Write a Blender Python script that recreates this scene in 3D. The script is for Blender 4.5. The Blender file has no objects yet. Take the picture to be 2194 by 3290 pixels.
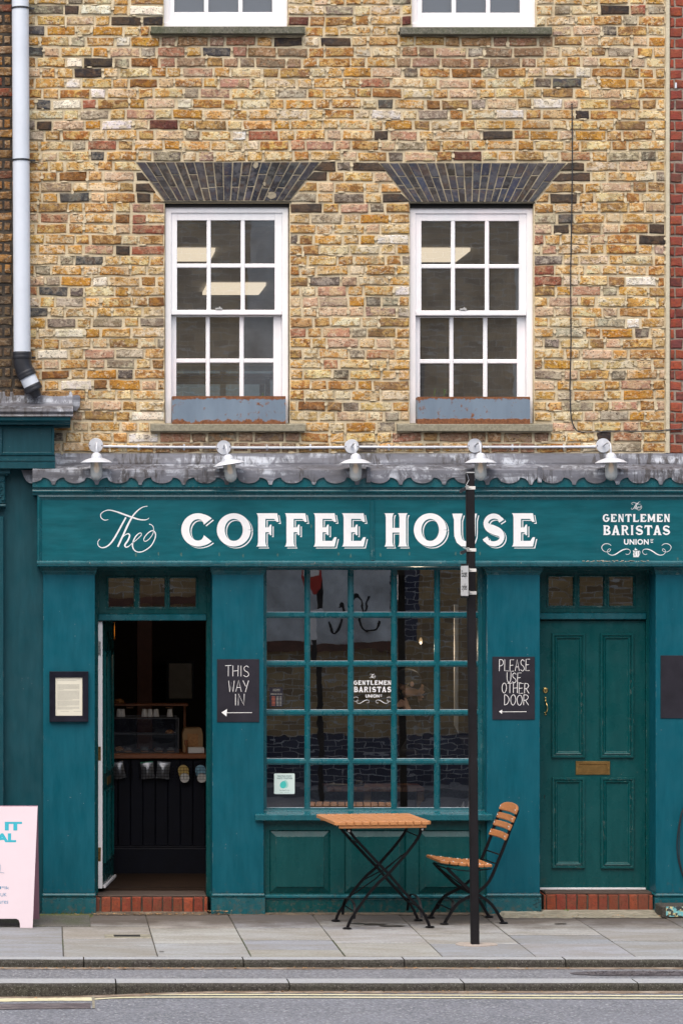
import bpy, bmesh, math, random
from mathutils import Vector, Matrix
R = math.radians
rnd = random.Random(7)
SC = bpy.context.scene
COL = SC.collection

# ---------------------------------------------------------------- camera, world, sun, exposure
D = 20.0            # metres from camera to the brick face (y = 0)
F = 9000.0          # focal length in pixels of the 2194 x 3290 photograph
PX0, PY0 = 150.0, 1859.0   # where the view straight at the facade meets it
CAMX, CAMZ = -2.104, 2.39

cd = bpy.data.cameras.new('camera'); cam = bpy.data.objects.new('camera', cd); COL.objects.link(cam)
cam.location = (CAMX, -D, CAMZ); cam.rotation_euler = (R(90), 0, 0)
cd.sensor_fit = 'VERTICAL'; cd.sensor_height = 36.0; cd.sensor_width = 24.0
cd.lens = 36.0 * F / 3290
cd.shift_x = (1097 - PX0) / 3290; cd.shift_y = -(1645 - PY0) / 3290
cd.clip_start = 0.1; cd.clip_end = 500
SC.camera = cam

W = bpy.data.worlds.new('World'); SC.world = W; W.use_nodes = True
wn = W.node_tree.nodes; wl = W.node_tree.links; wn.clear()
sky = wn.new('ShaderNodeTexSky'); sky.sky_type = 'NISHITA'; sky.sun_disc = False
sky.sun_elevation = R(58); sky.sun_rotation = R(202); sky.air_density = 1.0; sky.dust_density = 6.0; sky.ozone_density = 1.0
bg = wn.new('ShaderNodeBackground'); bg.inputs['Strength'].default_value = 0.15
wo = wn.new('ShaderNodeOutputWorld')
wl.new(sky.outputs[0], bg.inputs[0]); wl.new(bg.outputs[0], wo.inputs[0])

sd = bpy.data.lights.new('sun', 'SUN'); sun = bpy.data.objects.new('sun', sd); COL.objects.link(sun)
sd.energy = 1.5; sd.angle = R(115); sd.color = (1.0, 0.97, 0.93)
sun.rotation_euler = (R(30), 0, R(-24)); sun.location = (0, -10, 20)

SC.view_settings.view_transform = 'Standard'; SC.view_settings.look = 'None'
SC.view_settings.gamma = 1.0; SC.view_settings.use_curve_mapping = False
SC.view_settings.exposure = 0.50
SC.render.resolution_x = 682; SC.render.resolution_y = 1024
SC.cycles.max_bounces = 8; SC.cycles.transparent_max_bounces = 12

# ---------------------------------------------------------------- helpers
def at(px, py, y=0.0):
    """the point of the place at depth y that the photograph shows at (px, py)"""
    s = (D + y) / F
    return Vector((CAMX + (px - PX0) * s, y, CAMZ - (py - PY0) * s))
def X(px, y=0.0): return CAMX + (px - PX0) * (D + y) / F
def Z(py, y=0.0): return CAMZ - (py - PY0) * (D + y) / F
def gnd(px, py, z=0.0):
    d = (CAMZ - z) * F / (py - PY0)
    return Vector((CAMX + (px - PX0) * d / F, d - D, z))

def root_loc(o):
    while o.parent: o = o.parent
    return o.location

class MB:
    def __init__(s): s.v = []; s.f = []; s.mi = []; s.cols = []; s.cols2 = []; s.cm = 0
    def add(s, vs, fs, c=None, c2=None):
        n = len(s.v); s.v += [tuple(p) for p in vs]; s.f += [tuple(i + n for i in f) for f in fs]
        s.mi += [s.cm] * len(fs)
        if c is not None: s.cols += [c] * len(vs); s.cols2 += [c2 or c] * len(vs)
        return s
    def box(s, x0, x1, y0, y1, z0, z1):
        if x0 > x1: x0, x1 = x1, x0
        if z0 > z1: z0, z1 = z1, z0
        if y0 > y1: y0, y1 = y1, y0
        vs = [(x0,y0,z0),(x1,y0,z0),(x1,y1,z0),(x0,y1,z0),(x0,y0,z1),(x1,y0,z1),(x1,y1,z1),(x0,y1,z1)]
        return s.add(vs, [(0,3,2,1),(4,5,6,7),(0,1,5,4),(1,2,6,5),(2,3,7,6),(3,0,4,7)])
    def bbox(s, x0, x1, y0, y1, z0, z1, b=0.004):
        """box with chamfered edges"""
        if x0 > x1: x0, x1 = x1, x0
        if z0 > z1: z0, z1 = z1, z0
        if y0 > y1: y0, y1 = y1, y0
        b = min(b, (x1-x0)/2.2, (y1-y0)/2.2, (z1-z0)/2.2)
        bm = bmesh.new()
        r = bmesh.ops.create_cube(bm, size=1)
        for v in bm.verts:
            v.co = Vector(((x0+x1)/2 + v.co.x*(x1-x0), (y0+y1)/2 + v.co.y*(y1-y0), (z0+z1)/2 + v.co.z*(z1-z0)))
        bmesh.ops.bevel(bm, geom=list(bm.edges), offset=b, segments=1, affect='EDGES', clamp_overlap=True)
        bm.verts.ensure_lookup_table()
        s.add([v.co.copy() for v in bm.verts], [[v.index for v in f.verts] for f in bm.faces]); bm.free()
        return s
    def prism_y(s, poly, y0, y1):
        """polygon of (x, z) pushed from y0 to y1"""
        n = len(poly)
        a = sum(poly[i][0]*poly[(i+1)%n][1]-poly[(i+1)%n][0]*poly[i][1] for i in range(n))
        if a < 0: poly = poly[::-1]
        if y0 > y1: y0, y1 = y1, y0
        vs = [(x,y0,z) for x,z in poly] + [(x,y1,z) for x,z in poly]
        fs = [tuple(range(n)), tuple(range(2*n-1, n-1, -1))] + [(i, i+n, (i+1)%n+n, (i+1)%n) for i in range(n)]
        return s.add(vs, fs)
    def prism_x(s, prof, x0, x1, cap=True):
        """profile of (y, z) run along x"""
        n = len(prof)
        vs = [(x0,y,z) for y,z in prof] + [(x1,y,z) for y,z in prof]
        fs = [(i, (i+1)%n, (i+1)%n+n, i+n) for i in range(n)]
        if cap: fs += [tuple(range(n-1,-1,-1)), tuple(range(n, 2*n))]
        return s.add(vs, fs)
    def ring(s, x0, x1, z0, z1, prof, fill=False, back=None):
        """mitred rectangular moulding: prof = [(inset, y)...] from the outside in"""
        vs = []; fs = []
        for ins, y in prof:
            vs += [(x0+ins,y,z0+ins),(x1-ins,y,z0+ins),(x1-ins,y,z1-ins),(x0+ins,y,z1-ins)]
        for k in range(len(prof)-1):
            a = 4*k; b = a+4
            fs += [(a+i, a+(i+1)%4, b+(i+1)%4, b+i) for i in range(4)]
        if fill:
            a = 4*(len(prof)-1); fs.append((a,a+1,a+2,a+3))
        return s.add(vs, fs)
    def tube(s, pts, r, n=8, cap=True, flat=None):
        """tube along points; r number or list; flat=(w,h) gives a flat bar whose wide side lies along 'side'"""
        pts = [Vector(p) for p in pts]; m = len(pts)
        rs = r if isinstance(r, (list, tuple)) else [r]*m
        prev = None; vs = []
        for i, p in enumerate(pts):
            t = (pts[min(i+1,m-1)] - pts[max(i-1,0)]).normalized()
            if prev is None:
                a = Vector((0,0,1)) if abs(t.z) < 0.9 else Vector((1,0,0))
                u = t.cross(a).normalized()
            else:
                u = (prev - t*prev.dot(t))
                u = u.normalized() if u.length > 1e-6 else t.orthogonal().normalized()
            prev = u; w = t.cross(u)
            for k in range(n):
                a = 2*math.pi*k/n
                vs.append(p + (u*math.cos(a) + w*math.sin(a))*rs[i])
        fs = [(i*n+k, i*n+(k+1)%n, (i+1)*n+(k+1)%n, (i+1)*n+k) for i in range(m-1) for k in range(n)]
        if cap: fs += [tuple(range(n-1,-1,-1)), tuple(range((m-1)*n, m*n))]
        return s.add(vs, fs)
    def strap(s, pts, side, w, t):
        """flat iron bar along pts: width w along 'side', thickness t across"""
        pts = [Vector(p) for p in pts]; side = Vector(side).normalized(); m = len(pts); vs = []
        for i, p in enumerate(pts):
            d = (pts[min(i+1,m-1)] - pts[max(i-1,0)]).normalized()
            nrm = d.cross(side).normalized()
            for a, b in ((-1,-1),(1,-1),(1,1),(-1,1)):
                vs.append(p + side*(a*w/2) + nrm*(b*t/2))
        fs = [(i*4+k, i*4+(k+1)%4, (i+1)*4+(k+1)%4, (i+1)*4+k) for i in range(m-1) for k in range(4)]
        fs += [(3,2,1,0), tuple(range((m-1)*4, m*4))]
        return s.add(vs, fs)
    def lathe(s, prof, c, n=24, axis='z'):
        c = Vector(c); vs = []; m = len(prof)
        for r, h in prof:
            for k in range(n):
                a = 2*math.pi*k/n
                p = (r*math.cos(a), r*math.sin(a), h)
                if axis == 'y': p = (p[0], -p[2], p[1])
                if axis == 'x': p = (p[2], p[0], p[1])
                vs.append(c + Vector(p))
        fs = [(i*n+k, i*n+(k+1)%n, (i+1)*n+(k+1)%n, (i+1)*n+k) for i in range(m-1) for k in range(n)]
        if prof[0][0] > 1e-6: fs.append(tuple(range(n-1,-1,-1)))
        if prof[-1][0] > 1e-6: fs.append(tuple(range((m-1)*n, m*n)))
        return s.add(vs, fs)
    def ribbon(s, pts, ws, y, dy=0.0):
        """flat painted stroke in the facade plane; pts (x,z), ws widths"""
        m = len(pts); vs = []
        for i, (x, z) in enumerate(pts):
            a = pts[max(i-1,0)]; b = pts[min(i+1,m-1)]
            dx, dz = b[0]-a[0], b[1]-a[1]; l = math.hypot(dx, dz) or 1
            nx, nz = -dz/l, dx/l; w = ws[i]/2
            vs += [(x+nx*w, y, z+nz*w), (x-nx*w, y, z-nz*w)]
        fs = [(2*i, 2*i+1, 2*i+3, 2*i+2) for i in range(m-1)]
        return s.add(vs, fs)
    def xform(s, M):
        s.v = [tuple(M @ Vector(p)) for p in s.v]; return s
    def build(s, name, mat, parent=None, smooth=False, world=True, **props):
        off = root_loc(parent) if (parent is not None and world) else Vector((0,0,0))
        me = bpy.data.meshes.new(name)
        me.from_pydata([(p[0]-off[0], p[1]-off[1], p[2]-off[2]) for p in s.v], [], s.f)
        mats = mat if isinstance(mat, (list, tuple)) else [mat]
        for m in mats: me.materials.append(m)
        if len(mats) > 1: me.polygons.foreach_set('material_index', s.mi)
        if s.cols:
            for nm, data in (('bcol', s.cols), ('bcol2', s.cols2)):
                a = me.color_attributes.new(nm, 'FLOAT_COLOR', 'POINT')
                flat = []
                for c in data: flat += list(c)
                a.data.foreach_set('color', flat)
        if smooth: me.polygons.foreach_set('use_smooth', [True]*len(me.polygons))
        me.update()
        o = bpy.data.objects.new(name, me); COL.objects.link(o)
        if parent is not None: o.parent = parent
        for k, v in props.items(): o[k] = v
        return o

def smooth_by_angle(o, ang=40):
    me = o.data
    bm = bmesh.new(); bm.from_mesh(me)
    for f in bm.faces: f.smooth = True
    for e in bm.edges:
        if len(e.link_faces) == 2 and e.calc_face_angle(0) > R(ang): e.smooth = False
    bm.to_mesh(me); bm.free(); return o

def tag(o, label, cat, group=None, kind=None):
    o['label'] = label; o['category'] = cat
    if group: o['group'] = group
    if kind: o['kind'] = kind
    return o
def thing(name, label, cat, loc=(0,0,0), group=None):
    o = bpy.data.objects.new(name, None); COL.objects.link(o); o.location = loc
    o.empty_display_size = 0.1
    return tag(o, label, cat, group)
def part(name, parent, loc=None):
    o = bpy.data.objects.new(name, None); COL.objects.link(o); o.parent = parent; o.empty_display_size = 0.05; return o
def dup(src, loc=None, label=None, rot=None):
    c = src.copy(); COL.objects.link(c)
    for ch in [o for o in COL.objects if o.parent == src]:
        d = ch.copy(); COL.objects.link(d); d.parent = c
        for g in [o for o in COL.objects if o.parent == ch]:
            e = g.copy(); COL.objects.link(e); e.parent = d
    if loc is not None: c.location = loc
    if rot is not None: c.rotation_euler = rot
    if label: c['label'] = label
    return c

def catmull(pts, n=6):
    out = []; m = len(pts)
    for i in range(m-1):
        p0 = pts[max(i-1,0)]; p1 = pts[i]; p2 = pts[i+1]; p3 = pts[min(i+2,m-1)]
        for k in range(n):
            t = k/n
            out.append(tuple(0.5*((2*b)+(-a+c)*t+(2*a-5*b+4*c-d)*t*t+(-a+3*b-3*c+d)*t**3) for a,b,c,d in zip(p0,p1,p2,p3)))
    out.append(tuple(pts[-1])); return out

def text_mb(mb, s, px0, px1, py0, py1, y, bold=0.0, spacing=1.0, shear=0.0):
    """upright lettering fitted to a box of the photograph at depth y"""
    cu = bpy.data.curves.new('t', 'FONT'); cu.body = s; cu.size = 1; cu.offset = bold; cu.space_character = spacing; cu.shear = shear
    cu.resolution_u = 4; cu.fill_mode = 'FRONT'
    o = bpy.data.objects.new('t', cu); COL.objects.link(o)
    me = bpy.data.meshes.new_from_object(o)
    vs = [tuple(v.co) for v in me.vertices]; fs = [tuple(p.vertices) for p in me.polygons]
    bpy.data.objects.remove(o); bpy.data.curves.remove(cu); bpy.data.meshes.remove(me)
    if not vs: return mb
    x0 = min(v[0] for v in vs); x1 = max(v[0] for v in vs); y0 = min(v[1] for v in vs); y1 = max(v[1] for v in vs)
    a = at(px0, py1, y); b = at(px1, py0, y)
    mb.add([(a.x + (v[0]-x0)/(x1-x0)*(b.x-a.x), y, a.z + (v[1]-y0)/(y1-y0)*(b.z-a.z)) for v in vs], fs)
    return mb

# ---------------------------------------------------------------- materials
def srgb(r, g, b):
    f = lambda c: (c/255)/12.92 if c/255 <= 0.04045 else ((c/255+0.055)/1.055)**2.4
    return (f(r), f(g), f(b), 1)
class NT:
    def __init__(s, name):
        s.m = bpy.data.materials.new(name); s.m.use_nodes = True
        s.n = s.m.node_tree.nodes; s.l = s.m.node_tree.links; s.n.clear()
        s.out = s.n.new('ShaderNodeOutputMaterial'); s.p = s.n.new('ShaderNodeBsdfPrincipled')
        s.l.new(s.p.outputs[0], s.out.inputs[0])
    def lk(s, a, b): s.l.new(a, b)
    def setv(s, inp, v):
        if isinstance(v, (int, float, tuple, list)): inp.default_value = v
        else: s.l.new(v, inp)
    def pos(s, scale=(1,1,1)):
        g = s.n.new('ShaderNodeNewGeometry')
        if tuple(scale) == (1,1,1): return g.outputs['Position']
        m = s.n.new('ShaderNodeVectorMath'); m.operation = 'MULTIPLY'; s.l.new(g.outputs['Position'], m.inputs[0]); m.inputs[1].default_value = scale
        return m.outputs[0]
    def noise(s, sc=5, det=4, rough=.6, vec=None, dist=0.0):
        t = s.n.new('ShaderNodeTexNoise'); t.inputs['Scale'].default_value = sc; t.inputs['Detail'].default_value = det
        t.inputs['Roughness'].default_value = rough; t.inputs['Distortion'].default_value = dist
        s.l.new(vec if vec is not None else s.pos(), t.inputs['Vector']); return t.outputs['Fac']
    def voro(s, sc=5, vec=None, feat='F1', out='Distance'):
        t = s.n.new('ShaderNodeTexVoronoi'); t.feature = feat; t.inputs['Scale'].default_value = sc
        s.l.new(vec if vec is not None else s.pos(), t.inputs['Vector']); return t.outputs[out]
    def ramp(s, fac, stops):
        t = s.n.new('ShaderNodeValToRGB'); e = t.color_ramp.elements
        while len(e) < len(stops): e.new(0.5)
        for i, (p, c) in enumerate(stops):
            e[i].position = p; e[i].color = c if isinstance(c, (tuple, list)) else (c, c, c, 1)
        s.l.new(fac, t.inputs[0]); return t.outputs[0]
    def mix(s, fac, a, b, mode='MIX'):
        t = s.n.new('ShaderNodeMix'); t.data_type = 'RGBA'; t.blend_type = mode
        s.setv(t.inputs[0], fac); s.setv(t.inputs[6], a); s.setv(t.inputs[7], b); return t.outputs[2]
    def math(s, op, a, b=0.0, clamp=False):
        t = s.n.new('ShaderNodeMath'); t.operation = op; t.use_clamp = clamp
        s.setv(t.inputs[0], a); s.setv(t.inputs[1], b); return t.outputs[0]
    def bump(s, h, strength=.3, dist=.01, nrm=None):
        t = s.n.new('ShaderNodeBump'); t.inputs['Strength'].default_value = strength; t.inputs['Distance'].default_value = dist
        s.l.new(h, t.inputs['Height'])
        if nrm is not None: s.l.new(nrm, t.inputs['Normal'])
        s.l.new(t.outputs[0], s.p.inputs['Normal']); return t.outputs[0]
    def attr(s, name):
        t = s.n.new('ShaderNodeAttribute'); t.attribute_name = name; return t
    def edge(s, rad=.004):
        """1 on worn edges"""
        b = s.n.new('ShaderNodeBevel'); b.samples = 4; b.inputs['Radius'].default_value = rad
        g = s.n.new('ShaderNodeNewGeometry'); d = s.n.new('ShaderNodeVectorMath'); d.operation = 'DOT_PRODUCT'
        s.l.new(b.outputs[0], d.inputs[0]); s.l.new(g.outputs['Normal'], d.inputs[1])
        return s.math('MULTIPLY', s.math('SUBTRACT', 1.0, d.outputs['Value']), 6.0, True)
    def base(s, c, rough=.5, metal=0.0, spec=.5):
        s.setv(s.p.inputs['Base Color'], c); s.setv(s.p.inputs['Roughness'], rough); s.setv(s.p.inputs['Metallic'], metal)
        s.p.inputs['Specular IOR Level'].default_value = spec; return s.m

def plain(name, c, rough=.5, metal=0.0, var=.15, sc=12, bump=0.0, spec=.5, bsc=80):
    n = NT(name); v = n.noise(sc, 5, .65)
    k = tuple(x*(1-var) for x in c[:3]) + (1,); h = tuple(min(1, x*(1+var)) for x in c[:3]) + (1,)
    n.base(n.ramp(v, [(.3, k), (.7, h)]), rough, metal, spec)
    if bump: n.bump(n.noise(bsc, 4, .6), bump, .004)
    return n.m

def paint(name, c, rough=.42, chips=.5, streak=.22, chipc=(.62,.60,.52,1), wear=True, horiz=False, spec=.32):
    """old oil paint on wood: brush streaks, chalky bloom, pinprick chips and worn edges"""
    n = NT(name)
    s1 = n.noise(5, 4, .6, n.pos((.8, 1, 5) if horiz else (5, 5, .9))); s2 = n.noise(1.7, 4, .6); s3 = n.noise(60, 2, .5, n.pos((.15, 1, 3) if horiz else (3, 3, .15)))
    lo = tuple(x*(1-streak) for x in c[:3]) + (1,); hi = tuple(x*(1+streak*1.1)+.004 for x in c[:3]) + (1,)
    col = n.ramp(s1, [(.32, lo), (.68, hi)])
    bl = n.ramp(s2, [(.45, 0.0), (.72, 1.0)])
    col = n.mix(n.math('MULTIPLY', bl, .16), col, (c[0]*2+.008, c[1]*1.35+.012, c[2]*1.35+.016, 1))
    col = n.mix(n.math('MULTIPLY', n.ramp(s3, [(.4, 0.0), (.62, 1.0)]), .10), col, hi)
    sp = n.voro(34, n.pos((1, 1, .8)))
    sel = n.noise(4.5, 3, .6)
    m = n.math('MULTIPLY', n.ramp(sp, [(.045, 1.0), (.075, 0.0)]), n.ramp(sel, [(.56, 0.0), (.62, 1.0)]))
    m = n.math('MULTIPLY', m, chips, True)
    col = n.mix(m, col, chipc)
    if wear:
        e = n.math('MULTIPLY', n.edge(.0035), n.ramp(n.noise(28, 5, .7), [(.55, 0.0), (.60, 1.0)]))
        e = n.math('MULTIPLY', e, n.ramp(n.noise(2.2, 2, .5), [(.42, 0.0), (.6, 1.0)]))
        col = n.mix(n.math('MULTIPLY', e, chips*1.3, True), col, chipc)
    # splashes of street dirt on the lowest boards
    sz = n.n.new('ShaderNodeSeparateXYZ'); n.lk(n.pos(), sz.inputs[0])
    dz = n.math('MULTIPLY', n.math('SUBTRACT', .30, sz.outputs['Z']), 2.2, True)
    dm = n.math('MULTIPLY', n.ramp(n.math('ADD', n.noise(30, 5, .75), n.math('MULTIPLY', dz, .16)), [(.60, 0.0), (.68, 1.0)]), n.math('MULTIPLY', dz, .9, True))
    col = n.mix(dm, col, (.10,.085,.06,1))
    rg = n.ramp(n.noise(9, 3, .6), [(.3, rough-.07), (.7, rough+.12)])
    n.base(col, rg, 0, spec)
    n.bump(n.math('ADD', n.math('MULTIPLY', s3, .5), n.math('MULTIPLY', n.noise(22, 4, .6), .6)), .14, .004)
    return n.m

M = {}
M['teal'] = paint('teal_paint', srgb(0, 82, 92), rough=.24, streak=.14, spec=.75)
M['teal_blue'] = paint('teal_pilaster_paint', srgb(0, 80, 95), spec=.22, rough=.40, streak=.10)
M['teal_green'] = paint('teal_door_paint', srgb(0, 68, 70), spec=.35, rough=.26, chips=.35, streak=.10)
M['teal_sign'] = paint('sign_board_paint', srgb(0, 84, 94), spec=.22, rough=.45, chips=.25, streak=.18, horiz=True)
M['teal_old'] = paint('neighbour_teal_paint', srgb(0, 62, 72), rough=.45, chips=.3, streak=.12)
M['white_paint'] = paint('white_window_paint', (.80, .81, .83, 1), rough=.45, chips=.28, streak=.03, chipc=(.32,.25,.20,1))
M['sign_white'] = plain('sign_white_lettering', (.82,.83,.84,1), .5, var=.03, sc=40)
M['white_plastic'] = plain('white_pipe_plastic', (.62,.68,.76,1), .35, var=.05, sc=3)
M['black_plastic'] = plain('black_pipe_plastic', (.018,.02,.026,1), .4, var=.2, bump=.1)
M['black_paint'] = plain('black_post_paint', (.012,.011,.013,1), .55, var=.3, sc=8, bump=.12, spec=.18)
M['iron'] = plain('black_furniture_iron', (.006,.0055,.007,1), .42, var=.25, sc=20, bump=.06, spec=.18)
M['steel'] = plain('bright_steel', (.70,.70,.68,1), .3, .9, var=.08)
M['lamp_metal'] = plain('painted_galvanised_metal', (.58,.61,.66,1), .42, .1, var=.08, sc=30)
M['brass'] = plain('polished_brass', (.75,.55,.22,1), .22, 1.0, var=.15, sc=20)
M['old_brass'] = plain('aged_brass', (.33,.20,.07,1), .34, .85, var=.25, sc=25)
M['board'] = plain('chalkboard_black', (.021,.020,.028,1), .55, var=.25, sc=6, spec=.18)
M['chalk'] = plain('white_chalk_pen', (.80,.80,.80,1), .8, var=.08, sc=60)
M['frame_black'] = plain('black_frame_wood', (.012,.012,.02,1), .3, var=.3, sc=15, spec=.18)
M['dark_gap'] = plain('dark_gap', (.01,.009,.009,1), .9)
M['pink'] = plain('pink_board_paint', (.61,.52,.57,1), .45, var=.03, sc=3)
M['pink_edge'] = plain('deep_pink_back_panel', (.36,.19,.25,1), .5, var=.06, sc=5)
M['cyan'] = plain('cyan_lettering', (.0,.34,.44,1), .5, var=.05)
M['blue_ink'] = plain('blue_ink', (.05,.20,.34,1), .6, var=.1)
M['paper'] = plain('cream_paper', (.68,.66,.55,1), .7, var=.03, sc=6)
M['ink'] = plain('grey_print', (.30,.30,.27,1), .8)
M['navy'] = plain('navy_counter_paint', (.0025,.0035,.009,1), .6, var=.25, spec=.2)
M['cup'] = plain('white_paper_cup', (.55,.54,.52,1), .6, var=.04)
M['card'] = plain('brown_cardboard', (.30,.18,.08,1), .7, var=.12)
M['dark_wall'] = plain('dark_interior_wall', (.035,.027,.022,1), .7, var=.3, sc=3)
M['brown_wall'] = plain('brown_column_wood', (.10,.035,.018,1), .5, var=.2)
M['pale_wall'] = plain('office_wall', (.55,.53,.50,1), .8, var=.1)
M['grey_cab'] = plain('dark_grey_cabinet', (.045,.043,.045,1), .4, var=.2)
M['sugar'] = plain('brown_sugar', (.55,.38,.20,1), .8, var=.15, sc=150)
M['skin'] = plain('skin', (.66,.36,.24,1), .5, var=.08, sc=20)
M['cloth'] = plain('dark_clothing', (.02,.021,.028,1), .85, var=.2)
M['foil'] = plain('silver_bean_bag', (.20,.21,.23,1), .3, .6, var=.3, sc=18, bump=.4, bsc=25)
M['green'] = plain('green_packet_trim', (.02,.16,.09,1), .5)
M['blue_lid'] = plain('pale_blue_tin', (.20,.38,.50,1), .4)
M['yellow_lid'] = plain('yellow_tin', (.48,.34,.10,1), .4)
M['leaf'] = plain('weed_leaf', (.10,.22,.03,1), .5, var=.3, sc=60)
M['sign_face'] = plain('white_sign_face', (.86,.86,.86,1), .35, var=.03)
M['red_sign'] = plain('red_sign_face', (.45,.02,.02,1), .4)
M['litter'] = plain('dry_leaf_litter', (.34,.20,.09,1), .8, var=.4, sc=90)
M['threshold_white'] = plain('white_threshold_bar', (.72,.72,.75,1), .4, var=.05)

def m_wood(name, a, b, axis=(1.2, 14, 14), rough=.42, spec=.5):
    n = NT(name); p = n.pos(axis)
    w = n.noise(4, 6, .65, p, .8); f = n.noise(30, 3, .6, p)
    col = n.ramp(w, [(.3, a), (.5, b), (.7, a)])
    col = n.mix(n.math('MULTIPLY', f, .35), col, tuple(x*.55 for x in a[:3]) + (1,), 'MIX')
    n.base(col, rough, 0, spec); n.bump(f, .15, .002); return n.m
M['table_wood'] = m_wood('oiled_acacia_slats', (.58,.27,.11,1), (.50,.215,.08,1), (14, 1.2, 14))
M['chair_wood'] = m_wood('oiled_chair_slats', (.54,.235,.085,1), (.38,.145,.05,1), (10, 2.5, 14))
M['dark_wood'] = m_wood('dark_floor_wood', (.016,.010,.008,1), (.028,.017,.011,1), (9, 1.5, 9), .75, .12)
M['counter_wood'] = m_wood('counter_top_wood', (.26,.09,.03,1), (.18,.06,.02,1))
M['threshold_wood'] = m_wood('weathered_threshold_wood', (.045,.030,.024,1), (.075,.054,.042,1), (1.2, 14, 20), .8)
M['butcher'] = m_wood('butcher_block', (.40,.19,.07,1), (.24,.11,.045,1), (2.5, 2, 2))

def m_brick(name, mott=.95, pits=.85, white=.62, dark=.65):
    n = NT(name)
    a = n.attr('bcol').outputs['Color']; b = n.attr('bcol2').outputs['Color']
    g = n.pos((1, 1, 1.35))
    # every brick samples its own part of the noise
    sh = n.n.new('ShaderNodeVectorMath'); sh.operation = 'MULTIPLY_ADD'
    n.lk(n.attr('bcol').outputs['Color'], sh.inputs[0]); sh.inputs[1].default_value = (371, 193, 537); n.lk(g, sh.inputs[2])
    p = sh.outputs[0]
    n1 = n.noise(15, 5, .68, p, .25); n2 = n.noise(36, 5, .7, p, .1); n3 = n.noise(11, 4, .65, p, .2)
    col = n.mix(n.math('MULTIPLY', n.ramp(n1, [(.47, 0.0), (.55, 1.0)]), mott, True), a, b)
    col = n.mix(n.math('MULTIPLY', n.ramp(n3, [(.54, 0.0), (.60, 1.0)]), dark), col, n.mix(.62, col, (.13,.07,.035,1)))
    bw = n.n.new('ShaderNodeRGBToBW'); n.lk(a, bw.inputs[0])
    wf = n.math('MULTIPLY', n.math('MULTIPLY', n.ramp(n2, [(.53, 0.0), (.60, 1.0)]), white), n.math('MULTIPLY', bw.outputs[0], 2.6, True))
    col = n.mix(wf, col, (.74,.66,.50,1))
    v = n.voro(70, p); n5 = n.noise(15, 3, .6, p)
    pit = n.math('MULTIPLY', n.ramp(v, [(.12, 1.0), (.26, 0.0)]), n.ramp(n5, [(.50, 0.0), (.55, 1.0)]))
    n6 = n.noise(75, 4, .75, p)
    pit2 = n.ramp(n6, [(.572, 0.0), (.61, 1.0)])
    pm = n.math('MULTIPLY', n.math('MAXIMUM', pit, pit2), pits, True)
    col = n.mix(pm, col, (.030,.018,.012,1))
    # old soot and rain runs, metres across
    soot = n.ramp(n.noise(1.5, 5, .65, n.pos((1.6, 1, .55))), [(.36, 1.0), (.58, 0.0)])
    col = n.mix(n.math('MULTIPLY', soot, .38), col, n.mix(.80, col, (.13,.10,.07,1)))
    n.base(col, .9, 0, .2)
    h = n.math('SUBTRACT', n.math('ADD', n.math('MULTIPLY', n1, .9), n.math('MULTIPLY', n2, .7)), n.math('MULTIPLY', pm, .8))
    n.bump(h, .6, .010)
    return n.m
M['brick'] = m_brick('london_stock_brick')
M['blue_brick'] = m_brick('blue_engineering_brick', .6, .15, .10, .4)
M['red_brick'] = m_brick('red_brick', .6, .4, .06, .5)

def m_mortar(name, c, c2):
    n = NT(name); a = n.noise(9, 5, .7); b = n.noise(120, 4, .7)
    col = n.ramp(a, [(.3, c2), (.55, c)])
    col = n.mix(n.math('MULTIPLY', n.ramp(b, [(.5, 0.0), (.75, 1.0)]), .35), col, tuple(x*.45 for x in c[:3]) + (1,))
    n.base(col, .95, 0, .2); n.bump(n.math('ADD', b, n.noise(35, 4, .6)), .7, .006); return n.m
M['mortar'] = m_mortar('buff_mortar', (.66,.57,.40,1), (.48,.40,.26,1))
M['mortar_arch'] = m_mortar('arch_mortar', (.34,.30,.22,1), (.20,.175,.13,1))
M['mortar_dark'] = m_mortar('sooty_mortar', (.045,.040,.036,1), (.10,.085,.065,1))
M['mortar_red'] = m_mortar('grey_mortar', (.32,.27,.22,1), (.12,.10,.09,1))
M['mortar_step'] = m_mortar('dirty_step_mortar', (.06,.056,.045,1), (.11,.10,.08,1))
M['render'] = m_mortar('pale_cement_fillet', (.58,.53,.40,1), (.50,.45,.33,1))

def m_lead():
    n = NT('weathered_lead'); a = n.noise(2.2, 5, .65, n.pos((1.0, 1, 3))); b = n.noise(9, 6, .75, n.pos((1.5, 1, .7)), .6); c = n.noise(50, 4, .6)
    gate = n.ramp(n.noise(1.6, 3, .6, n.pos((1, 3, 9))), [(.47, 0.0), (.60, 1.0)])
    col = n.ramp(a, [(.35, (.088,.089,.100,1)), (.65, (.175,.185,.220,1))])
    col = n.mix(n.math('MULTIPLY', n.math('MULTIPLY', n.ramp(b, [(.46, 0.0), (.58, 1.0)]), gate), .85), col, (.52,.56,.62,1))
    dr = n.math('MULTIPLY', n.ramp(n.noise(17, 5, .7, n.pos((2.0, 1, .35))), [(.50, 0.0), (.57, 1.0)]), n.ramp(n.noise(2.7, 2, .6), [(.47, 0.0), (.57, 1.0)]))
    col = n.mix(n.math('MULTIPLY', dr, .8), col, (.040,.034,.032,1))
    n.base(col, .5, .2); n.bump(n.math('ADD', n.math('MULTIPLY', c, .3), n.noise(7, 3, .5)), .35, .01); return n.m
M['lead'] = m_lead()
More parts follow.
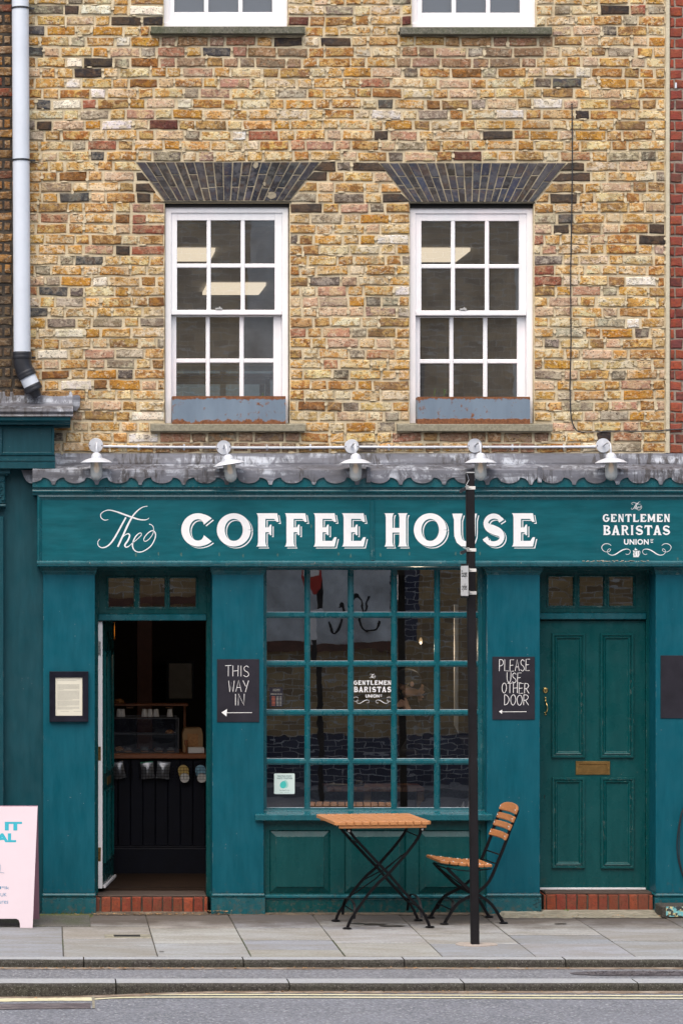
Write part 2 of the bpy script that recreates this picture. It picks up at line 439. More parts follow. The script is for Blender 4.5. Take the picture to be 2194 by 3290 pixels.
def m_stone(name, a, b, green=0.0, sc=40):
    n = NT(name); p = n.noise(sc, 6, .75); q = n.noise(5, 4, .6)
    col = n.ramp(p, [(.34, b), (.62, a)])
    if green: col = n.mix(n.math('MULTIPLY', n.ramp(q, [(.4, 0.0), (.62, 1.0)]), green), col, (.06,.075,.03,1))
    sp = n.ramp(n.noise(160, 2, .6), [(.62, 0.0), (.68, 1.0)])
    col = n.mix(n.math('MULTIPLY', sp, .35), col, (.5,.5,.47,1))
    n.base(col, .9, 0, .3); n.bump(p, .5, .006); return n.m
M['sill_old'] = m_stone('lichened_sill_stone', (.17,.165,.13,1), (.05,.05,.042,1), .5, 60)
M['sill'] = m_stone('grey_sill_stone', (.30,.28,.21,1), (.17,.155,.115,1), .15, 60)
M['granite'] = m_stone('granite_kerb', (.37,.385,.40,1), (.25,.26,.275,1), 0, 60)
M['granite_dark'] = m_stone('dark_granite_face', (.075,.07,.062,1), (.018,.016,.014,1), .12, 60)  # darker tone, used on the kerb fronts and the stone block
M['old_slab'] = m_stone('dark_granite_slab', (.14,.135,.125,1), (.07,.068,.062,1), .55, 90)

def m_slab():
    n = NT('york_stone_slab'); a = n.attr('bcol').outputs['Color']
    p = n.noise(3.0, 5, .65, n.pos((.6, 1.6, 1)), .4); q = n.noise(45, 5, .7)
    col = n.mix(n.ramp(p, [(.36, 0.0), (.62, .85)]), a, n.mix(.55, a, (.20,.17,.12,1)))
    col = n.mix(n.math('MULTIPLY', n.ramp(q, [(.42, 1.0), (.56, 0.0)]), .25), col, (.12,.11,.10,1))
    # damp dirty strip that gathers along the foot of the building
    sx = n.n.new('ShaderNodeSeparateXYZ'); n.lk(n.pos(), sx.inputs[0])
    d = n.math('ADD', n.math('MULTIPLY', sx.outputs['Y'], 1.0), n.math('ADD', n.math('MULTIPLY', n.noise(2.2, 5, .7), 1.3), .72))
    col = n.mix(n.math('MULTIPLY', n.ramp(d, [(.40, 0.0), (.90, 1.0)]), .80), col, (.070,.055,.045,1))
    gum = n.ramp(n.voro(7), [(.035, 1.0), (.05, 0.0)])
    col = n.mix(n.math('MULTIPLY', gum, .7), col, (.48,.48,.46,1))
    n.base(col, n.ramp(p, [(.3, .75), (.7, .92)]), 0, .15); n.bump(n.math('ADD', q, n.noise(8, 3, .5)), .25, .004); return n.m
M['slab'] = m_slab()
def m_asphalt(name, base, agg):
    n = NT(name); v = n.voro(85, out='Color'); sp = n.n.new('ShaderNodeSeparateColor'); n.lk(v, sp.inputs[0])
    q = n.noise(2.0, 5, .7); f = n.noise(140, 3, .7); g2 = n.noise(38, 4, .75)
    col = n.ramp(sp.outputs[0], [(.0, tuple(x*.62 for x in base[:3])+(1,)), (.55, base), (.93, tuple(x*1.3 for x in base[:3])+(1,)), (.97, agg)])
    col = n.mix(n.math('MULTIPLY', n.ramp(q, [(.4, 0.0), (.7, 1.0)]), .4), col, tuple(x*1.45 for x in base[:3])+(1,))
    col = n.mix(n.math('MULTIPLY', n.ramp(g2, [(.40, 1.0), (.54, 0.0)]), .30), col, tuple(x*.45 for x in base[:3])+(1,))
    wsp = n.ramp(n.voro(9), [(.022, 1.0), (.034, 0.0)])
    col = n.mix(n.math('MULTIPLY', wsp, .8), col, (.5,.5,.5,1))
    n.base(col, .9, 0, .12); n.bump(n.math('ADD', f, n.voro(85)), .5, .006); return n.m
M['asphalt'] = m_asphalt('road_asphalt', (.178,.188,.212,1), (.36,.37,.38,1))
M['asphalt2'] = m_asphalt('raised_strip_asphalt', (.185,.192,.210,1), (.33,.33,.34,1))
def m_yellow():
    n = NT('worn_yellow_line'); q = n.noise(35, 5, .7); r = n.noise(4, 3, .6)
    m = n.ramp(n.math('ADD', q, n.math('MULTIPLY', r, .25)), [(.44, 1.0), (.54, 0.0)])
    n.base(n.mix(n.math('MULTIPLY', m, .8), (.60,.57,.38,1), (.20,.19,.17,1)), .7); return n.m
M['yellow'] = m_yellow()
def m_patch(name, a, b, c):
    n = NT(name); p = n.noise(14, 5, .7, n.pos((.5, 2.5, 1))); q = n.noise(60, 4, .7)
    col = n.ramp(p, [(.36, a), (.52, b), (.68, c)])
    n.base(n.mix(n.math('MULTIPLY', q, .4), col, a), .9); n.bump(n.math('ADD', p, q), .8, .012); return n.m
M['patch'] = m_patch('worn_channel_stone', (.045,.035,.04,1), (.13,.11,.12,1), (.34,.32,.29,1))
M['gutter_dirt'] = m_patch('gutter_grit', (.13,.09,.06,1), (.26,.21,.16,1), (.42,.38,.32,1))
M['grit'] = m_patch('dark_wall_foot_grit', (.07,.055,.04,1), (.13,.10,.07,1), (.26,.21,.14,1))
M['joint_moss'] = plain('dark_joint_moss', (.05,.065,.025,1), .9, var=.3, sc=60)
M['top_tint'] = plain('blue_grey_tint', (.10,.14,.21,1), .8, var=.04)
M['moss'] = m_patch('moss', (.10,.13,.02,1), (.07,.075,.03,1), (.30,.28,.14,1))
M['cement'] = m_patch('lichen_cement', (.16,.15,.11,1), (.30,.285,.22,1), (.44,.42,.34,1))
M['cover'] = m_patch('cast_iron_cover', (.05,.045,.05,1), (.10,.09,.10,1), (.20,.18,.18,1))

def m_planter():
    n = NT('rusting_blue_grey_steel'); 
    sx = n.n.new('ShaderNodeSeparateXYZ'); n.lk(n.pos(), sx.inputs[0])
    q = n.noise(17, 6, .75); r = n.noise(3.2, 3, .6); f = n.noise(60, 4, .7)
    top = n.math('MULTIPLY', n.math('SUBTRACT', sx.outputs['Z'], Z(1287)), 14.0, True)
    bot = n.math('MULTIPLY', n.math('SUBTRACT', Z(1346), sx.outputs['Z']), n.ramp(sx.outputs['X'], [(.0, 14/100.), (.2, 26/100.)])) if False else n.math('MULTIPLY', n.math('SUBTRACT', Z(1344), sx.outputs['Z']), n.math('ADD', n.math('MULTIPLY', n.math('GREATER_THAN', sx.outputs['X'], 0.0), 12.0), 8.0), True)
    e = n.math('ADD', n.math('ADD', top, bot), n.math('ADD', n.math('MULTIPLY', q, .95), n.math('MULTIPLY', r, .45)))
    m = n.ramp(e, [(.775, 0.0), (.85, 1.0)])
    blue = n.ramp(n.noise(7, 4, .6, n.pos((1, 1, .3))), [(.3, (.125,.17,.225,1)), (.7, (.175,.235,.30,1))])
    n.base(n.mix(m, blue, n.ramp(f, [(.35, (.10,.035,.014,1)), (.6, (.23,.09,.035,1))])), n.ramp(m, [(0, .42), (1, .85)]))
    n.bump(n.math('ADD', m, n.math('MULTIPLY', f, .4)), .25, .004); return n.m
M['planter'] = m_planter()
def m_flake():
    n = NT('flaking_turquoise_paint'); q = n.noise(34, 4, .6); r = n.noise(20, 3, .6)
    n.base(n.mix(n.ramp(q, [(.46, 0.0), (.49, 1.0)]), (.03,.035,.04,1), n.mix(n.ramp(r, [(.5, 0.0), (.56, 1.0)]), (.16,.46,.50,1), (.62,.56,.28,1))), .6); return n.m
M['flake'] = m_flake()

def m_glass(name, refl=6.2, wob=.035, tint=(.93,.95,.95,1), haze=.008):
    n = NT(name); n.n.remove(n.p)
    tr = n.n.new('ShaderNodeBsdfTransparent'); tr.inputs[0].default_value = tint
    gl = n.n.new('ShaderNodeBsdfGlossy'); gl.inputs['Roughness'].default_value = .0; gl.inputs[0].default_value = (1,1,1,1)
    fr = n.n.new('ShaderNodeFresnel'); fr.inputs[0].default_value = 1.5
    b = n.n.new('ShaderNodeBump'); b.inputs['Strength'].default_value = wob; b.inputs['Distance'].default_value = .004
    n.lk(n.noise(4.5, 2, .5, n.pos((1, 1, 1.6))), b.inputs['Height']); n.lk(b.outputs[0], gl.inputs['Normal'])
    mx = n.n.new('ShaderNodeMixShader'); n.lk(n.math('MULTIPLY', fr.outputs[0], refl, True), mx.inputs[0])
    n.lk(tr.outputs[0], mx.inputs[1]); n.lk(gl.outputs[0], mx.inputs[2])
    df = n.n.new('ShaderNodeBsdfDiffuse'); df.inputs[0].default_value = (.55,.54,.52,1); m2 = n.n.new('ShaderNodeMixShader')
    n.lk(n.math('MULTIPLY', n.ramp(n.noise(6, 5, .7), [(.3, .5), (.7, 1.0)]), haze), m2.inputs[0]); n.lk(mx.outputs[0], m2.inputs[1]); n.lk(df.outputs[0], m2.inputs[2]); n.lk(m2.outputs[0], n.out.inputs[0]); return n.m  # pale diffuse haze mixed in to lift the dark panes to grey
M['putty'] = plain('pale_putty', (.38,.45,.50,1), .7, var=.3, sc=60)
M['chipwood'] = plain('bare_primed_wood', (.55,.47,.38,1), .9, var=.3, sc=90)
M['band'] = plain('galvanised_band', (.72,.71,.68,1), .4, .0, var=.1)
M['moss_thin'] = plain('thin_green_moss', (.055,.07,.015,1), .9, var=.4, sc=90)
M['glass'] = m_glass('old_window_glass')
M['glass_sash'] = m_glass('hazy_sash_glass', 6.2, .035, (.93,.95,.95,1), .085)
M['glass_top'] = m_glass('top_floor_window_glass', 2.0, .05)
M['glass_clear'] = m_glass('lamp_glass', 1.3, .0, (.80,.85,.87,1))
M['case_glass'] = m_glass('display_case_glass', 1.2, .1)
def m_frost():
    n = NT('frosted_ribbed_lamp_glass'); n.base((.46,.50,.51,1), .18, 0, .6)
    n.p.inputs['Alpha'].default_value = .68; return n.m
M['frost'] = m_frost()
def emit(name, c, s):
    n = NT(name); n.base((.02,.02,.02,1)); n.p.inputs['Emission Color'].default_value = c; n.p.inputs['Emission Strength'].default_value = s; return n.m
M['panel_light'] = emit('lit_ceiling_panel', (1.0, .83, .62, 1), .80)
M['warm_bulb'] = emit('warm_lantern_glow', (1.0, .42, .08, 1), 2.2)
M['filament'] = emit('bulb_filament', (1.0, .62, .30, 1), .35)

def m_far_brick():
    """brickwork across the street, too far off (only mirrored in panes) to build brick by brick"""
    n = NT('viaduct_brickwork')
    m = n.n.new('ShaderNodeCombineXYZ'); sx = n.n.new('ShaderNodeSeparateXYZ'); n.lk(n.pos(), sx.inputs[0])
    n.lk(sx.outputs['X'], m.inputs[0]); n.lk(sx.outputs['Z'], m.inputs[1])
    def bt(c1, c2, mc):
        b = n.n.new('ShaderNodeTexBrick'); b.inputs['Scale'].default_value = 1.0
        b.inputs['Brick Width'].default_value = .24; b.inputs['Row Height'].default_value = .084; b.inputs['Mortar Size'].default_value = .006
        b.inputs['Color1'].default_value = c1; b.inputs['Color2'].default_value = c2; b.inputs['Mortar'].default_value = mc; b.inputs['Bias'].default_value = -.2
        n.lk(m.outputs[0], b.inputs['Vector']); return b.outputs['Color']
    br = bt((.62,.42,.20,1), (.20,.13,.08,1), (.66,.62,.54,1)); bl = bt((.03,.036,.07,1), (.07,.08,.12,1), (.50,.48,.46,1))
    br = n.mix(n.ramp(n.noise(5, 4, .6), [(.4, 0.0), (.7, .7)]), br, (.34,.20,.07,1))
    z = sx.outputs['Z']; x = sx.outputs['X']
    low = n.math('LESS_THAN', z, .745)
    q = n.math('MULTIPLY', n.math('LESS_THAN', n.math('ABSOLUTE', n.math('SUBTRACT', x, 3.22)), .2), n.math('GREATER_THAN', z, 2.1))
    col = n.mix(n.math('MAXIMUM', low, q), br, bl)
    n.base(col, .9, 0, .1); n.bump(n.noise(30, 4, .6), .3, .01); return n.m
M['far_brick'] = m_far_brick()
M['far_render'] = plain('stained_cement_render', (.74,.71,.66,1), .9, var=.42, sc=2, bump=.3, bsc=12)

# ---------------------------------------------------------------- bricks
def brick_geo(mb, tl, tr, br, bl, yf, c, c2, back=.05, jit=.0038, cham=.0065, nx=3):
    """one irregular brick: quad corners in (x, z), worn arris, slightly tilted face"""
    per = []
    def seg(a, b, n):
        for i in range(n):
            t = i/n
            j = jit
            per.append((a[0]+(b[0]-a[0])*t + rnd.uniform(-j, j), a[1]+(b[1]-a[1])*t + rnd.uniform(-j, j)))
    seg(bl, br, nx); seg(br, tr, 1); seg(tr, tl, nx); seg(tl, bl, 1)
    n = len(per); cx = sum(p[0] for p in per)/n; cz = sum(p[1] for p in per)/n
    tx = rnd.uniform(-.012, .012); tz = rnd.uniform(-.02, .02)
    vs = []
    for p in per: vs.append((p[0], back, p[1]))
    for p in per: vs.append((p[0], yf + cham*.8 + tx*(p[0]-cx), p[1]))
    for p in per:
        dx, dz = cx-p[0], cz-p[1]; l = math.hypot(dx, dz) or 1
        k = cham*rnd.uniform(.6, 1.5)
        vs.append((p[0]+dx/l*k, yf + rnd.uniform(-.0008, .0012) + tx*(p[0]-cx) + tz*(p[1]-cz), p[1]+ (dz/abs(dz) if dz else 0)*k*.8))
    vs.append((cx, yf - .0008, cz))
    fs = []
    for r in (0, 1):
        fs += [(r*n+i, r*n+(i+1)%n, (r+1)*n+(i+1)%n, (r+1)*n+i) for i in range(n)]
    fs += [(2*n+i, 2*n+(i+1)%n, 3*n) for i in range(n)]
    mb.add(vs, fs, c, c2)

DIRTY = [((.34,.21,.11), (.28,.17,.09)), ((.30,.19,.13), (.24,.15,.10)), ((.36,.24,.17), (.30,.20,.13)), ((.22,.17,.13), (.32,.21,.12)), ((.36,.18,.12), (.30,.19,.12))]
STOCK = [  # weight, colour, second colour
    (26, (.68,.56,.35), (.52,.29,.08)), (18, (.58,.38,.15), (.34,.15,.04)), (13, (.50,.27,.06), (.66,.52,.31)), (6, (.28,.14,.045), (.56,.37,.16)),
    (15, (.68,.61,.45), (.52,.36,.17)), (10, (.56,.38,.26), (.64,.50,.34)), (7, (.44,.40,.32), (.26,.22,.17)),
    (5, (.24,.14,.07), (.42,.27,.10)), (2, (.38,.17,.10), (.52,.36,.22)), (3, (.30,.27,.22), (.12,.10,.09)), (2, (.36,.25,.20), (.54,.42,.28))]
SPEC = {'dark': ((.030,.028,.032), (.07,.05,.04)), 'blue': ((.055,.060,.072), (.17,.165,.15)), 'white': ((.82,.81,.78), (.74,.68,.56)),
        'red': ((.30,.095,.06), (.36,.20,.13)), 'pink': ((.43,.24,.17), (.54,.40,.27)), 'maroon': ((.10,.03,.03), (.18,.07,.05)), 'ochre': ((.50,.27,.05), (.42,.20,.035)),
        'brown': ((.17,.075,.025), (.32,.15,.04)), 'grey': ((.40,.38,.33), (.56,.50,.38))}
def jitc(c, a=.12):
    k = rnd.uniform(1-a, 1+a*.7)
    return (c[0]*k*rnd.uniform(.98, 1.08), c[1]*k*rnd.uniform(.95, 1.04), c[2]*k*rnd.uniform(.82, 1.02), 1)
def pick():
    t = rnd.uniform(0, sum(w for w, _, _ in STOCK))
    for w, a, b in STOCK:
        t -= w
        if t <= 0: return (a, b) if rnd.random() < .65 else (b, a)
    return STOCK[0][1:]

NOTED = []
def note(sc, ox, oy, kind, pts):
    for x, y in pts: NOTED.append((x/sc+ox, y/sc+oy, kind))
note(1.4255, 0, 0, 'dark', [(308,40),(575,90),(700,92),(200,566),(425,283),(400,326),(680,900),(540,1138),(615,1045),(1395,950),(1320,190),(1520,190),(1485,810),(1510,765),(655,855),(640,800)])
note(1.4255, 0, 0, 'blue', [(180,135),(180,232),(200,470),(320,900),(420,708),(1050,232)])
note(1.4255, 0, 0, 'white', [(315,376),(875,475),(540,565),(1098,618),(423,38),(310,466),(640,40),(545,185),(312,1042),(430,424),(310,278)])
note(1.4255, 0, 0, 'red', [(430,470),(655,995),(705,1048),(705,1145),(430,660),(1210,617)])
note(1.4255, 0, 0, 'pink', [(650,520),(875,332),(875,283),(1095,283),(1520,665),(440,1140),(990,430),(1060,380),(710,945)])
note(1.4255, 0, 0, 'maroon', [(760,567),(1350,95)])
note(1.4255, 0, 0, 'ochre', [(540,130),(645,470),(430,570),(1320,568),(520,755),(870,520),(440,230),(290,130),(665,190),(770,660)])
note(1.4255, 0, 0, 'brown', [(530,1000),(650,380),(660,285),(310,805),(760,232)])
note(1.4333, 1100, 0, 'dark', [(15,192),(1185,48),(195,625),(750,623),(1090,530),(1075,770),(1040,820),(235,910),(960,912),(1378,1105),(984,1058),(1430,1058),(150,765)])
note(1.4333, 1100, 0, 'blue', [(192,483),(1090,390),(990,1008)])
note(1.4333, 1100, 0, 'maroon', [(527,720),(295,95)])
note(1.4333, 1100, 0, 'red', [(1388,45),(915,1110)])
note(1.4333, 1100, 0, 'pink', [(925,1155),(1185,1105),(300,622),(25,665),(100,960),(400,295)])
note(1.4333, 1100, 0, 'white', [(965,483),(750,530),(205,1103),(1110,340),(190,528)])
note(1.4333, 1100, 0, 'ochre', [(80,340),(200,573),(860,672),(1185,625),(975,625),(1435,195),(100,1103),(260,1150),(1295,390),(90,1030)])
note(1.4333, 1100, 0, 'brown', [(400,483),(530,340),(525,340)])
note(1.4255, 0, 800, 'blue', [(210,190),(205,292),(420,48)])
note(1.4255, 0, 800, 'white', [(305,488),(305,627),(425,148),(695,770),(310,385),(640,865)])
note(1.4255, 0, 800, 'pink', [(418,488),(1525,200),(1515,390),(1540,440)])
note(1.4255, 0, 800, 'ochre', [(320,145),(550,630),(540,195),(410,385),(425,580)])
note(1.4255, 0, 800, 'brown', [(690,243),(230,582),(430,630),(1450,722),(640,440)])
note(1.4333, 1100, 800, 'white', [(260,200),(1370,150),(1370,342),(1285,342),(295,872)])
note(1.4333, 1100, 800, 'red', [(915,100),(925,150)])
note(1.4333, 1100, 800, 'pink', [(1095,195),(1380,635),(1300,725),(1450,725)])
note(1.4333, 1100, 800, 'dark', [(1180,865)])
note(1.4333, 1100, 800, 'grey', [(1085,392),(1175,342),(210,245)])
note(1.4333, 1100, 800, 'ochre', [(1310,392),(85,245),(90,820),(960,540),(1300,680),(80,635),(1320,773)])

def chamfer_note(bricks):
    for nx_, ny_, k in NOTED:
        best = None
        for b in bricks:
            if b['y0'] <= ny_ <= b['y1'] and b['x0']-4 <= nx_ <= b['x1']+4:
                best = b; break
        if best: best['kind'] = k

ROW0, ROWH = 518.0, 33.44
def obst(k):
    """openings met by course k, as (left top, left bottom, right top, right bottom) in photograph pixels"""
    y0 = ROW0 + k*ROWH; y1 = y0 + ROWH; o = []
    if y1 < 84: o += [(527,527,926,926), (1323,1323,1721,1721)]
    elif y0 < 100: o += [(483,483,981,981), (1279,1279,1771,1771)]
    if 0 <= k < 4:
        t0, t1 = k/4, (k+1)/4
        o += [(434+95*t0, 434+95*t1, 1031-99*t0, 1031-99*t1), (1215+101*t0, 1215+101*t1, 1821-102*t0, 1821-102*t1)]
    if 4 <= k < 25: o += [(530,530,931,931), (1316,1316,1714,1714)]
    if k == 25: o += [(482,482,981,981), (1271,1271,1771,1771)]
    if k >= 28-0: pass
    return o

def lay_courses(xl, xr, k0, k1, st=98.5, hd=52.0, joint=8.5):
    out = []
    for k in range(k0, k1):
        y0 = ROW0 + k*ROWH; y1 = y0 + ROWH
        hz = rnd.uniform(-.8, .8)
        spans = []; cur = (xl, xl)
        for lt, lb, rt, rb in sorted(obst(k)):
            if rt < xl or lt > xr: continue
            spans.append((cur[0], cur[1], lt, lb)); cur = (rt, rb)
        spans.append((cur[0], cur[1], xr, xr))
        for (at_, ab_, bt_, bb_) in spans:
            wdt = (bt_+bb_)/2 - (at_+ab_)/2
            if wdt < 14: continue
            a = (at_+ab_)/2
            # cuts on a lattice so that neighbouring spans stay in bond
            per = st + hd; ph = (k % 2)*(hd/2 + st/2) + rnd.uniform(-9, 9) + 30
            cuts = []; x = xl - per*2 + ph; hdr = False
            while x < xr + per:
                x += (hd if hdr else st)*rnd.uniform(.94, 1.06); hdr = not hdr
                if rnd.random() < .07: hdr = not hdr
                if a + 22 < x < a + wdt - 22: cuts.append(x)
            ed = [a] + cuts + [a + wdt]
            for i in range(len(ed)-1):
                j0 = joint/2 if i > 0 else (3 if at_ != xl else 0); j1 = joint/2 if i < len(ed)-2 else 3
                jj = rnd.uniform(-1.5, 1.5)
                lt = (at_ if i == 0 else ed[i]) + j0; lb = (ab_ if i == 0 else ed[i]) + j0
                rt = (bt_ if i == len(ed)-2 else ed[i+1]) - j1 + jj; rb = (bb_ if i == len(ed)-2 else ed[i+1]) - j1 + jj
                yt = y0 + 3.2 + hz + rnd.uniform(-.7, .9); yb = y1 - 3.2 + hz + rnd.uniform(-.9, .7)
                out.append(dict(x0=min(lt, lb), x1=max(rt, rb), y0=y0, y1=y1, q=((lt,yt),(rt,yt),(rb,yb),(lb,yb)), kind=None, area=(rt-lt)*(yb-yt)))
    return out

def emit_bricks(bricks, parent, mat, limit=300, yb=-.004, name='brick', stuffname='brick_courses', pickf=None, spec=SPEC):
    order = sorted(range(len(bricks)), key=lambda i: -bricks[i]['area'])
    single = set(order[:limit]); rest = MB()
    for i, b in enumerate(bricks):
        if b['kind']: c, c2 = spec[b['kind']]
        else: c, c2 = (pickf or pick)()
        if b.get('dirty') and not b['kind'] in ('dark', 'blue'): c, c2 = rnd.choice(DIRTY)
        c = jitc(c); c2 = jitc(c2)
        ph_ = b['y0']*1.7
        q = [(X(p[0]), Z(p[1] + 1.5*math.sin(p[0]/95 + ph_) + .8*math.sin(p[0]/33 + ph_*.6))) for p in b['q']]
        mb = MB() if i in single else rest
        y = yb + rnd.uniform(-.0055, .003)
        brick_geo(mb, q[0], q[1], q[2], q[3], y, c, c2, nx=4 if b['area'] > 1800 else 2)
        if i in single: mb.build(name, mat, parent)
    if rest.v:
        o = rest.build(stuffname, mat, parent); o['kind'] = 'stuff'
        o['label'] = 'smaller header bricks between the stretchers'

# ---------------------------------------------------------------- the coffee shop building
B = thing('coffee_shop_building', 'yellow stock brick building with white sash windows over a teal coffee shop front', 'building', (0, 0, 0))
def wallbox(mb, px0, px1, py0, py1, y0=.0065, y1=.30): mb.box(X(px0), X(px1), y0, y1, Z(py1), Z(py0))
wb = MB()
for a in ((88,527),(926,1323),(1721,2137)): wallbox(wb, a[0], a[1], -620, 100)
wallbox(wb, 88, 2137, -1300, -620)
for a in ((88,483),(981,1279),(1771,2137)): wallbox(wb, a[0], a[1], 100, 112)
wallbox(wb, 88, 2137, 112, 652)
for a in ((88,530),(931,1316),(1714,2137)): wallbox(wb, a[0], a[1], 652, 1375)
wallbox(wb, 88, 2137, 1375, 1800)
wb.build('wall', M['mortar'], B)
wall_bricks = lay_courses(90, 2136, -17, 28)
chamfer_note(wall_bricks)
for q_ in wall_bricks:   # runs of rain and soot below the stone sills
    mx_ = (q_['x0']+q_['x1'])/2
    for a_, b_ in ((500, 968), (1290, 1758)):
        if a_ < mx_ < b_ and (112 < q_['y0']+10 < 220 and rnd.random() < .85 or q_['y0'] > 1385 and rnd.random() < .8): q_['dirty'] = True
emit_bricks(wall_bricks, B, M['brick'])

def mortar_smears(bricks, parent, mat, n):
    g = MB()
    for _ in range(n):
        b = rnd.choice(bricks); px = rnd.choice([b['x0']-3, b['x1']+3, rnd.uniform(b['x0'], b['x1'])]); py = rnd.choice([b['y0']+1, b['y1']-1]) if b['x0'] < px < b['x1'] else rnd.uniform(b['y0'], b['y1'])
        w, h = (rnd.uniform(5, 15), rnd.uniform(1.6, 4.2)) if b['x0'] < px < b['x1'] else (rnd.uniform(2.5, 7), rnd.uniform(4, 11))
        if any(l - 12 < px < r + 12 and t - 6 < py < bo + 6 for l, r, t, bo in ((420,1045,510,652),(1200,1835,510,656),(515,945,640,1395),(1300,1730,640,1395),(470,990,-90,116),(1265,1785,-90,118))): continue
        m = 8; poly = []
        for i in range(m):
            a = 2*math.pi*i/m; poly.append((X(px + w*math.cos(a)*rnd.uniform(.55, 1.15)), Z(py + h*math.sin(a)*rnd.uniform(.55, 1.15))))
        g.prism_y(poly, -.0085 + rnd.uniform(-.0025, .002), .0)
    o = g.build('mortar_smears', mat, parent); o['kind'] = 'stuff'
mortar_smears(wall_bricks, B, M['mortar'], 900)

def flat_arch(tl, tr, bl, br, py0, py1, n, tint):
    p = part('flat_arch', B)
    back = MB(); back.prism_y([(X(tl)+.004, Z(py0)-.004), (X(tr)-.004, Z(py0)-.004), (X(br)-.002, Z(py1)), (X(bl)+.002, Z(py1))], -.0015, .03)
    back.build('arch_mortar', M['mortar_arch'], p)
    for i in range(n):
        t0, t1 = i/n, (i+1)/n
        g = 2.3
        T = lambda t: tl + (tr-tl)*t
        Bm = lambda t: bl + (br-bl)*t
        if i in (0, n-1): cuts = [0, .5 + rnd.uniform(-.08, .08), 1]
        elif i % 2: cuts = [0, .34 + rnd.uniform(-.03, .03), 1]
        else: cuts = [0, .66 + rnd.uniform(-.03, .03), 1]
        if rnd.random() < .25: cuts = sorted(set(cuts + [1 - cuts[1]])) if abs(cuts[1]-.5) > .1 else cuts
        for a, b in zip(cuts, cuts[1:]):
            ya = py0 + 4 + (py1-py0-6)*a + (1.5 if a else 0); yb = py0 + 4 + (py1-py0-6)*b - (1.5 if b < 1 else 0)
            def xx(t, s, sg):
                f = (s - py0)/(py1-py0); return T(t)*(1-f) + Bm(t)*f + sg*g*rnd.uniform(.6, 1.25)
            q = [(xx(t0, ya, 1), ya), (xx(t1, ya, -1), ya), (xx(t1, yb, -1), yb), (xx(t0, yb, 1), yb)]
            q = [(X(u), Z(v)) for u, v in q]
            c = jitc(tint if rnd.random() < .75 else (.030,.030,.036), .3); mb = MB()
            brick_geo(mb, q[0], q[1], q[2], q[3], -.006 + rnd.uniform(-.002, .0015), c, jitc((.095,.10,.12)), back=.02, jit=.0012, cham=.003, nx=2)
            mb.build('arch_brick', M['blue_brick'], p)
flat_arch(436, 1029, 530, 931, 518, 646, 19, (.028,.032,.048))
flat_arch(1217, 1819, 1317, 1714, 521, 650, 20, (.038,.047,.078))

# mortar smears over the left arch
sm = MB()
for cx, cy, w, h in ((822,531,9,12), (873,628,17,12), (850,592,5,7)):
    n = 11; poly = []
    for i in range(n):
        a = 2*math.pi*i/n; r = rnd.uniform(.7, 1.1)
        poly.append((X(cx + w*r*math.cos(a)), Z(cy + h*r*math.sin(a))))
    sm.prism_y(poly, -.0098, -.002)
sm.build('mortar_patch', M['mortar_arch'], B)

# fillet of pale cement between the two houses
fb = MB(); fb.bbox(X(2137), X(2149), -.012, .28, Z(1456), Z(-1300), .003); fb.build('joint_fillet', M['render'], B)

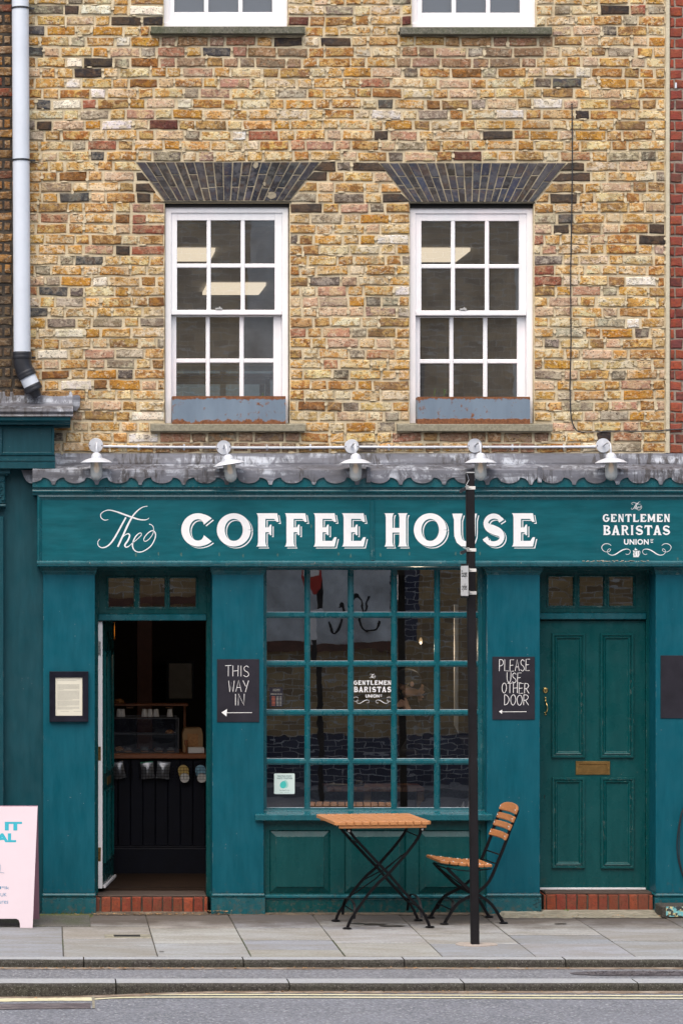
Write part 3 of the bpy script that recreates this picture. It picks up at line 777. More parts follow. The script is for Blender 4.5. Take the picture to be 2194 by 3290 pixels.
# ---------------------------------------------------------------- sash windows
def sash_window(x0, y0, bottom=True, top_only=False, dx=0.0):
    """x0,y0: frame's outer top-left corner in photograph pixels; sizes in pixels of the wall plane"""
    w = part('sash_window', B)
    Yf = .050
    U = lambda px: X(x0 + px); V = lambda py: Z(y0 + py)
    H = 722
    # box frame
    m = MB()
    m.ring(U(0), U(395), V(H), V(0), [(0, Yf+.09), (0, Yf+.002), (.002, Yf), (.040, Yf), (.042, Yf+.004), (.042, Yf+.10)])
    smooth = m.build('frame', M['white_paint'], w)
    # sashes: (x inset, top, bottom, rows of panes, y depth)
    def sash(nm, xa, xb, ya, yb, cols, rows, y, rail_b, rail_t):
        m = MB()
        px0_, px1_ = cols[0][0], cols[-1][1]; py0_, py1_ = rows[0][0], rows[-1][1]
        m.bbox(U(xa), U(px0_), y, y+.045, V(yb), V(ya), .002); m.bbox(U(px1_), U(xb), y, y+.045, V(yb), V(ya), .002)
        m.bbox(U(px0_)+.0002, U(px1_)-.0002, y+.0015, y+.045, V(py0_), V(ya), .002)
        m.bbox(U(px0_)+.0002, U(px1_)-.0002, y+.0015, y+.045, V(yb), V(py1_), .002)
        m.build(nm, M['white_paint'], w)
        for i in range(len(cols)-1):
            a, b = U(cols[i][1]), U(cols[i+1][0]); c = .0035
            g = MB(); g.prism_y([(a,0),(b,0)],0,0) if False else None
            vs = []
            for z in (V(py1_)+.0003, V(py0_)-.0003):
                vs += [(a, y+.022, z), (a, y+.010, z), (a+c*1.5, y+.003, z), (b-c*1.5, y+.003, z), (b, y+.010, z), (b, y+.022, z)]
            fs = [(k, k+1, k+7, k+6) for k in range(5)] + [(5,0,6,11), (0,5,4,3,2,1), (6,7,8,9,10,11)]
            g.add(vs, fs); g.build('glazing_bar', M['white_paint'], w)
        for i in range(len(rows)-1):
            a, b = V(rows[i+1][0]), V(rows[i][1])
            for cidx in range(len(cols)):
                xl, xr = U(cols[cidx][0])-.0004, U(cols[cidx][1])+.0004
                g = MB(); g.prism_x([(y+.022,a),(y+.0105,a),(y+.004,a+.005),(y+.004,b-.005),(y+.0105,b),(y+.022,b)], xl, xr)
                g.build('glazing_bar', M['white_paint'], w)
        for ca, cb in cols:
            for ra, rb in rows:
                g = MB(); tl = rnd.uniform(-.0004, .0004); t2 = rnd.uniform(-.0004, .0004)
                xa_, xb_ = U(ca)-.003, U(cb)+.003; za_, zb_ = V(rb)-.003, V(ra)+.003; yy = y+.016
                g.add([(xa_, yy+tl, za_), (xb_, yy-tl, za_), (xb_, yy-tl+t2, zb_), (xa_, yy+tl+t2, zb_)], [(0,1,2,3)])
                g.build('pane', M['glass_sash'], w)
    c1 = [(38,133.5),(147,243),(256.5,352.5)]; c2 = [(36.5,132),(145,240.5),(254.5,350)]
    sash('upper_sash', 19, 376, 17, 347, c1, [(42,181.5),(195,331)], Yf+.012, 0, 0)
    sash('lower_sash', 19, 376, 331+17.5, 706, c2, [(350+1,486),(500,660)], Yf+.060, 0, 0)
    # meeting rail stands proud of the lower sash
    g = MB(); g.bbox(U(19)+.001, U(376)-.001, Yf+.006, Yf+.055, V(346.5), V(332), .003); g.build('meeting_rail', M['white_paint'], w)
    g = MB(); g.bbox(U(161), U(183), Yf+.0, Yf+.02, V(330), V(325), .001); g.bbox(U(173), U(178), Yf+.002, Yf+.016, V(325), V(321), .001); g.build('sash_catch', M['steel'], w)
    g = MB(); g.bbox(U(0), U(395), Yf-.012, Yf+.09, V(H+0), V(706), .003); g.build('cill', M['white_paint'], w)
    # roller blind just showing at the head, and pulley corners
    g = MB(); g.bbox(U(25), U(370), Yf+.13, Yf+.16, V(56), V(20), .004); g.build('blind', M['glass_blind'], w)
    for a in (3, 380):
        g = MB(); g.bbox(U(a), U(a+12), Yf-.012, Yf+.01, V(H), V(H-16), .002); g.build('corner_bracket', M['black_paint'], w)
    return w
M['glass_blind'] = plain('pale_roller_blind', (.30,.36,.38,1), .7)
sash_window(533, 662); sash_window(1319, 664)

def top_window(x0, yb):
    w = part('upper_floor_window', B); Yf = .050
    U = lambda px: X(x0 + px); V = lambda py: Z(py)
    top = yb - 722
    m = MB(); m.ring(U(0), U(397), V(yb), V(top), [(0, Yf+.09), (0, Yf), (.037, Yf), (.039, Yf+.006), (.039, Yf+.10)]); m.build('frame', M['white_paint'], w)
    m = MB(); m.bbox(U(0)+.001, U(397)-.001, Yf-.014, Yf+.08, V(yb), V(yb-19), .003); m.build('cill', M['white_paint'], w)
    cols = [(34,130),(144,240.5),(254,349.5)]; rows = [(top+42, yb-55)]
    m = MB()
    m.bbox(U(17), U(34), Yf+.012, Yf+.06, V(yb-19), V(top+17), .002); m.bbox(U(349.5), U(380), Yf+.012, Yf+.06, V(yb-19), V(top+17), .002)
    m.bbox(U(34)+.0002, U(349.5)-.0002, Yf+.0135, Yf+.06, V(yb-19), V(yb-55), .002)
    m.bbox(U(34)+.0002, U(349.5)-.0002, Yf+.0135, Yf+.06, V(top+42), V(top+17), .002); m.build('sash', M['white_paint'], w)
    for a, b in ((130,144),(240.5,254)):
        m = MB(); m.bbox(U(a), U(b), Yf+.016, Yf+.04, V(yb-55)-.0003, V(top+42), .004); m.build('glazing_bar', M['white_paint'], w)
    for a, b in cols:
        for i in range(4):
            z0 = V(yb-55) + i*.33; 
            g = MB(); tl = rnd.uniform(-.001, .001)
            g.add([(U(a)-.003, Yf+.03+tl, z0), (U(b)+.003, Yf+.03-tl, z0), (U(b)+.003, Yf+.03-tl, z0+.318), (U(a)-.003, Yf+.03+tl, z0+.318)], [(0,1,2,3)])
            g.build('pane', M['glass_top'], w)
top_window(528, 88); top_window(1325, 90)
for a_, b_ in ((560, 892), (1356, 1690)):
    g = MB(); g.bbox(X(a_), X(b_), .125, .135, Z(45), Z(-620), .002); g.build('blind', M['top_tint'], B)  # flat sheet added behind the top panes to turn them bluish

def stone_sill(x0, x1, y0, y1, mat, proj=.055):
    m = MB(); a, b = X(x0), X(x1); zt, zb = Z(y0), Z(y1)
    m.prism_x([(.05, zb), (-proj, zb), (-proj-.004, zb+.004), (-proj-.002, zt-.006), (-proj+.004, zt-.001), (.05, zt+.012)], a, b)
    o = m.build('window_sill', mat, B); return o
stone_sill(486, 978, 89, 113, M['sill_old']); stone_sill(1283, 1768, 91, 115, M['sill_old'])
stone_sill(484, 980, 1363, 1387, M['sill']); stone_sill(1273, 1770, 1363, 1387, M['sill'])
# steel lintels in the shadow over the lower windows
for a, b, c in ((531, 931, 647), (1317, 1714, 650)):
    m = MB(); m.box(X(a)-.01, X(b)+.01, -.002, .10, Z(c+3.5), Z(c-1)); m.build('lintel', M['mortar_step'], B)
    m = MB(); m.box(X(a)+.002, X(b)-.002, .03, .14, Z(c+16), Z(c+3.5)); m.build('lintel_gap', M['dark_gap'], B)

# rooms behind the glass
def room(x0, x1, y0, y1, z0, z1, mats, name='interior_wall'):
    m = MB(); vs = [(x0,y0,z0),(x1,y0,z0),(x1,y1,z0),(x0,y1,z0),(x0,y0,z1),(x1,y0,z1),(x1,y1,z1),(x0,y1,z1)]
    m.cm = 0; m.add(vs, [(0,4,7,3),(1,2,6,5),(3,7,6,2)]); m.cm = 1; m.add(vs, [(4,5,6,7)]); m.cm = 2; m.add(vs, [(0,3,2,1)])
    return m.build(name, mats, B)
room(X(100), X(2120), .301, 9.5, 3.32, 5.32, [M['pale_wall'], M['pale_wall'], M['dark_wood']])
room(X(100), X(2120), .301, 4.0, 5.62, 8.6, [M['dark_wall'], M['dark_wall'], M['dark_wall']])
LZ = 5.30
def cpanel(pxl, pxr, pya, pyb, zc=LZ):
    d0 = (zc - CAMZ)*F/(PY0 - pya); d1 = (zc - CAMZ)*F/(PY0 - pyb)
    x1 = CAMX + (pxr - PX0)*d0/F; x0 = x1 - .6 if pxl is None else CAMX + (pxl-PX0)*d0/F
    m = MB(); m.box(x0, x1, d0-D, d1-D, zc-.012, zc+.015)
    o = m.build('ceiling_light', M['panel_light'])
    return o
l1 = cpanel(None, 692, 802, 836); tag(l1, 'lit ceiling panel behind the upper left panes of the left sash window', 'ceiling light', 'ceiling panels lit in the upstairs office')
l2 = cpanel(668, 854.5, 913, 944); tag(l2, 'lit ceiling panel behind the middle panes of the left sash window', 'ceiling light', 'ceiling panels lit in the upstairs office')
l3 = cpanel(None, 1510, 802, 838); tag(l3, 'lit ceiling panel behind the right sash window', 'ceiling light', 'ceiling panels lit in the upstairs office')
# far office window and a desk seen through the lower left sash
fw = part('rear_window', B)
m = MB(); m.ring(-1.05, .55, 3.62, 4.62, [(0, 9.48), (0, 9.40), (.05, 9.40), (.05, 9.47)]); m.bbox(-.28, -.22, 9.41, 9.46, 3.62, 4.62, .004); m.build('rear_frame', M['glass_blind'], fw)
m = MB(); m.box(-1.0, .5, 9.44, 9.46, 3.67, 4.57); m.build('rear_pane', emit('dim_rear_daylight', (.30,.42,.46,1), .16), fw)
dk = thing('office_desk', 'dark office desk behind the lower panes of the left sash window', 'desk', (-.8, 3.2, 3.32))
m = MB(); m.bbox(-1.15, -.25, 2.8, 3.5, 4.02, 4.06, .005); m.build('desk_top', M['frame_black'], dk)
for dx_, dy_ in ((-1.1,2.85),(-.3,2.85),(-1.1,3.45),(-.3,3.45)):
    m = MB(); m.bbox(dx_-.02, dx_+.02, dy_-.02, dy_+.02, 3.32, 4.02, .003); m.build('leg', M['iron'], dk)

# ---------------------------------------------------------------- planter boxes
def planter(x0, x1, y0, y1, label, side):
    t = thing('planter_box', label, 'planter', (X(x0), -.03, Z(y1)), 'steel planter boxes on the window sills')
    a, b = X(x0, -.05), X(x1, -.05); zt, zb = Z(y0, -.05), Z(y1, -.05)
    m = MB(); m.box(a, b, -.052, -.048, zb, zt); m.box(a, a+.003, -.0475, .045, zb, zt); m.box(b-.003, b, -.0475, .045, zb, zt); m.box(a+.003, b-.003, .042, .045, zb, zt); m.box(a+.003, b-.003, -.0475, .042, zb, zb+.004)
    m.box(a, b, -.048, -.036, zt-.002, zt+.003)
    m.build('trough', M['planter'], t)
    m = MB(); 
    n = 26
    vs = []; fs = []
    for j in range(5):
        for i in range(n):
            vs.append((a+.004+(b-a-.008)*i/(n-1), -.046+.087*j/4, zt-.035+rnd.uniform(0, .02)))
    for j in range(4):
        for i in range(n-1): fs.append((j*n+i, j*n+i+1, (j+1)*n+i+1, (j+1)*n+i))
    m.add(vs, fs); m.build('soil', M['litter'], t)
    return t
planter(554, 918, 1274, 1362, 'blue grey steel planter with rust along its rim under left sash window', 0)
planter(1341, 1702, 1276, 1362, 'blue grey steel planter with broad rust band along its foot, right sash window', 1)
def sprig(px, py, h, label, nleaf=9, s=.011):
    base = at(px, 1276, -.02); t = thing('weed_plant', label, 'plant', tuple(base))
    m = MB(); pts = [base + Vector((rnd.uniform(-.003, .003)*k, 0, h*k/4)) for k in range(5)]
    m.tube(pts, .0012, 5); m.build('stem', M['leaf'], t)
    m = MB()
    for i in range(nleaf):
        k = .25 + .75*i/nleaf; p = base + Vector((0, 0, h*k)); a = i*2.4; r = s*rnd.uniform(.7, 1.3)
        d = Vector((math.cos(a), math.sin(a)*.6, .45)); u = Vector((-math.sin(a), math.cos(a), 0))*.5
        m.add([p, p+(d*.5+u*.6)*r*1.4, p+d*r*2, p+(d*.5-u*.6)*r*1.4], [(0,1,2,3)])
    o = m.build('leaves', M['leaf'], t); o['kind'] = 'stuff'
sprig(1427, 1250, .055, 'small bright green weed growing up from the right planter box', 14, .010)
sprig(1395, 1255, .06, 'thin wispy weed beside the bright green weed in right planter', 6, .004)
sprig(844, 1265, .03, 'tiny dried seedling at the rim of the left planter', 4, .005)

# ---------------------------------------------------------------- neighbour on the right: red brick
RB = thing('red_brick_building', 'red brick house at the right edge beyond the pale cement joint', 'building', (X(2150), 0, 0))
m = MB(); m.box(X(2149), X(2700), .004, .5, Z(1456), Z(-1300)); m.build('wall', M['mortar_red'], RB)
rb = []
for k in range(-17, 28):
    y0 = ROW0 + 4 + k*ROWH; y1 = y0 + ROWH
    xs = [2150, 2192, 2243, 2340, 2390] if k % 2 else [2150, 2167, 2262, 2313, 2400]
    for a, b in zip(xs, xs[1:]):
        rb.append(dict(x0=a, x1=b, y0=y0, y1=y1, q=((a+2,y0+3),(b-3,y0+3),(b-3,y1-3),(a+2,y1-3)), kind=None, area=(b-a)*27))
RED = [((.28,.065,.045), (.18,.05,.045)), ((.23,.05,.04), (.30,.09,.05)), ((.13,.045,.045), (.22,.06,.05)), ((.33,.08,.045), (.22,.06,.05))]
emit_bricks(rb, RB, M['red_brick'], pickf=lambda: rnd.choice(RED))

# ---------------------------------------------------------------- neighbour on the left: sooty brick, lead cornice, teal shop front
LB = thing('sooty_brick_building', 'sooty brown brick house behind the white pipe with lead covered teal cornice', 'building', (X(0), 0, 0))
m = MB(); m.box(X(-500), X(87.5), .003, .5, Z(1700), Z(-1300)); m.build('wall', M['mortar_dark'], LB)
lb = []
for k in range(-17, 24):
    y0 = ROW0 - 6 + k*ROWH; y1 = y0 + ROWH
    xs = [-110, -58, -8, 44, 86] if k % 2 else [-150, -100, 12, 38, 86]
    for a, b in zip(xs, xs[1:]):
        lb.append(dict(x0=a, x1=b, y0=y0, y1=y1, q=((a+4,y0+5),(b-4,y0+5),(b-4,y1-4),(a+4,y1-4)), kind='low' if y0 > 850 else None, area=(b-a)*27))
SOOT = [((.30,.15,.045), (.16,.085,.035)), ((.22,.12,.05), (.10,.06,.035)), ((.36,.18,.05), (.22,.12,.05)), ((.10,.06,.04), (.20,.11,.05)), ((.30,.20,.11), (.15,.08,.04)), ((.20,.06,.035), (.12,.06,.04))]
emit_bricks(lb, LB, M['brick'], pickf=lambda: rnd.choice(SOOT), spec={'low': ((.13,.085,.045), (.07,.05,.04))})

YL = -.30
g = MB()   # lead covered shelf
zt, zb = Z(1260, 0), Z(1338, YL)
g.prism_x([(.002, Z(1258)), (-.004, Z(1262)), (-.02, Z(1296)), (-.10, Z(1300, -.1)), (YL+.03, Z(1308, YL)), (YL, Z(1314, YL)), (YL-.004, Z(1322, YL)), (YL+.01, Z(1330, YL)), (YL, Z(1337, YL)), (YL+.03, Z(1340, YL)), (.002, Z(1345))], X(-500), X(236, YL))
o = g.build('lead_shelf', M['lead'], LB); 
g = MB(); poly = [(236,1272),(250,1270),(259,1275),(257,1308),(246,1322),(238,1320),(233,1290)]
g.prism_y([(X(a), Z(b)) for a, b in poly], -.06, -.012); g.build('lead_end_flap', M['lead'], LB)
hump = MB(); hump.lathe([(.045,-.0),(.04,.02),(.02,.035),(0,.04)], (X(72,-.02), -.03, Z(1270)), 14); 
g = MB()   # cornice under the shelf and the deep fascia box below
g.prism_x([(-.02, Z(1340, YL)), (YL+.012, Z(1340, YL)), (YL+.016, Z(1350, YL)), (YL+.05, Z(1356, YL)), (YL+.055, Z(1362, YL)), (-.17, Z(1366, -.17)), (-.17, Z(1372, -.17)), (-.02, Z(1372, -.17))], X(-500), X(228, YL))
g.build('cornice', M['teal_old'], LB)
g = MB(); YB = -.17
g.box(X(-500), X(176, YB), YB, .05, Z(1504, YB), Z(1366, YB)); g.build('fascia_box', M['teal_old'], LB)
g = MB(); g.ring(X(2, YB), X(175, YB), Z(1462, YB), Z(1368, YB), [(0, YB-.001), (0, YB-.012), (.012, YB-.014), (.018, YB-.004), (.022, YB-.002)]); g.build('panel_moulding', M['teal_old'], LB)
g = MB(); g.prism_x([(YB, Z(1505, YB)), (YB-.016, Z(1505, YB)), (YB-.016, Z(1488, YB)), (YB-.006, Z(1486, YB)), (YB-.006, Z(1482, YB)), (YB-.012, Z(1481, YB)), (YB-.012, Z(1476, YB)), (YB-.005, Z(1474, YB)), (YB-.005, Z(1466, YB)), (YB-.009, Z(1464, YB)), (YB, Z(1463, YB))], X(-500), X(178, YB)); g.build('lower_moulding', M['teal_old'], LB)
g = MB(); g.box(X(-500), X(140), -.03, .4, 0, Z(1500)); g.build('party_pilaster', M['teal_old'], LB)
g = MB(); g.bbox(X(-200, -.09), X(13, -.09), -.09, -.0305, .18, Z(1660), .004); g.build('pilaster', M['teal_old'], LB)
g = MB(); g.bbox(X(-200, -.14), X(35, -.14), -.14, -.031, Z(1522, -.14), Z(1505, -.14), .004); g.bbox(X(-200, -.12), X(28, -.12), -.12, -.031, Z(1527, -.12), Z(1522, -.12), .002); g.build('bracket_cap', M['teal_old'], LB)
g = MB(); g.bbox(X(-60, -.11), X(18, -.11), -.10, -.031, Z(1620), Z(1527), .006)
for i in range(34):
    px = rnd.uniform(-20, 16); py = rnd.uniform(1533, 1612); r = rnd.uniform(.006, .014)
    g.lathe([(r,0),(r*.8,r*.6),(r*.3,r*.95),(0,r)], (X(px,-.1), -.099, Z(py,-.1)), 7, 'y')
g.build('carved_console', M['teal_old'], LB)
g = MB(); g.prism_x([(-.03, Z(1632)), (-.115, Z(1630)), (-.122, Z(1626)), (-.115, Z(1621)), (-.03, Z(1620))], X(-200), X(19, -.12)); g.build('console_bead', M['teal_old'], LB)
g = MB(); g.bbox(X(-200, -.1), X(20, -.1), -.11, -.0305, 0, .18, .004); g.build('pilaster_base', M['teal_old'], LB)

# ---------------------------------------------------------------- drain pipe
DP = thing('drain_pipe', 'white plastic drain pipe with black elbow at the left of the brick wall', 'pipe', (X(70), -.08, Z(1270)))
yp = -.078; r = .0605
g = MB(); g.tube([at(62.5, -800, yp), at(72.5, 1133, yp)], r, 24); smooth_by_angle(g.build('pipe', M['white_plastic'], DP))
def collar(c, d, rr, h, mat, nm='collar'):
    g = MB(); g.lathe([(rr*.98,-h/2),(rr,-h/2+.003),(rr,-.004),(rr*.985,0),(rr,.004),(rr,h/2-.003),(rr*.98,h/2)], (0,0,0), 24)
    q = Vector((0,0,1)).rotation_difference(Vector(d).normalized()).to_matrix().to_4x4()
    g.xform(Matrix.Translation(c) @ q); return smooth_by_angle(g.build(nm, mat, DP))
collar(at(72.5, 1142, yp), (0,0,1), r+.008, .05, M['black_plastic'])
d1 = (at(118, 1258, yp) - at(86, 1190, yp)).normalized()
g = MB(); g.tube([at(72.5, 1138, yp), at(72.8, 1160, yp), at(75, 1176, yp), at(80, 1190, yp), at(87, 1204, yp)], r+.003, 24); smooth_by_angle(g.build('elbow', M['black_plastic'], DP))
collar(at(86, 1202, yp), d1, r+.008, .045, M['black_plastic'])
g = MB(); g.tube([at(87, 1204, yp), at(107, 1246, yp)], r*.97, 24); smooth_by_angle(g.build('pipe', M['white_plastic'], DP))
collar(at(107, 1247, yp), d1, r+.006, .045, M['black_plastic'])
g = MB(); g.tube([at(108, 1250, yp), at(116, 1264, yp), at(120, 1275, yp)], [r*.9, r*.6, r*.5], 20); smooth_by_angle(g.build('spout', M['black_plastic'], DP))
for py in (27, 515):
    px = 62.5 + 10*(py+800)/1933
    g = MB(); g.lathe([(r+.0005,-.007),(r+.005,-.006),(r+.005,.006),(r+.0005,.007)], at(px, py, yp), 24)
    g.bbox(X(px+25, yp), X(px+46, -.02), -.03, -.022, Z(py+6), Z(py-1), .002); g.build('clip', M['black_plastic'], DP)
g = MB(); g.bbox(X(98), X(116), -.03, -.02, Z(1152), Z(1146), .002); g.build('clip', M['black_plastic'], DP)

# ---------------------------------------------------------------- loose cable on the brickwork
g = MB()
cp = [(1836,340),(1837,420),(1837,560),(1834,760),(1832,900),(1833,1100),(1830,1240),(1832,1320),(1836,1352),(1846,1376),(1860,1387),(1900,1388),(1990,1385),(2080,1386),(2160,1380),(2260,1378)]
g.tube([at(a, b, -.014) for a, b in catmull(cp, 4)], .0044, 6)
g.lathe([(0,0),(.006,.003),(.006,.01),(0,.013)], at(1836, 338, -.014), 8)
tag(smooth_by_angle(g.build('cable', M['black_plastic'])), 'thin black cable running down the brick wall beside the right sash window', 'cable')

# ---------------------------------------------------------------- shop front: cornice, lead, fascia
YC, YD_, YF, YP = -.19, -.204, -.13, -.06
XE = 2560      # the shop front runs on past the right edge of the photograph
g = MB()
g.prism_x([(.004, Z(1456)), (-.006, Z(1457)), (-.022, Z(1487)), (-.022, Z(1491)), (.004, Z(1492))], X(178), X(XE), True); g.build('lead_upstand', M['lead'], B)
# welts between lengths of lead, clips
for px in (393, 850, 1250, 1675):
    g = MB(); g.bbox(X(px), X(px+3), -.013, -.009, Z(1489), Z(1457), .001); g.build('lead_seam', M['lead'], B)
g = MB()
nn = 120; vs = []; fs = []
for i in range(nn+1):
    px = 106 + (XE-106)*i/nn
    w1 = rnd.uniform(-.002, .002); w2 = rnd.uniform(-.0025, .0025)
    for (y, py, k) in ((.0, 1488, 0), (-.10, 1497, w1), (YD_+.004, 1508, w2), (YD_-.001, 1512, w2)):
        vs.append((X(px, y), y, Z(py, y) + k))
for i in range(nn):
    for j in range(3): a = i*4+j; fs.append((a, a+1, a+5, a+4))
g.add(vs, fs); g.build('lead_flat', M['lead'], B, smooth=True)
# scalloped drip: round lobes and pointed tabs in turn
top = []; xs = [106 + i*2.0 for i in range(int((XE-106)/2.0)+1)]
def drip(px):
    u = ((px - 138) / 69.6)
    k = math.floor(u); t = u - k
    if k < 0: t = u + 1; a = abs(t - .0); return 1534 + 19*math.sqrt(max(0, 1 - min(1, t)**2))
    if k % 2 == 0:      # tab
        a = abs(t - .5)*2
        return 1557 if a < .16 else 1534 + 23*(1 - math.sqrt(max(0, 1 - (1-(a-.16)/.84)**2)))
    a = abs(t - .5)*2
    return 1533 + 20*math.sqrt(max(0, 1 - a*a))
vs = []; fs = []; n = len(xs)
for px in xs:
    x = X(px, YD_); wv = .0012*math.sin(px*.05) + .0008*math.sin(px*.021)
    zt, zm, zb = Z(1510, YD_), Z(1524, YD_), Z(drip(px), YD_)
    vs += [(x, YD_, zt), (x, YD_-.002+wv, zm), (x, YD_-.002+wv, zb), (x, YD_+.003+wv, zb), (x, YD_+.006, zt)]
for i in range(n-1):
    for j in range(4): a = i*5+j; fs.append((a, a+1, a+6, a+5))
fs.append((0,4,3,2,1))
g = MB(); g.add(vs, fs); g.build('scalloped_lead_drip', M['lead'], B)
for px in (652, 1178-2, 1725):
    g = MB(); g.bbox(X(px, YD_), X(px+14, YD_), YD_-.010, YD_+.001, Z(1551, YD_), Z(1500, YD_), .003); g.build('lead_strap', M['lead'], B)
for px in (362, 910, 1445, 2000):
    g = MB(); g.prism_y([(X(px), Z(1491)), (X(px+19), Z(1491)), (X(px+16), Z(1476)), (X(px+10), Z(1471)), (X(px+3), Z(1475))], -.020, -.008); g.build('lead_clip', M['lead'], B)
g = MB(); g.prism_y([(X(70), Z(1512)), (X(106), Z(1512)), (X(106), Z(1554)), (X(96), Z(1553)), (X(86), Z(1546)), (X(78), Z(1532))], -.09, -.06); g.build('lead_end_return', M['lead'], B)

g = MB()
prof = [(YC+.004, Z(1512,YC)), (YC, Z(1514,YC)), (YC, Z(1565,YC)), (YC+.006, Z(1566,YC)), (-.170, Z(1567,-.17)), (-.168, Z(1573,-.17)),
        (-.173, Z(1574,-.17)), (-.176, Z(1577,-.17)), (-.174, Z(1581,-.17)), (-.160, Z(1584,-.16)), (-.152, Z(1586,-.15)), (-.150, Z(1590,-.15)), (-.146, Z(1591,-.15)), (.05, Z(1591,-.15)), (.05, Z(1512,YC))]
g.prism_x(prof, X(106, YC), X(XE)); g.build('cornice', M['teal'], B)
g = MB(); g.box(X(122, YF), X(XE), YF, .22, Z(1818, YF), Z(1592, YF)); g.build('fascia_board', M['teal_sign'], B)
g = MB(); g.ring(X(121, YF), X(XE+40, YF), Z(1820, YF), Z(1590, YF), [(0, YF+.004), (0, YF-.014), (.004, YF-.019), (.012, YF-.021), (.018, YF-.017), (.021, YF-.010), (.027, YF-.008), (.030, YF-.003), (.034, YF-.001)]); g.build('fascia_moulding', M['teal'], B)
g = MB(); g.prism_x([(YF, Z(1801,YF)), (YF-.016, Z(1802,YF)), (YF-.024, Z(1806,YF)), (YF-.025, Z(1811,YF)), (YF-.018, Z(1815,YF)), (YF-.012, Z(1816,YF)), (YF-.012, Z(1820,YF)), (YF, Z(1822,YF)), (.16, Z(1822,YF)), (.16, Z(1819,YF)), (YF+.001, Z(1819,YF))], X(122, YF)-.004, X(XE)); g.build('fascia_bead', M['teal'], B)
g = MB(); g.bbox(X(1189, YF), X(1203, YF), YF-.010, YF+.001, Z(1801, YF), Z(1607, YF), .0045); g.bbox(X(1194, YF), X(1198, YF), YF-.0125, YF+.001, Z(1800.5, YF), Z(1607.5, YF), .002); g.build('fascia_divider', M['teal'], B)
# chips of bare wood and filler along the bottom bead
g = MB()
for px in list(range(1870, 2080, 7)) + [286, 390, 488, 1010, 1410, 1668]:
    x = px + rnd.uniform(-3, 3); w = rnd.uniform(2, 9 if px > 1800 else 2.5); h = rnd.uniform(.8, 2.0); py = rnd.uniform(1800, 1804) if px > 1800 else 1808
    g.box(X(x, YF), X(x+w, YF), YF-.0262, YF-.010, Z(py+h, YF), Z(py, YF))
g.build('paint_chips', M['chipwood'] if 'chipwood' in M else plain('bare_primed_wood', (.55,.47,.38,1), .9, var=.3, sc=90), B, kind='stuff')

# ---------------------------------------------------------------- lettering
def stem(x0, x1, s=.07, f=.10, top=True, bot=True, y0=0., y1=1.):
    p = []
    if top: p += [(x0-s,y1),(x1+s,y1),(x1+s*.35,y1-f*.45),(x1,y1-f*1.3)]
    else: p += [(x0,y1),(x1,y1)]
    if bot: p += [(x1,y0+f*1.3),(x1+s*.35,y0+f*.45),(x1+s,y0),(x0-s,y0),(x0-s*.35,y0+f*.45),(x0,y0+f*1.3)]
    else: p += [(x1,y0),(x0,y0)]
    if top: p += [(x0,y1-f*1.3),(x0-s*.35,y1-f*.45)]
    return ('P', p)
def arc(cx, cy, rx, ry, t, a0, a1, n=26, tz=None):
    pts = []; ws = []
    for i in range(n+1):
        a = R(a0 + (a1-a0)*i/n); pts.append((cx+(rx-t/2)*math.cos(a), cy+(ry-(tz or t)/2)*math.sin(a)))
        ws.append(t*math.cos(a)**2 + (tz or t)*math.sin(a)**2)
    return ('R', pts, ws)
ARM_T = lambda x: ('P', [(x,1),(.93,1),(1.0,.74),(.90,.74),(.80,.83),(x,.83)])
ARM_B = lambda x: ('P', [(x,0),(.93,0),(1.02,.28),(.92,.28),(.82,.17),(x,.17)])
ARM_M = lambda x: ('P', [(x,.575),(.56,.575),(.62,.66),(.68,.66),(.68,.34),(.62,.34),(.56,.43),(x,.43)])
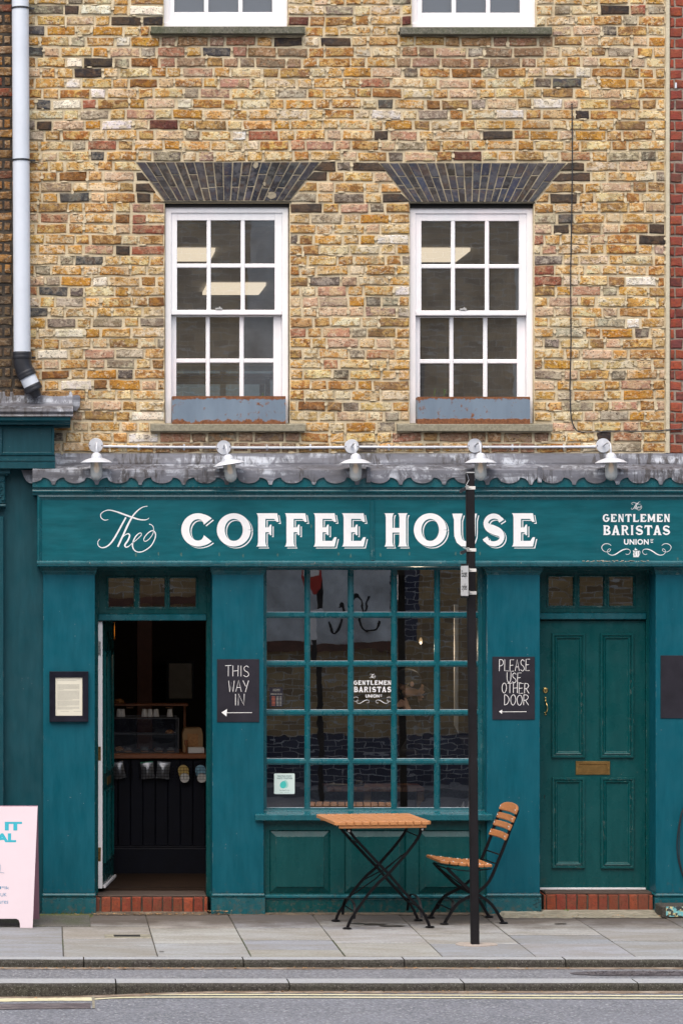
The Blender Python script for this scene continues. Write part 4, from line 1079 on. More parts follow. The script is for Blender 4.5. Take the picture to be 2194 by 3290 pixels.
GL = {
 'E': [stem(.10,.42), ARM_T(.3), ARM_B(.3), ARM_M(.3)],
 'F': [stem(.10,.42), ARM_T(.3), ARM_M(.3)],
 'H': [stem(.09,.36,.06), stem(.64,.91,.06), ('P', [(.3,.56),(.7,.56),(.7,.42),(.3,.42)])],
 'O': [arc(.5,.5,.5,.5,.235,0,360,48,.17)],
 'C': [('R', [(p[0], p[1]) for p in arc(.53,.5,.53,.5,.26,38,322,44,.18)[1]], [w_*(1 + .35*max(0, 1-min(i_, 44-i_)/5)) for i_, w_ in enumerate(arc(.53,.5,.53,.5,.26,38,322,44,.18)[2])])],
 'G': [arc(.52,.5,.52,.5,.27,45,352,40,.17), ('P', [(.52,.56),(1.0,.56),(1.0,.40),(.52,.40)])],
 'U': [('R', [(.22,.99),(.22,.8),(.22,.5),(.23,.33),(.30,.17),(.42,.09),(.52,.085),(.64,.10),(.75,.18),(.81,.33),(.82,.5),(.82,.8),(.82,.99)], [.40,.26,.26,.26,.23,.19,.17,.17,.17,.19,.19,.19,.30])],
 'S': [('R', catmull([(.84,.76),(.72,.87),(.50,.915),(.28,.86),(.16,.72),(.26,.58),(.50,.50),(.76,.41),(.86,.27),(.74,.13),(.50,.08),(.26,.13),(.12,.26)], 4), None)],
 'N': [stem(.10,.30,.08), stem(.72,.90,.08), ('P', [(.06,1),(.34,1),(.92,0),(.68,0)])],
 'T': [stem(.36,.66,.07,top=False), ('P', [(.04,1),(.96,1),(1.03,.68),(.94,.70),(.84,.83),(.16,.83),(.06,.70),(-.03,.68)])],
 'L': [stem(.10,.42), ARM_B(.3)],
 'M': [stem(.06,.25,.06), stem(.74,.96,.06), ('P', [(.02,1),(.26,1),(.56,.30),(.44,.12)]), ('P', [(.98,1),(.76,1),(.44,.30),(.56,.12)])],
 'B': [stem(.10,.38), arc(.52,.745,.38,.255,.24,90,-90,16,.15), arc(.52,.265,.46,.265,.26,90,-90,16,.16), ('P',[(.3,1),(.54,1),(.54,.85),(.3,.85)]), ('P',[(.3,.57),(.54,.57),(.54,.45),(.3,.45)]), ('P',[(.3,.16),(.54,.16),(.54,0),(.3,0)])],
 'A': [('P', [(.36,1),(.62,1),(.98,.0),(.66,.0)]), ('P', [(.36,1),(.52,1),(.30,.0),(.02,.0)]), ('P', [(.26,.38),(.76,.38),(.80,.24),(.22,.24)]), ('P',[(-.06,0),(.40,0),(.33,.09),(0,.09)]), ('P',[(.58,0),(1.06,0),(1.0,.09),(.64,.09)])],
 'R': [stem(.10,.38), arc(.54,.72,.38,.28,.25,90,-90,16,.15), ('P',[(.3,1),(.56,1),(.56,.85),(.3,.85)]), ('P',[(.3,.58),(.56,.58),(.56,.44),(.3,.44)]), ('P',[(.44,.50),(.66,.50),(.90,.10),(1.04,.12),(1.04,0),(.76,0)])],
 'I': [stem(.28,.72,.14)],
}
def glyph(mb, ch, x0, x1, z0, z1, y, dx=0.0, dz=0.0, grow=0.0):
    k = 0
    W_, H_ = x1-x0, z1-z0
    for it in GL[ch]:
        k += 1; yy = y - .00012*k
        if it[0] == 'P':
            pts = [(x0+dx+p[0]*W_, z0+dz+p[1]*H_) for p in it[1]]
            if grow:
                cx = sum(p[0] for p in pts)/len(pts); cz = sum(p[1] for p in pts)/len(pts)
                pts = [(p[0]+math.copysign(grow, p[0]-cx), p[1]+math.copysign(grow, p[1]-cz)) for p in pts]
            n = len(pts)
            a = sum(pts[i][0]*pts[(i+1)%n][1]-pts[(i+1)%n][0]*pts[i][1] for i in range(n))
            if a < 0: pts = pts[::-1]
            mb.add([(px, yy, pz) for px, pz in pts], [tuple(range(n))])
        else:
            pts = it[1]; m = len(pts)
            ws = it[2] or [.16 + .14*math.sin(math.pi*min(1, max(0, i/(m-1)))) for i in range(m)]
            if ch == 'S': ws = [(.15 + .13*math.exp(-((i/(m-1)-.5)/.18)**2) + .06*(i/(m-1) < .06 or i/(m-1) > .94)) for i in range(m)]
            vs = []; fs = []
            for i, (px, pz) in enumerate(pts):
                a = pts[max(i-1,0)]; b = pts[min(i+1,m-1)]
                tx, tz = (b[0]-a[0])*W_, (b[1]-a[1])*H_; l = math.hypot(tx, tz) or 1
                if i == 0 and pts[0] == pts[-1]: tx, tz = (pts[1][0]-pts[-2][0])*W_, (pts[1][1]-pts[-2][1])*H_; l = math.hypot(tx, tz)
                if i == m-1 and pts[0] == pts[-1]: tx, tz = (pts[1][0]-pts[-2][0])*W_, (pts[1][1]-pts[-2][1])*H_; l = math.hypot(tx, tz)
                nx, nz = -tz/l, tx/l
                # width is given as a fraction of the letter, stroke across measured in metres
                sc = math.hypot(nx*W_, nz*H_)
                w = ws[i]*sc/2 + grow
                cx_, cz_ = x0+dx+px*W_, z0+dz+pz*H_
                vs += [(cx_+nx*w, yy, cz_+nz*w), (cx_-nx*w, yy, cz_-nz*w)]
            fs = [(2*i, 2*i+1, 2*i+3, 2*i+2) for i in range(m-1)]
            mb.add(vs, fs)
    return mb
YL0 = YF - .0008
for ch, a, b in (('C',583,690),('O',697,812),('F',822,902),('F',913,992),('E',1005,1086),('E',1096,1179),('H',1232,1317),('O',1328.6,1440),('U',1450,1540),('S',1548,1628),('E',1641,1722)):
    x0, x1 = X(a, YF), X(b-6, YF); z0, z1 = Z(1756, YF), Z(1649, YF); px = 1/450
    for lay, (ddx, ddz, mt, gr) in enumerate(((7.0*px, -6.0*px, 'sign_white', 0.0), (4.0*px, -3.4*px, 'teal_sign', 0.0), (0, 0, 'sign_white', 0.0))):
        if lay == 0:
            # thin painted shade line: the letter shifted right and down, cut back by the board colour
            o = glyph(MB(), ch, x0, x1, z0, z1, YL0, ddx, ddz).build('letter_shade', M[mt], B)
        elif lay == 1: glyph(MB(), ch, x0, x1, z0, z1, YL0-.0012, ddx, ddz).build('letter_gap', M[mt], B)
        else: glyph(MB(), ch, x0, x1, z0, z1, YL0-.0024).build('letter', M[mt], B)

THE = [  # strokes traced in a 0..1 frame: x right, z down, widths at the points
 ([(207,605),(180,608),(158,592),(156,568),(178,549),(212,541),(262,552),(312,570),(362,588),(410,603),(450,607),(470,602),(480,593)], [3,5,5,5,5,6,8,10,10,8,6,4,3]),
 ([(470,515),(438,521),(403,545),(370,582),(338,640),(305,712),(270,788)], [4,5,7,9,11,11,10]),
 ([(325,590),(300,635),(270,690),(235,748),(200,783),(165,794),(140,780),(136,755),(150,735)], [9,10,10,10,8,6,5,4,3]),
 ([(283,752),(312,714),(338,700),(350,712),(338,745),(318,775),(325,790),(345,783),(367,763)], [3,4,7,9,10,10,8,5,4]),
 ([(365,765),(400,737),(426,712),(428,697),(413,697),(388,722),(370,765),(374,800),(400,822),(440,818),(490,785),(518,738),(524,703),(510,680),(482,688),(452,720),(445,744),(460,750),(486,730),(508,695),(510,660),(497,641),(480,635)], [4,4,4,4,5,7,8,7,6,6,6,6,6,6,6,5,4,4,4,4,4,4,5]),
]
def the(mb, px0, px1, py0, py1, y, thick=1.0):
    """script word fitted to a box"""
    x0, x1, y0, y1 = 133, 527, 512, 828
    ax, bx = X(px0, y), X(px1, y); az, bz = Z(py0, y), Z(py1, y)
    for k, (pts, ws) in enumerate(THE):
        q = catmull([(p[0], p[1], w) for p, w in zip(pts, ws)], 5)
        P = [(ax+(p[0]-x0)/(x1-x0)*(bx-ax), az+(p[1]-y0)/(y1-y0)*(bz-az)) for p in q]
        s = (bx-ax)/(x1-x0)*thick
        mb.ribbon(P, [max(.5, p[2])*s for p in q], y - .0001*k)
    return mb
the(MB(), 314, 502, 1625, 1776, YL0, 1.1).build('script_word', M['sign_white'], B)

SWIRL = [(330,868),(300,845),(255,835),(205,848),(172,885),(175,925),(205,962),(250,977),(295,970),(320,945),(312,925),(290,928),(268,955),(270,990),(300,1020),(350,1033),(410,1015),(480,970),(540,938),(600,928),(645,942),(658,975),(640,1010),(605,1022),(580,1010)]
def word(mb, s, px0, px1, py0, py1, y, gap=.16, wide={'M':1.25,'I':.55,'O':1.1,'G':1.05}):
    ws = [wide.get(c, 1.0) for c in s]; tot = sum(ws) + gap*(len(s)-1); u = (px1-px0)/tot; x = px0
    for c, w in zip(s, ws):
        glyph(mb, c, X(x, y), X(x+w*u, y), Z(py1, y), Z(py0, y), y); x += (w+gap)*u
    return mb
def crest(parent, ox, oy, k, y, mat, pot=True, nm='emblem_lettering'):
    """the painted badge; (ox, oy) = photograph pixel of its local origin, k pixels per unit"""
    P = lambda a, b: (ox + a*k, oy + b*k)
    m = MB(); x0, y0 = P(672, 115); x1, y1 = P(855, 262); the(m, x0, x1, y0, y1, y, 2.1)
    x0, y0 = P(186, 328); x1, y1 = P(1340, 464); word(m, 'GENTLEMEN', x0, x1, y0, y1, y)
    x0, y0 = P(190, 520); x1, y1 = P(1342, 688); word(m, 'BARISTAS', x0, x1, y0, y1, y)
    m.build(nm, mat, parent)
    m = MB(); x0, y0 = P(550, 757); x1, y1 = P(974, 853); text_mb(m, 'UNION', x0, x1, y0, y1, y, .03, 1.1)
    x0, y0 = P(1003, 757); x1, y1 = P(1055, 797); text_mb(m, 'ST', x0, x1, y0, y1, y, .02)
    x0, y0 = P(1008, 808); x1, y1 = P(1048, 820); m.box(X(x0,y), X(x1,y), y, y+.0003, Z(y1,y), Z(y0,y))
    for mir in (0, 1):
        q = catmull([(1526-a if mir else a, b) for a, b in SWIRL], 4)
        pts = []
        for a, b in q:
            u, v = P(a, b); pts.append((X(u, y), Z(v, y)))
        n = len(pts); ws = [(6 + 10*math.exp(-((i/n-.70)/.09)**2) + 3*math.exp(-((i/n-.12)/.1)**2))*k/450*1.15 for i in range(n)]
        m.ribbon(pts, ws, y - .0001)
    m.build(nm, mat, parent)
    if pot:
        m = MB()
        for poly in ([(700,950),(722,955),(722,965),(795,965),(795,955),(808,962),(800,1050),(712,1050),(706,1010),(716,990),(708,968)],[(722,950),(740,928),(765,928),(785,950)],[(738,925),(736,915),(745,908),(756,915),(754,925)],[(705,1053),(808,1053),(800,1066),(714,1066)]):
            m.prism_y([(X(P(a,b)[0],y), Z(P(a,b)[1],y)) for a, b in poly], y-.0003, y)
        q = catmull([(800,962),(820,965),(820,1000),(806,1040),(798,1045)], 5)
        m.ribbon([(X(P(a,b)[0],y), Z(P(a,b)[1],y)) for a, b in q], [9*k/450]*len(q), y-.0004)
        m.build('coffee_pot_emblem', mat, parent)
        m = MB()
        for a, b, c, d in ((728,975,736,1040),(744,960,750,1000),(744,1010,750,1040),(776,975,783,1040)):
            m.box(X(P(a,b)[0],y), X(P(c,d)[0],y), y-.0006, y-.0004, Z(P(c,d)[1],y), Z(P(a,b)[1],y))
        m.build('emblem_lines', M['teal_sign'], parent)
crest(B, 1900, 1590, 1/5.333, YL0, M['sign_white'])
g = MB()   # rusty nail stains along the foot of the sign board
for k, (px, py) in enumerate(((437,1783),(510,1780),(583,1781),(705,1781),(782,1785),(893,1782),(1088,1780),(1127,1786),(1222,1783),(1315,1778),(1463,1779),(1541,1778),(2175,1795),(1000,1690))):
    n_ = 9; poly = []
    for i in range(n_):
        a = 2*math.pi*i/n_; poly.append((X(px + 3.2*math.cos(a)*rnd.uniform(.5, 1.2), YF), Z(py + 7*math.sin(a)*rnd.uniform(.5, 1.2), YF)))
    g.prism_y(poly, YF-.0004, YF)
g.build('rust_stains', plain('faint_rust_stain', (.045,.115,.105,1), .7, var=.5, sc=70), B, kind='stuff')

# ---------------------------------------------------------------- pilasters
def pilaster(x0, x1, yback, cap=True, left_ret=True):
    p = part('pilaster', B)
    g = MB(); g.bbox(X(x0, YP), X(x1, YP), YP, yback, Z(2870, YP), Z(1832, YP), .003); g.build('shaft', M['teal_blue'], p)
    g = MB(); e = 9
    for a, (py0, py1, yy) in enumerate(((1820, 1829, -.093), (1829.3, 1833, -.086), (1833.3, 1838, -.080), (1838.3, 1842, -.072), (1842.3, 1846, -.066))):
        k = e*(yy+.06)/-.033; g.bbox(X(x0, YP)-k/450, X(x1, YP)+k/450, yy, yback-.001, Z(py1, YP), Z(py0, YP), .002)
    g.build('capital', M['teal'], p)
    g = MB(); k = 4/450
    g.bbox(X(x0, YP)-k, X(x1, YP)+k, -.082, yback-.002, Z(2882, YP), Z(2870.3, YP), .009)
    g.bbox(X(x0, YP)-k*.7, X(x1, YP)+k*.7, -.074, yback-.0015, Z(2885, YP), Z(2882.3, YP), .001)
    g.bbox(X(x0, YP)-k, X(x1, YP)+k, -.076, yback-.002, 0, Z(2885.3, YP), .004); g.build('base', M['teal'], p)
    return p
pilaster(140, 306, .20); pilaster(683, 848, .20); pilaster(1564, 1733.5, .24); pilaster(2105, 2300, .24); 
g = MB(); g.box(X(2301), X(XE), -.04, .2, 0, Z(1822)); g.build('front_panel', M['teal_blue'], B)
# rotten corner of the third base: splits and missing slivers
g = MB()
for i in range(26):
    px = rnd.uniform(1712, 1742); py = rnd.uniform(2885, 2932); w = rnd.uniform(4, 14)*(px-1700)/42; h = rnd.uniform(.6, 1.8)
    g.box(X(px-w, YP), X(px+1, YP), -.0768, -.070, Z(py+h), Z(py))
g.build('rotten_wood', M['dark_gap'], B, kind='stuff')

# ---------------------------------------------------------------- shop window
YW = .055
SW = part('shop_window', B)
cx = [(857,979),(997.5,1118),(1137,1257),(1276,1395),(1414,1535)]; ry = [(1831,1967),(1986,2124),(2143,2281),(2300,2438),(2457.5,2596)]
UX = lambda a: X(a, YW); UZ = lambda a: Z(a, YW)
g = MB(); g.ring(UX(846), UX(1564)-.001, UZ(2606), UZ(1820), [(0, .20), (0, YW-.004), (.004, YW-.006), (.010, YW-.004)]);
g.build('outer_frame', M['teal'], SW)
g = MB()
g.box(UX(848.5), UX(857), YW-.002, .12, UZ(2604), UZ(1822)); g.box(UX(1535), UX(1562), YW-.002, .12, UZ(2604), UZ(1822))
g.box(UX(857), UX(1535), YW-.0025, .12, UZ(1831), UZ(1822)); g.box(UX(857), UX(1535), YW-.0025, .12, UZ(2604), UZ(2596)); g.build('inner_frame', M['teal'], SW)
g = MB(); g.bbox(UX(1543), UX(1549), YW-.009, YW-.001, UZ(2600), UZ(1824), .002); g.build('frame_bead', M['teal'], SW)
# vertical bars in lengths between the crossings, with pointed mitres as in old glazing
def bar_prof(a, b, y): c = (b-a); return [(a, y+.030), (a, y+.016), (a+c*.30, y+.002), (b-c*.30, y+.002), (b, y+.016), (b, y+.030)]
for i in range(4):
    a, b = UX(cx[i][1]), UX(cx[i+1][0]); pr = bar_prof(a, b, YW)
    g = MB(); z0, z1 = UZ(2596)+.0003, UZ(1831)-.0003
    vs = [(x, y, z0) for x, y in pr] + [(x, y, z1) for x, y in pr]
    g.add(vs, [(k, k+1, k+7, k+6) for k in range(5)] + [(5,0,6,11), (5,4,3,2,1,0), (6,7,8,9,10,11)]); g.build('glazing_bar', M['teal'], SW)
for j in range(4):
    b_, a_ = UZ(ry[j][1]), UZ(ry[j+1][0]); pr = bar_prof(a_, b_, YW+.0012)
    g = MB(); g.prism_x([(y, z) for z, y in pr], UX(857)-.0002, UX(1535)+.0002); g.build('glazing_bar', M['teal'], SW)
for a, b in cx:
    for c, d in ry:
        g = MB(); q = [rnd.uniform(-.00025, .00025) for _ in range(2)]
        xa, xb, za, zb = UX(a)-.004, UX(b)+.004, UZ(d)-.004, UZ(c)+.004; y = YW+.024
        lean = .0025   # panes tipped back in an upright frame, to raise the mirrored street
        g.add([(xa, y+q[0]-lean, za), (xb, y-q[0]-lean, za), (xb, y-q[0]+q[1]+lean, zb), (xa, y+q[0]+q[1]+lean, zb)], [(0,1,2,3)]); g.build('pane', M['glass'], SW)
        # thin line of old putty and dirt at the foot of each pane
        g = MB(); g.box(UX(a)+.001, UX(b)-.001, YW+.017, YW+.023, UZ(d), UZ(d)+.0028); g.build('putty_line', M['putty'] if 'putty' in M else plain('pale_putty', (.38,.45,.50,1), .7, var=.3, sc=60), SW); 
M_sill_y = -.10
g = MB(); g.prism_x([(.12, UZ(2602)), (YW-.012, UZ(2603)), (M_sill_y+.002, Z(2617, M_sill_y)), (M_sill_y-.003, Z(2619, M_sill_y)), (M_sill_y-.003, Z(2635, M_sill_y)), (M_sill_y+.002, Z(2637, M_sill_y)), (.0, Z(2637, M_sill_y))], X(821, M_sill_y), X(1581, M_sill_y)); g.build('window_ledge', M['teal'], B)
# stall riser
YR = -.02
SR = part('stall_riser', B)
g = MB(); RX = lambda a: X(a, YR); RZ = lambda a: Z(a, YR)
pan = [(866,1061),(1106,1304),(1344,1543)]
g.box(RX(847), RX(866), YR, .03, RZ(2874), RZ(2637)); g.box(RX(1061), RX(1106), YR, .03, RZ(2874), RZ(2637)); g.box(RX(1304), RX(1344), YR, .03, RZ(2874), RZ(2637)); g.box(RX(1543), RX(1564), YR, .03, RZ(2874), RZ(2637))
for a, b in pan:
    g.box(RX(a)+.0002, RX(b)-.0002, YR-.0006, .03, RZ(2667), RZ(2637)-.0005); g.box(RX(a)+.0002, RX(b)-.0002, YR-.0006, .03, RZ(2874), RZ(2870.5))
g.build('rails', M['teal_green'], SR)
for a, b in pan:
    g = MB(); g.ring(RX(a), RX(b), RZ(2870.5), RZ(2667), [(0, YR+.016), (.046, YR-.002), (.0465, YR-.006), (.048, YR-.007)], fill=True); g.build('raised_panel', M['teal_green'], SR)
g = MB(); g.prism_x([(.0, RZ(2873)), (YR-.012, RZ(2874)), (YR-.022, RZ(2878)), (YR-.023, RZ(2883)), (YR-.014, RZ(2887)), (YR-.006, RZ(2888)), (YR-.006, RZ(2891)), (.0, RZ(2891))], RX(849), RX(1563)); g.build('skirting_bead', M['teal'], SR)
g = MB(); g.bbox(RX(852), RX(1563), YR-.010, .05, 0, RZ(2891.3), .003); g.build('skirting_board', M['teal_green'], SR)

# ---------------------------------------------------------------- doorways
YDR = .17
def fanlight(xa, xb, panes, py0, py1, gy0, gy1, tr0, tr1):
    w = part('fanlight', B); U = lambda a: X(a, YDR); V = lambda a: Z(a, YDR)
    g = MB(); xs = [xa] + [v for p in panes for v in p] + [xb]
    g.box(U(xa), U(xs[1]), YDR, YDR+.05, V(py1), V(py0)); g.box(U(xs[-2]), U(xb), YDR, YDR+.05, V(py1), V(py0))
    g.box(U(xs[1]), U(xs[-2]), YDR, YDR+.05, V(gy0), V(py0)); g.box(U(xs[1]), U(xs[-2]), YDR, YDR+.05, V(py1), V(gy1))
    for (p, q) in zip(panes, panes[1:]): g.box(U(p[1]), U(q[0]), YDR+.001, YDR+.05, V(gy1), V(gy0))
    g.build('frame', M['teal_green'], w)
    for a, b in panes:
        g = MB(); g.ring(U(a)-.001, U(b)+.001, V(gy1)-.001, V(gy0)+.001, [(0, YDR-.001), (-.012, YDR-.001), (-.012, YDR-.006), (-.004, YDR-.008), (.004, YDR+.012)]); g.build('glazing_bead', M['teal_green'], w)
        g = MB(); q = rnd.uniform(-.0002, .0002); y = YDR+.02
        g.add([(U(a)-.003, y+q, V(gy1)-.003), (U(b)+.003, y-q, V(gy1)-.003), (U(b)+.003, y-q, V(gy0)+.003), (U(a)-.003, y+q, V(gy0)+.003)], [(0,1,2,3)]); g.build('pane', M['glass'], w)
    g = MB(); g.bbox(U(xa)-.002, U(xb)+.002, YDR-.022, YDR+.05, V(tr1), V(tr0), .005); g.build('transom', M['teal'], w)
    g = MB(); g.box(X(xa-16), X(xb+36), .02, YDR+.06, V(py0), V(1815)); g.build('head_board', M['teal_green'], w)
fanlight(317, 663, [(349,432),(449,531),(546,631)], 1833, 1972, 1857, 1951, 1973, 1994)
fanlight(1722, 2073, [(1761,1842),(1861,1939),(1956,2034.5)], 1833, 1968, 1853, 1947, 1969, 1990)
U = lambda a: X(a, YDR)
for a_, b_ in ((301,316.5),(663.5,690),(2073.5,2112),(1712,1730)):
    g = MB(); g.bbox(U(a_), U(b_), YDR-.01, YDR+.06, .10, Z(1833, YDR), .003); g.build('door_jamb', M['teal_green'], B)
for a_, b_, y_ in ((2085,2090,-.030),(2096,2100,-.05)):
    g = MB(); g.bbox(U(a_), U(b_), YDR+y_, YDR-.0102, .11, Z(1834, YDR), .003); g.build('jamb_moulding', M['teal_green'], B)

# brick steps
def step(x0, x1, cuts, py0, py1, wy0, nm):
    p = part('door_step', B); YS = -.03
    g = MB(); g.box(X(x0, YS), X(x1, YS), YS+.004, .34, 0, Z(py0, YS)-.004); g.build('step_mortar', M['mortar_step'], p)
    for a, b in cuts:
        c = jitc(rnd.choice([(.26,.055,.03), (.21,.045,.028), (.18,.045,.03), (.29,.065,.035)]), .15); c2 = jitc((.17,.045,.03))
        g = MB(); xa, xb = X(a, YS), X(b, YS); zt, zb = Z(py0, YS) + rnd.uniform(-.002, .002), Z(py1, YS) + rnd.uniform(-.003, .003)
        brick_geo(g, (xa, zt), (xb, zt), (xb, zb), (xa, zb), YS - .004 + rnd.uniform(-.002, .002), c, c2, back=.16, jit=.0018, cham=.005, nx=2)
        g.build('step_brick', M['red_brick'], p)
    g = MB(); g.bbox(X(x0+4, .02), X(x1-4, .02), .012, .30, Z(py0-1.5, .02), Z(wy0, .17), .005); g.build('wooden_threshold', M['threshold_wood'], p)
step(309, 668, [(309,321),(327,356),(360,388),(393,421),(426,454),(460,489),(492,521),(525,553),(558,587),(591,620),(624,652),(657,667)], 2884, 2933, 2868, 'step')
step(1745, 2096, [(1746,1752),(1755,1784),(1787,1816),(1821,1850),(1855,1883),(1889,1918),(1922,1950),(1955,1984),(1988,2017),(2020,2047),(2050,2081),(2084,2095)], 2876, 2930, 2858, 'step')

# ---------------------------------------------------------------- closed green door
CD = part('closed_door', B); yd = YDR + .02
DU = lambda a: X(a, yd); DV = lambda a: Z(a, yd)
g = MB(); g.bbox(DU(1722), DU(2072), yd, yd+.045, DV(2854), DV(1993), .003); g.build('door_leaf', M['teal_green'], CD)
PR = [(0, yd), (0, yd-.015), (.002, yd-.018), (.014, yd-.018), (.0165, yd-.008), (.020, yd-.007), (.027, yd-.015), (.034, yd-.012), (.042, yd-.003), (.045, yd-.0015)]
for a, b, c, d in ((1771,1877,2035,2434),(1926,2033,2035,2434),(1771.5,1876,2498,2789),(1928,2034,2498,2790)):
    g = MB(); g.ring(DU(a), DU(b), DV(d), DV(c), PR, fill=True); g.build('door_panel', M['teal_green'], CD)
g = MB(); g.ring(DU(1848), DU(1958), DV(2489), DV(2445.5), [(0, yd), (0, yd-.005), (.002, yd-.007), (.022, yd-.007), (.024, yd-.004), (.024, yd-.001)]); g.build('letter_plate', M['old_brass'], CD)
g = MB(); g.bbox(DU(1858), DU(1948), yd-.0055, yd-.0008, DV(2479), DV(2457), .0015); g.build('letter_flap', M['old_brass'], CD)
for px in (1852.7, 1953.5):
    g = MB(); g.lathe([(.0035,0),(.003,.002),(0,.0024)], (DU(px), yd-.007, DV(2467)), 10, 'y'); g.build('screw', M['brass'], CD)
g = MB(); g.lathe([(.020,0),(.020,.005),(.016,.008),(.0155,.006),(.010,.007),(0,.007)], (DU(1751), yd, DV(2218)), 22, 'y'); g.build('door_lock', M['brass'], CD)
g = MB(); g.bbox(DU(1750.4), DU(1751.8), yd-.0085, yd-.006, DV(2223), DV(2216), .0004); g.build('key_slot', M['dark_gap'], CD)
g = MB(); q = catmull([(1751,2241,.003),(1751,2252,.006),(1753,2262,.028),(1754.5,2275,.032),(1752.5,2287,.024),(1751,2291,.006),(1751,2297,.003)], 4)
g.tube([(DU(a), yd-c, DV(b)) for a, b, c in q], [.0042 + .0012*math.sin(i/len(q)*math.pi) for i in range(len(q))], 8)
g.bbox(DU(1748), DU(1754), yd-.004, yd, DV(2252), DV(2240), .0015); g.bbox(DU(1748), DU(1754), yd-.004, yd, DV(2298), DV(2288), .0015); smooth_by_angle(g.build('door_handle', M['brass'], CD), 50)
g = MB(); g.bbox(DU(1747), DU(1749.6), yd-.001, yd+.002, DV(2566), DV(2554), .0005); g.build('keyhole', M['dark_gap'], CD)
g = MB(); g.bbox(DU(1733), DU(2073), yd-.014, yd-.0005, DV(2858.5), DV(2851.5), .002); g.build('threshold_bar', M['threshold_white'], CD)
for px in (1788, 1899, 2011):
    g = MB(); g.lathe([(.0024,0),(.002,.001),(0,.0012)], (DU(px), yd-.014, DV(2855)), 8, 'y'); g.build('screw', M['dark_gap'], CD)

# ---------------------------------------------------------------- open door leaf, swung inwards
OD = part('open_door', B)
hx, hy = X(316.5, YDR), YDR + .012; ang = R(82.5); th = .031; L = .76; zt, zb = Z(1997, YDR), .158
def leaf(mb):
    """local: u along the leaf from the hinge, v across its thickness (0 = face towards the doorway)"""
    # closed leaf would run along +x; opened about the hinge edge it runs back along +y
    cu = Vector((math.cos(ang), math.sin(ang), 0)); cv = Vector((-math.sin(ang), math.cos(ang), 0))
    o = Vector((hx + th, hy, 0))
    mb.v = [tuple(o + cu*p[0] + cv*(p[1]) + Vector((0,0,p[2]))) for p in mb.v]; return mb
g = MB(); g.bbox(0.0012, L, 0, th, zb, zt, .002); leaf(g).build('door_leaf', M['teal_green'], OD)
g = MB(); g.bbox(-.0015, .001, 0, th, zb, zt, .0006); leaf(g).build('white_door_edge', M['white_paint'], OD)
for (u0, u1, z0, z1) in ((.10, .34, .98, 1.86), (.42, .66, .98, 1.86), (.10, .34, .33, .85), (.42, .66, .33, .85)):
    g = MB(); prof = [(0,0),(0,-.014),(.015,-.015),(.020,-.008),(.032,-.011),(.042,-.002)]
    vs = []; fs = []
    for ins, v in prof: vs += [(u0+ins, v, z0+ins), (u1-ins, v, z0+ins), (u1-ins, v, z1-ins), (u0+ins, v, z1-ins)]
    for k in range(len(prof)-1):
        a = 4*k; b = a+4; fs += [(a+i, a+(i+1)%4, b+(i+1)%4, b+i) for i in range(4)]
    a = 4*(len(prof)-1); fs.append((a,a+1,a+2,a+3)); g.add(vs, fs); leaf(g).build('door_panel', M['teal_green'], OD)
g = MB(); g.bbox(.3, .52, -.006, 0, .88, .94, .002); leaf(g).build('letter_plate', M['old_brass'], OD)
g = MB(); g.bbox(.02, L-.01, -.02, -.001, zb-.002, zb+.022, .004); leaf(g).build('draught_bar', M['threshold_white'], OD)
for py0, py1, m_ in ((2061, 2106, 'steel'), (2399, 2444, 'old_brass'), (2723, 2768, 'old_brass')):
    za, zz = Z(py1, YDR), Z(py0, YDR)
    g = MB(); g.bbox(-.0035, -.0012, th*.35, th*1.0, za, zz, .0005); leaf(g).build('hinge', M[m_], OD)
    g = MB()
    for k in range(4):
        z = za + (zz-za)*(k+.5)/4; g.lathe([(.003,0),(.0025,.001),(0,.001)], (0,0,0), 8, 'x')
        n_ = 8*3; 
        for i in range(len(g.v)-n_, len(g.v)): p = g.v[i]; g.v[i] = (-.0036-p[0], th*(.55 if k % 2 else .8)+p[1], z+p[2])
    leaf(g).build('hinge_screws', M['frame_black'], OD)
g = MB(); g.lathe([(.004,0),(.003,.002),(0,.003)], (0,0,0), 10, 'x'); g.v = [(-.003-p[0], th*.6+p[1], Z(2152, YDR)+p[2]) for p in g.v]; leaf(g).build('stud', M['steel'], OD)

# ---------------------------------------------------------------- shop interior
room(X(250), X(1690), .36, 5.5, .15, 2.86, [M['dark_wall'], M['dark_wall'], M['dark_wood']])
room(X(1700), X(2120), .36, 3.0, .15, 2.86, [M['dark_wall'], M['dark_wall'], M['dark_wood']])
g = MB()   # partitions that close the wall thickness round the openings
g.box(X(230), X(306), .201, .36, .15, 2.9); g.box(X(684), X(848), .201, .36, .15, 2.9); g.box(X(1564), X(1700), .241, .36, .15, 2.9)
g.box(X(848), X(1564), .10, .36, .0, Z(2606, .1)); g.box(X(2112), X(2300), .241, .36, .15, 2.9); g.box(X(230), X(XE), .223, .36, 2.30+.12, 2.9)
g.build('inner_wall', M['dark_wall'], B)
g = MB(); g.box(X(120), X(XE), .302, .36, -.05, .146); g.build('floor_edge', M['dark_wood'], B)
YK = 1.29
KX = lambda a, y=YK: X(a, y)
ct = thing('shop_counter', 'navy boarded coffee counter with wooden top inside the open doorway', 'counter', (KX(500), YK, .15))
xs_b = [300 + 40*i for i in range(14)]
for i in range(13):
    g = MB(); g.bbox(KX(xs_b[i])+.001, KX(xs_b[i+1])-.001, YK, YK+.02, .36, 1.02, .004); g.build('board', M['navy'], ct)
g = MB(); g.prism_x([(YK-.012,.15),(YK-.012,.335),(YK-.006,.345),(YK-.010,.352),(YK-.004,.36),(YK+.02,.36),(YK+.02,.15)], KX(300), KX(820)); g.build('skirting', M['navy'], ct)
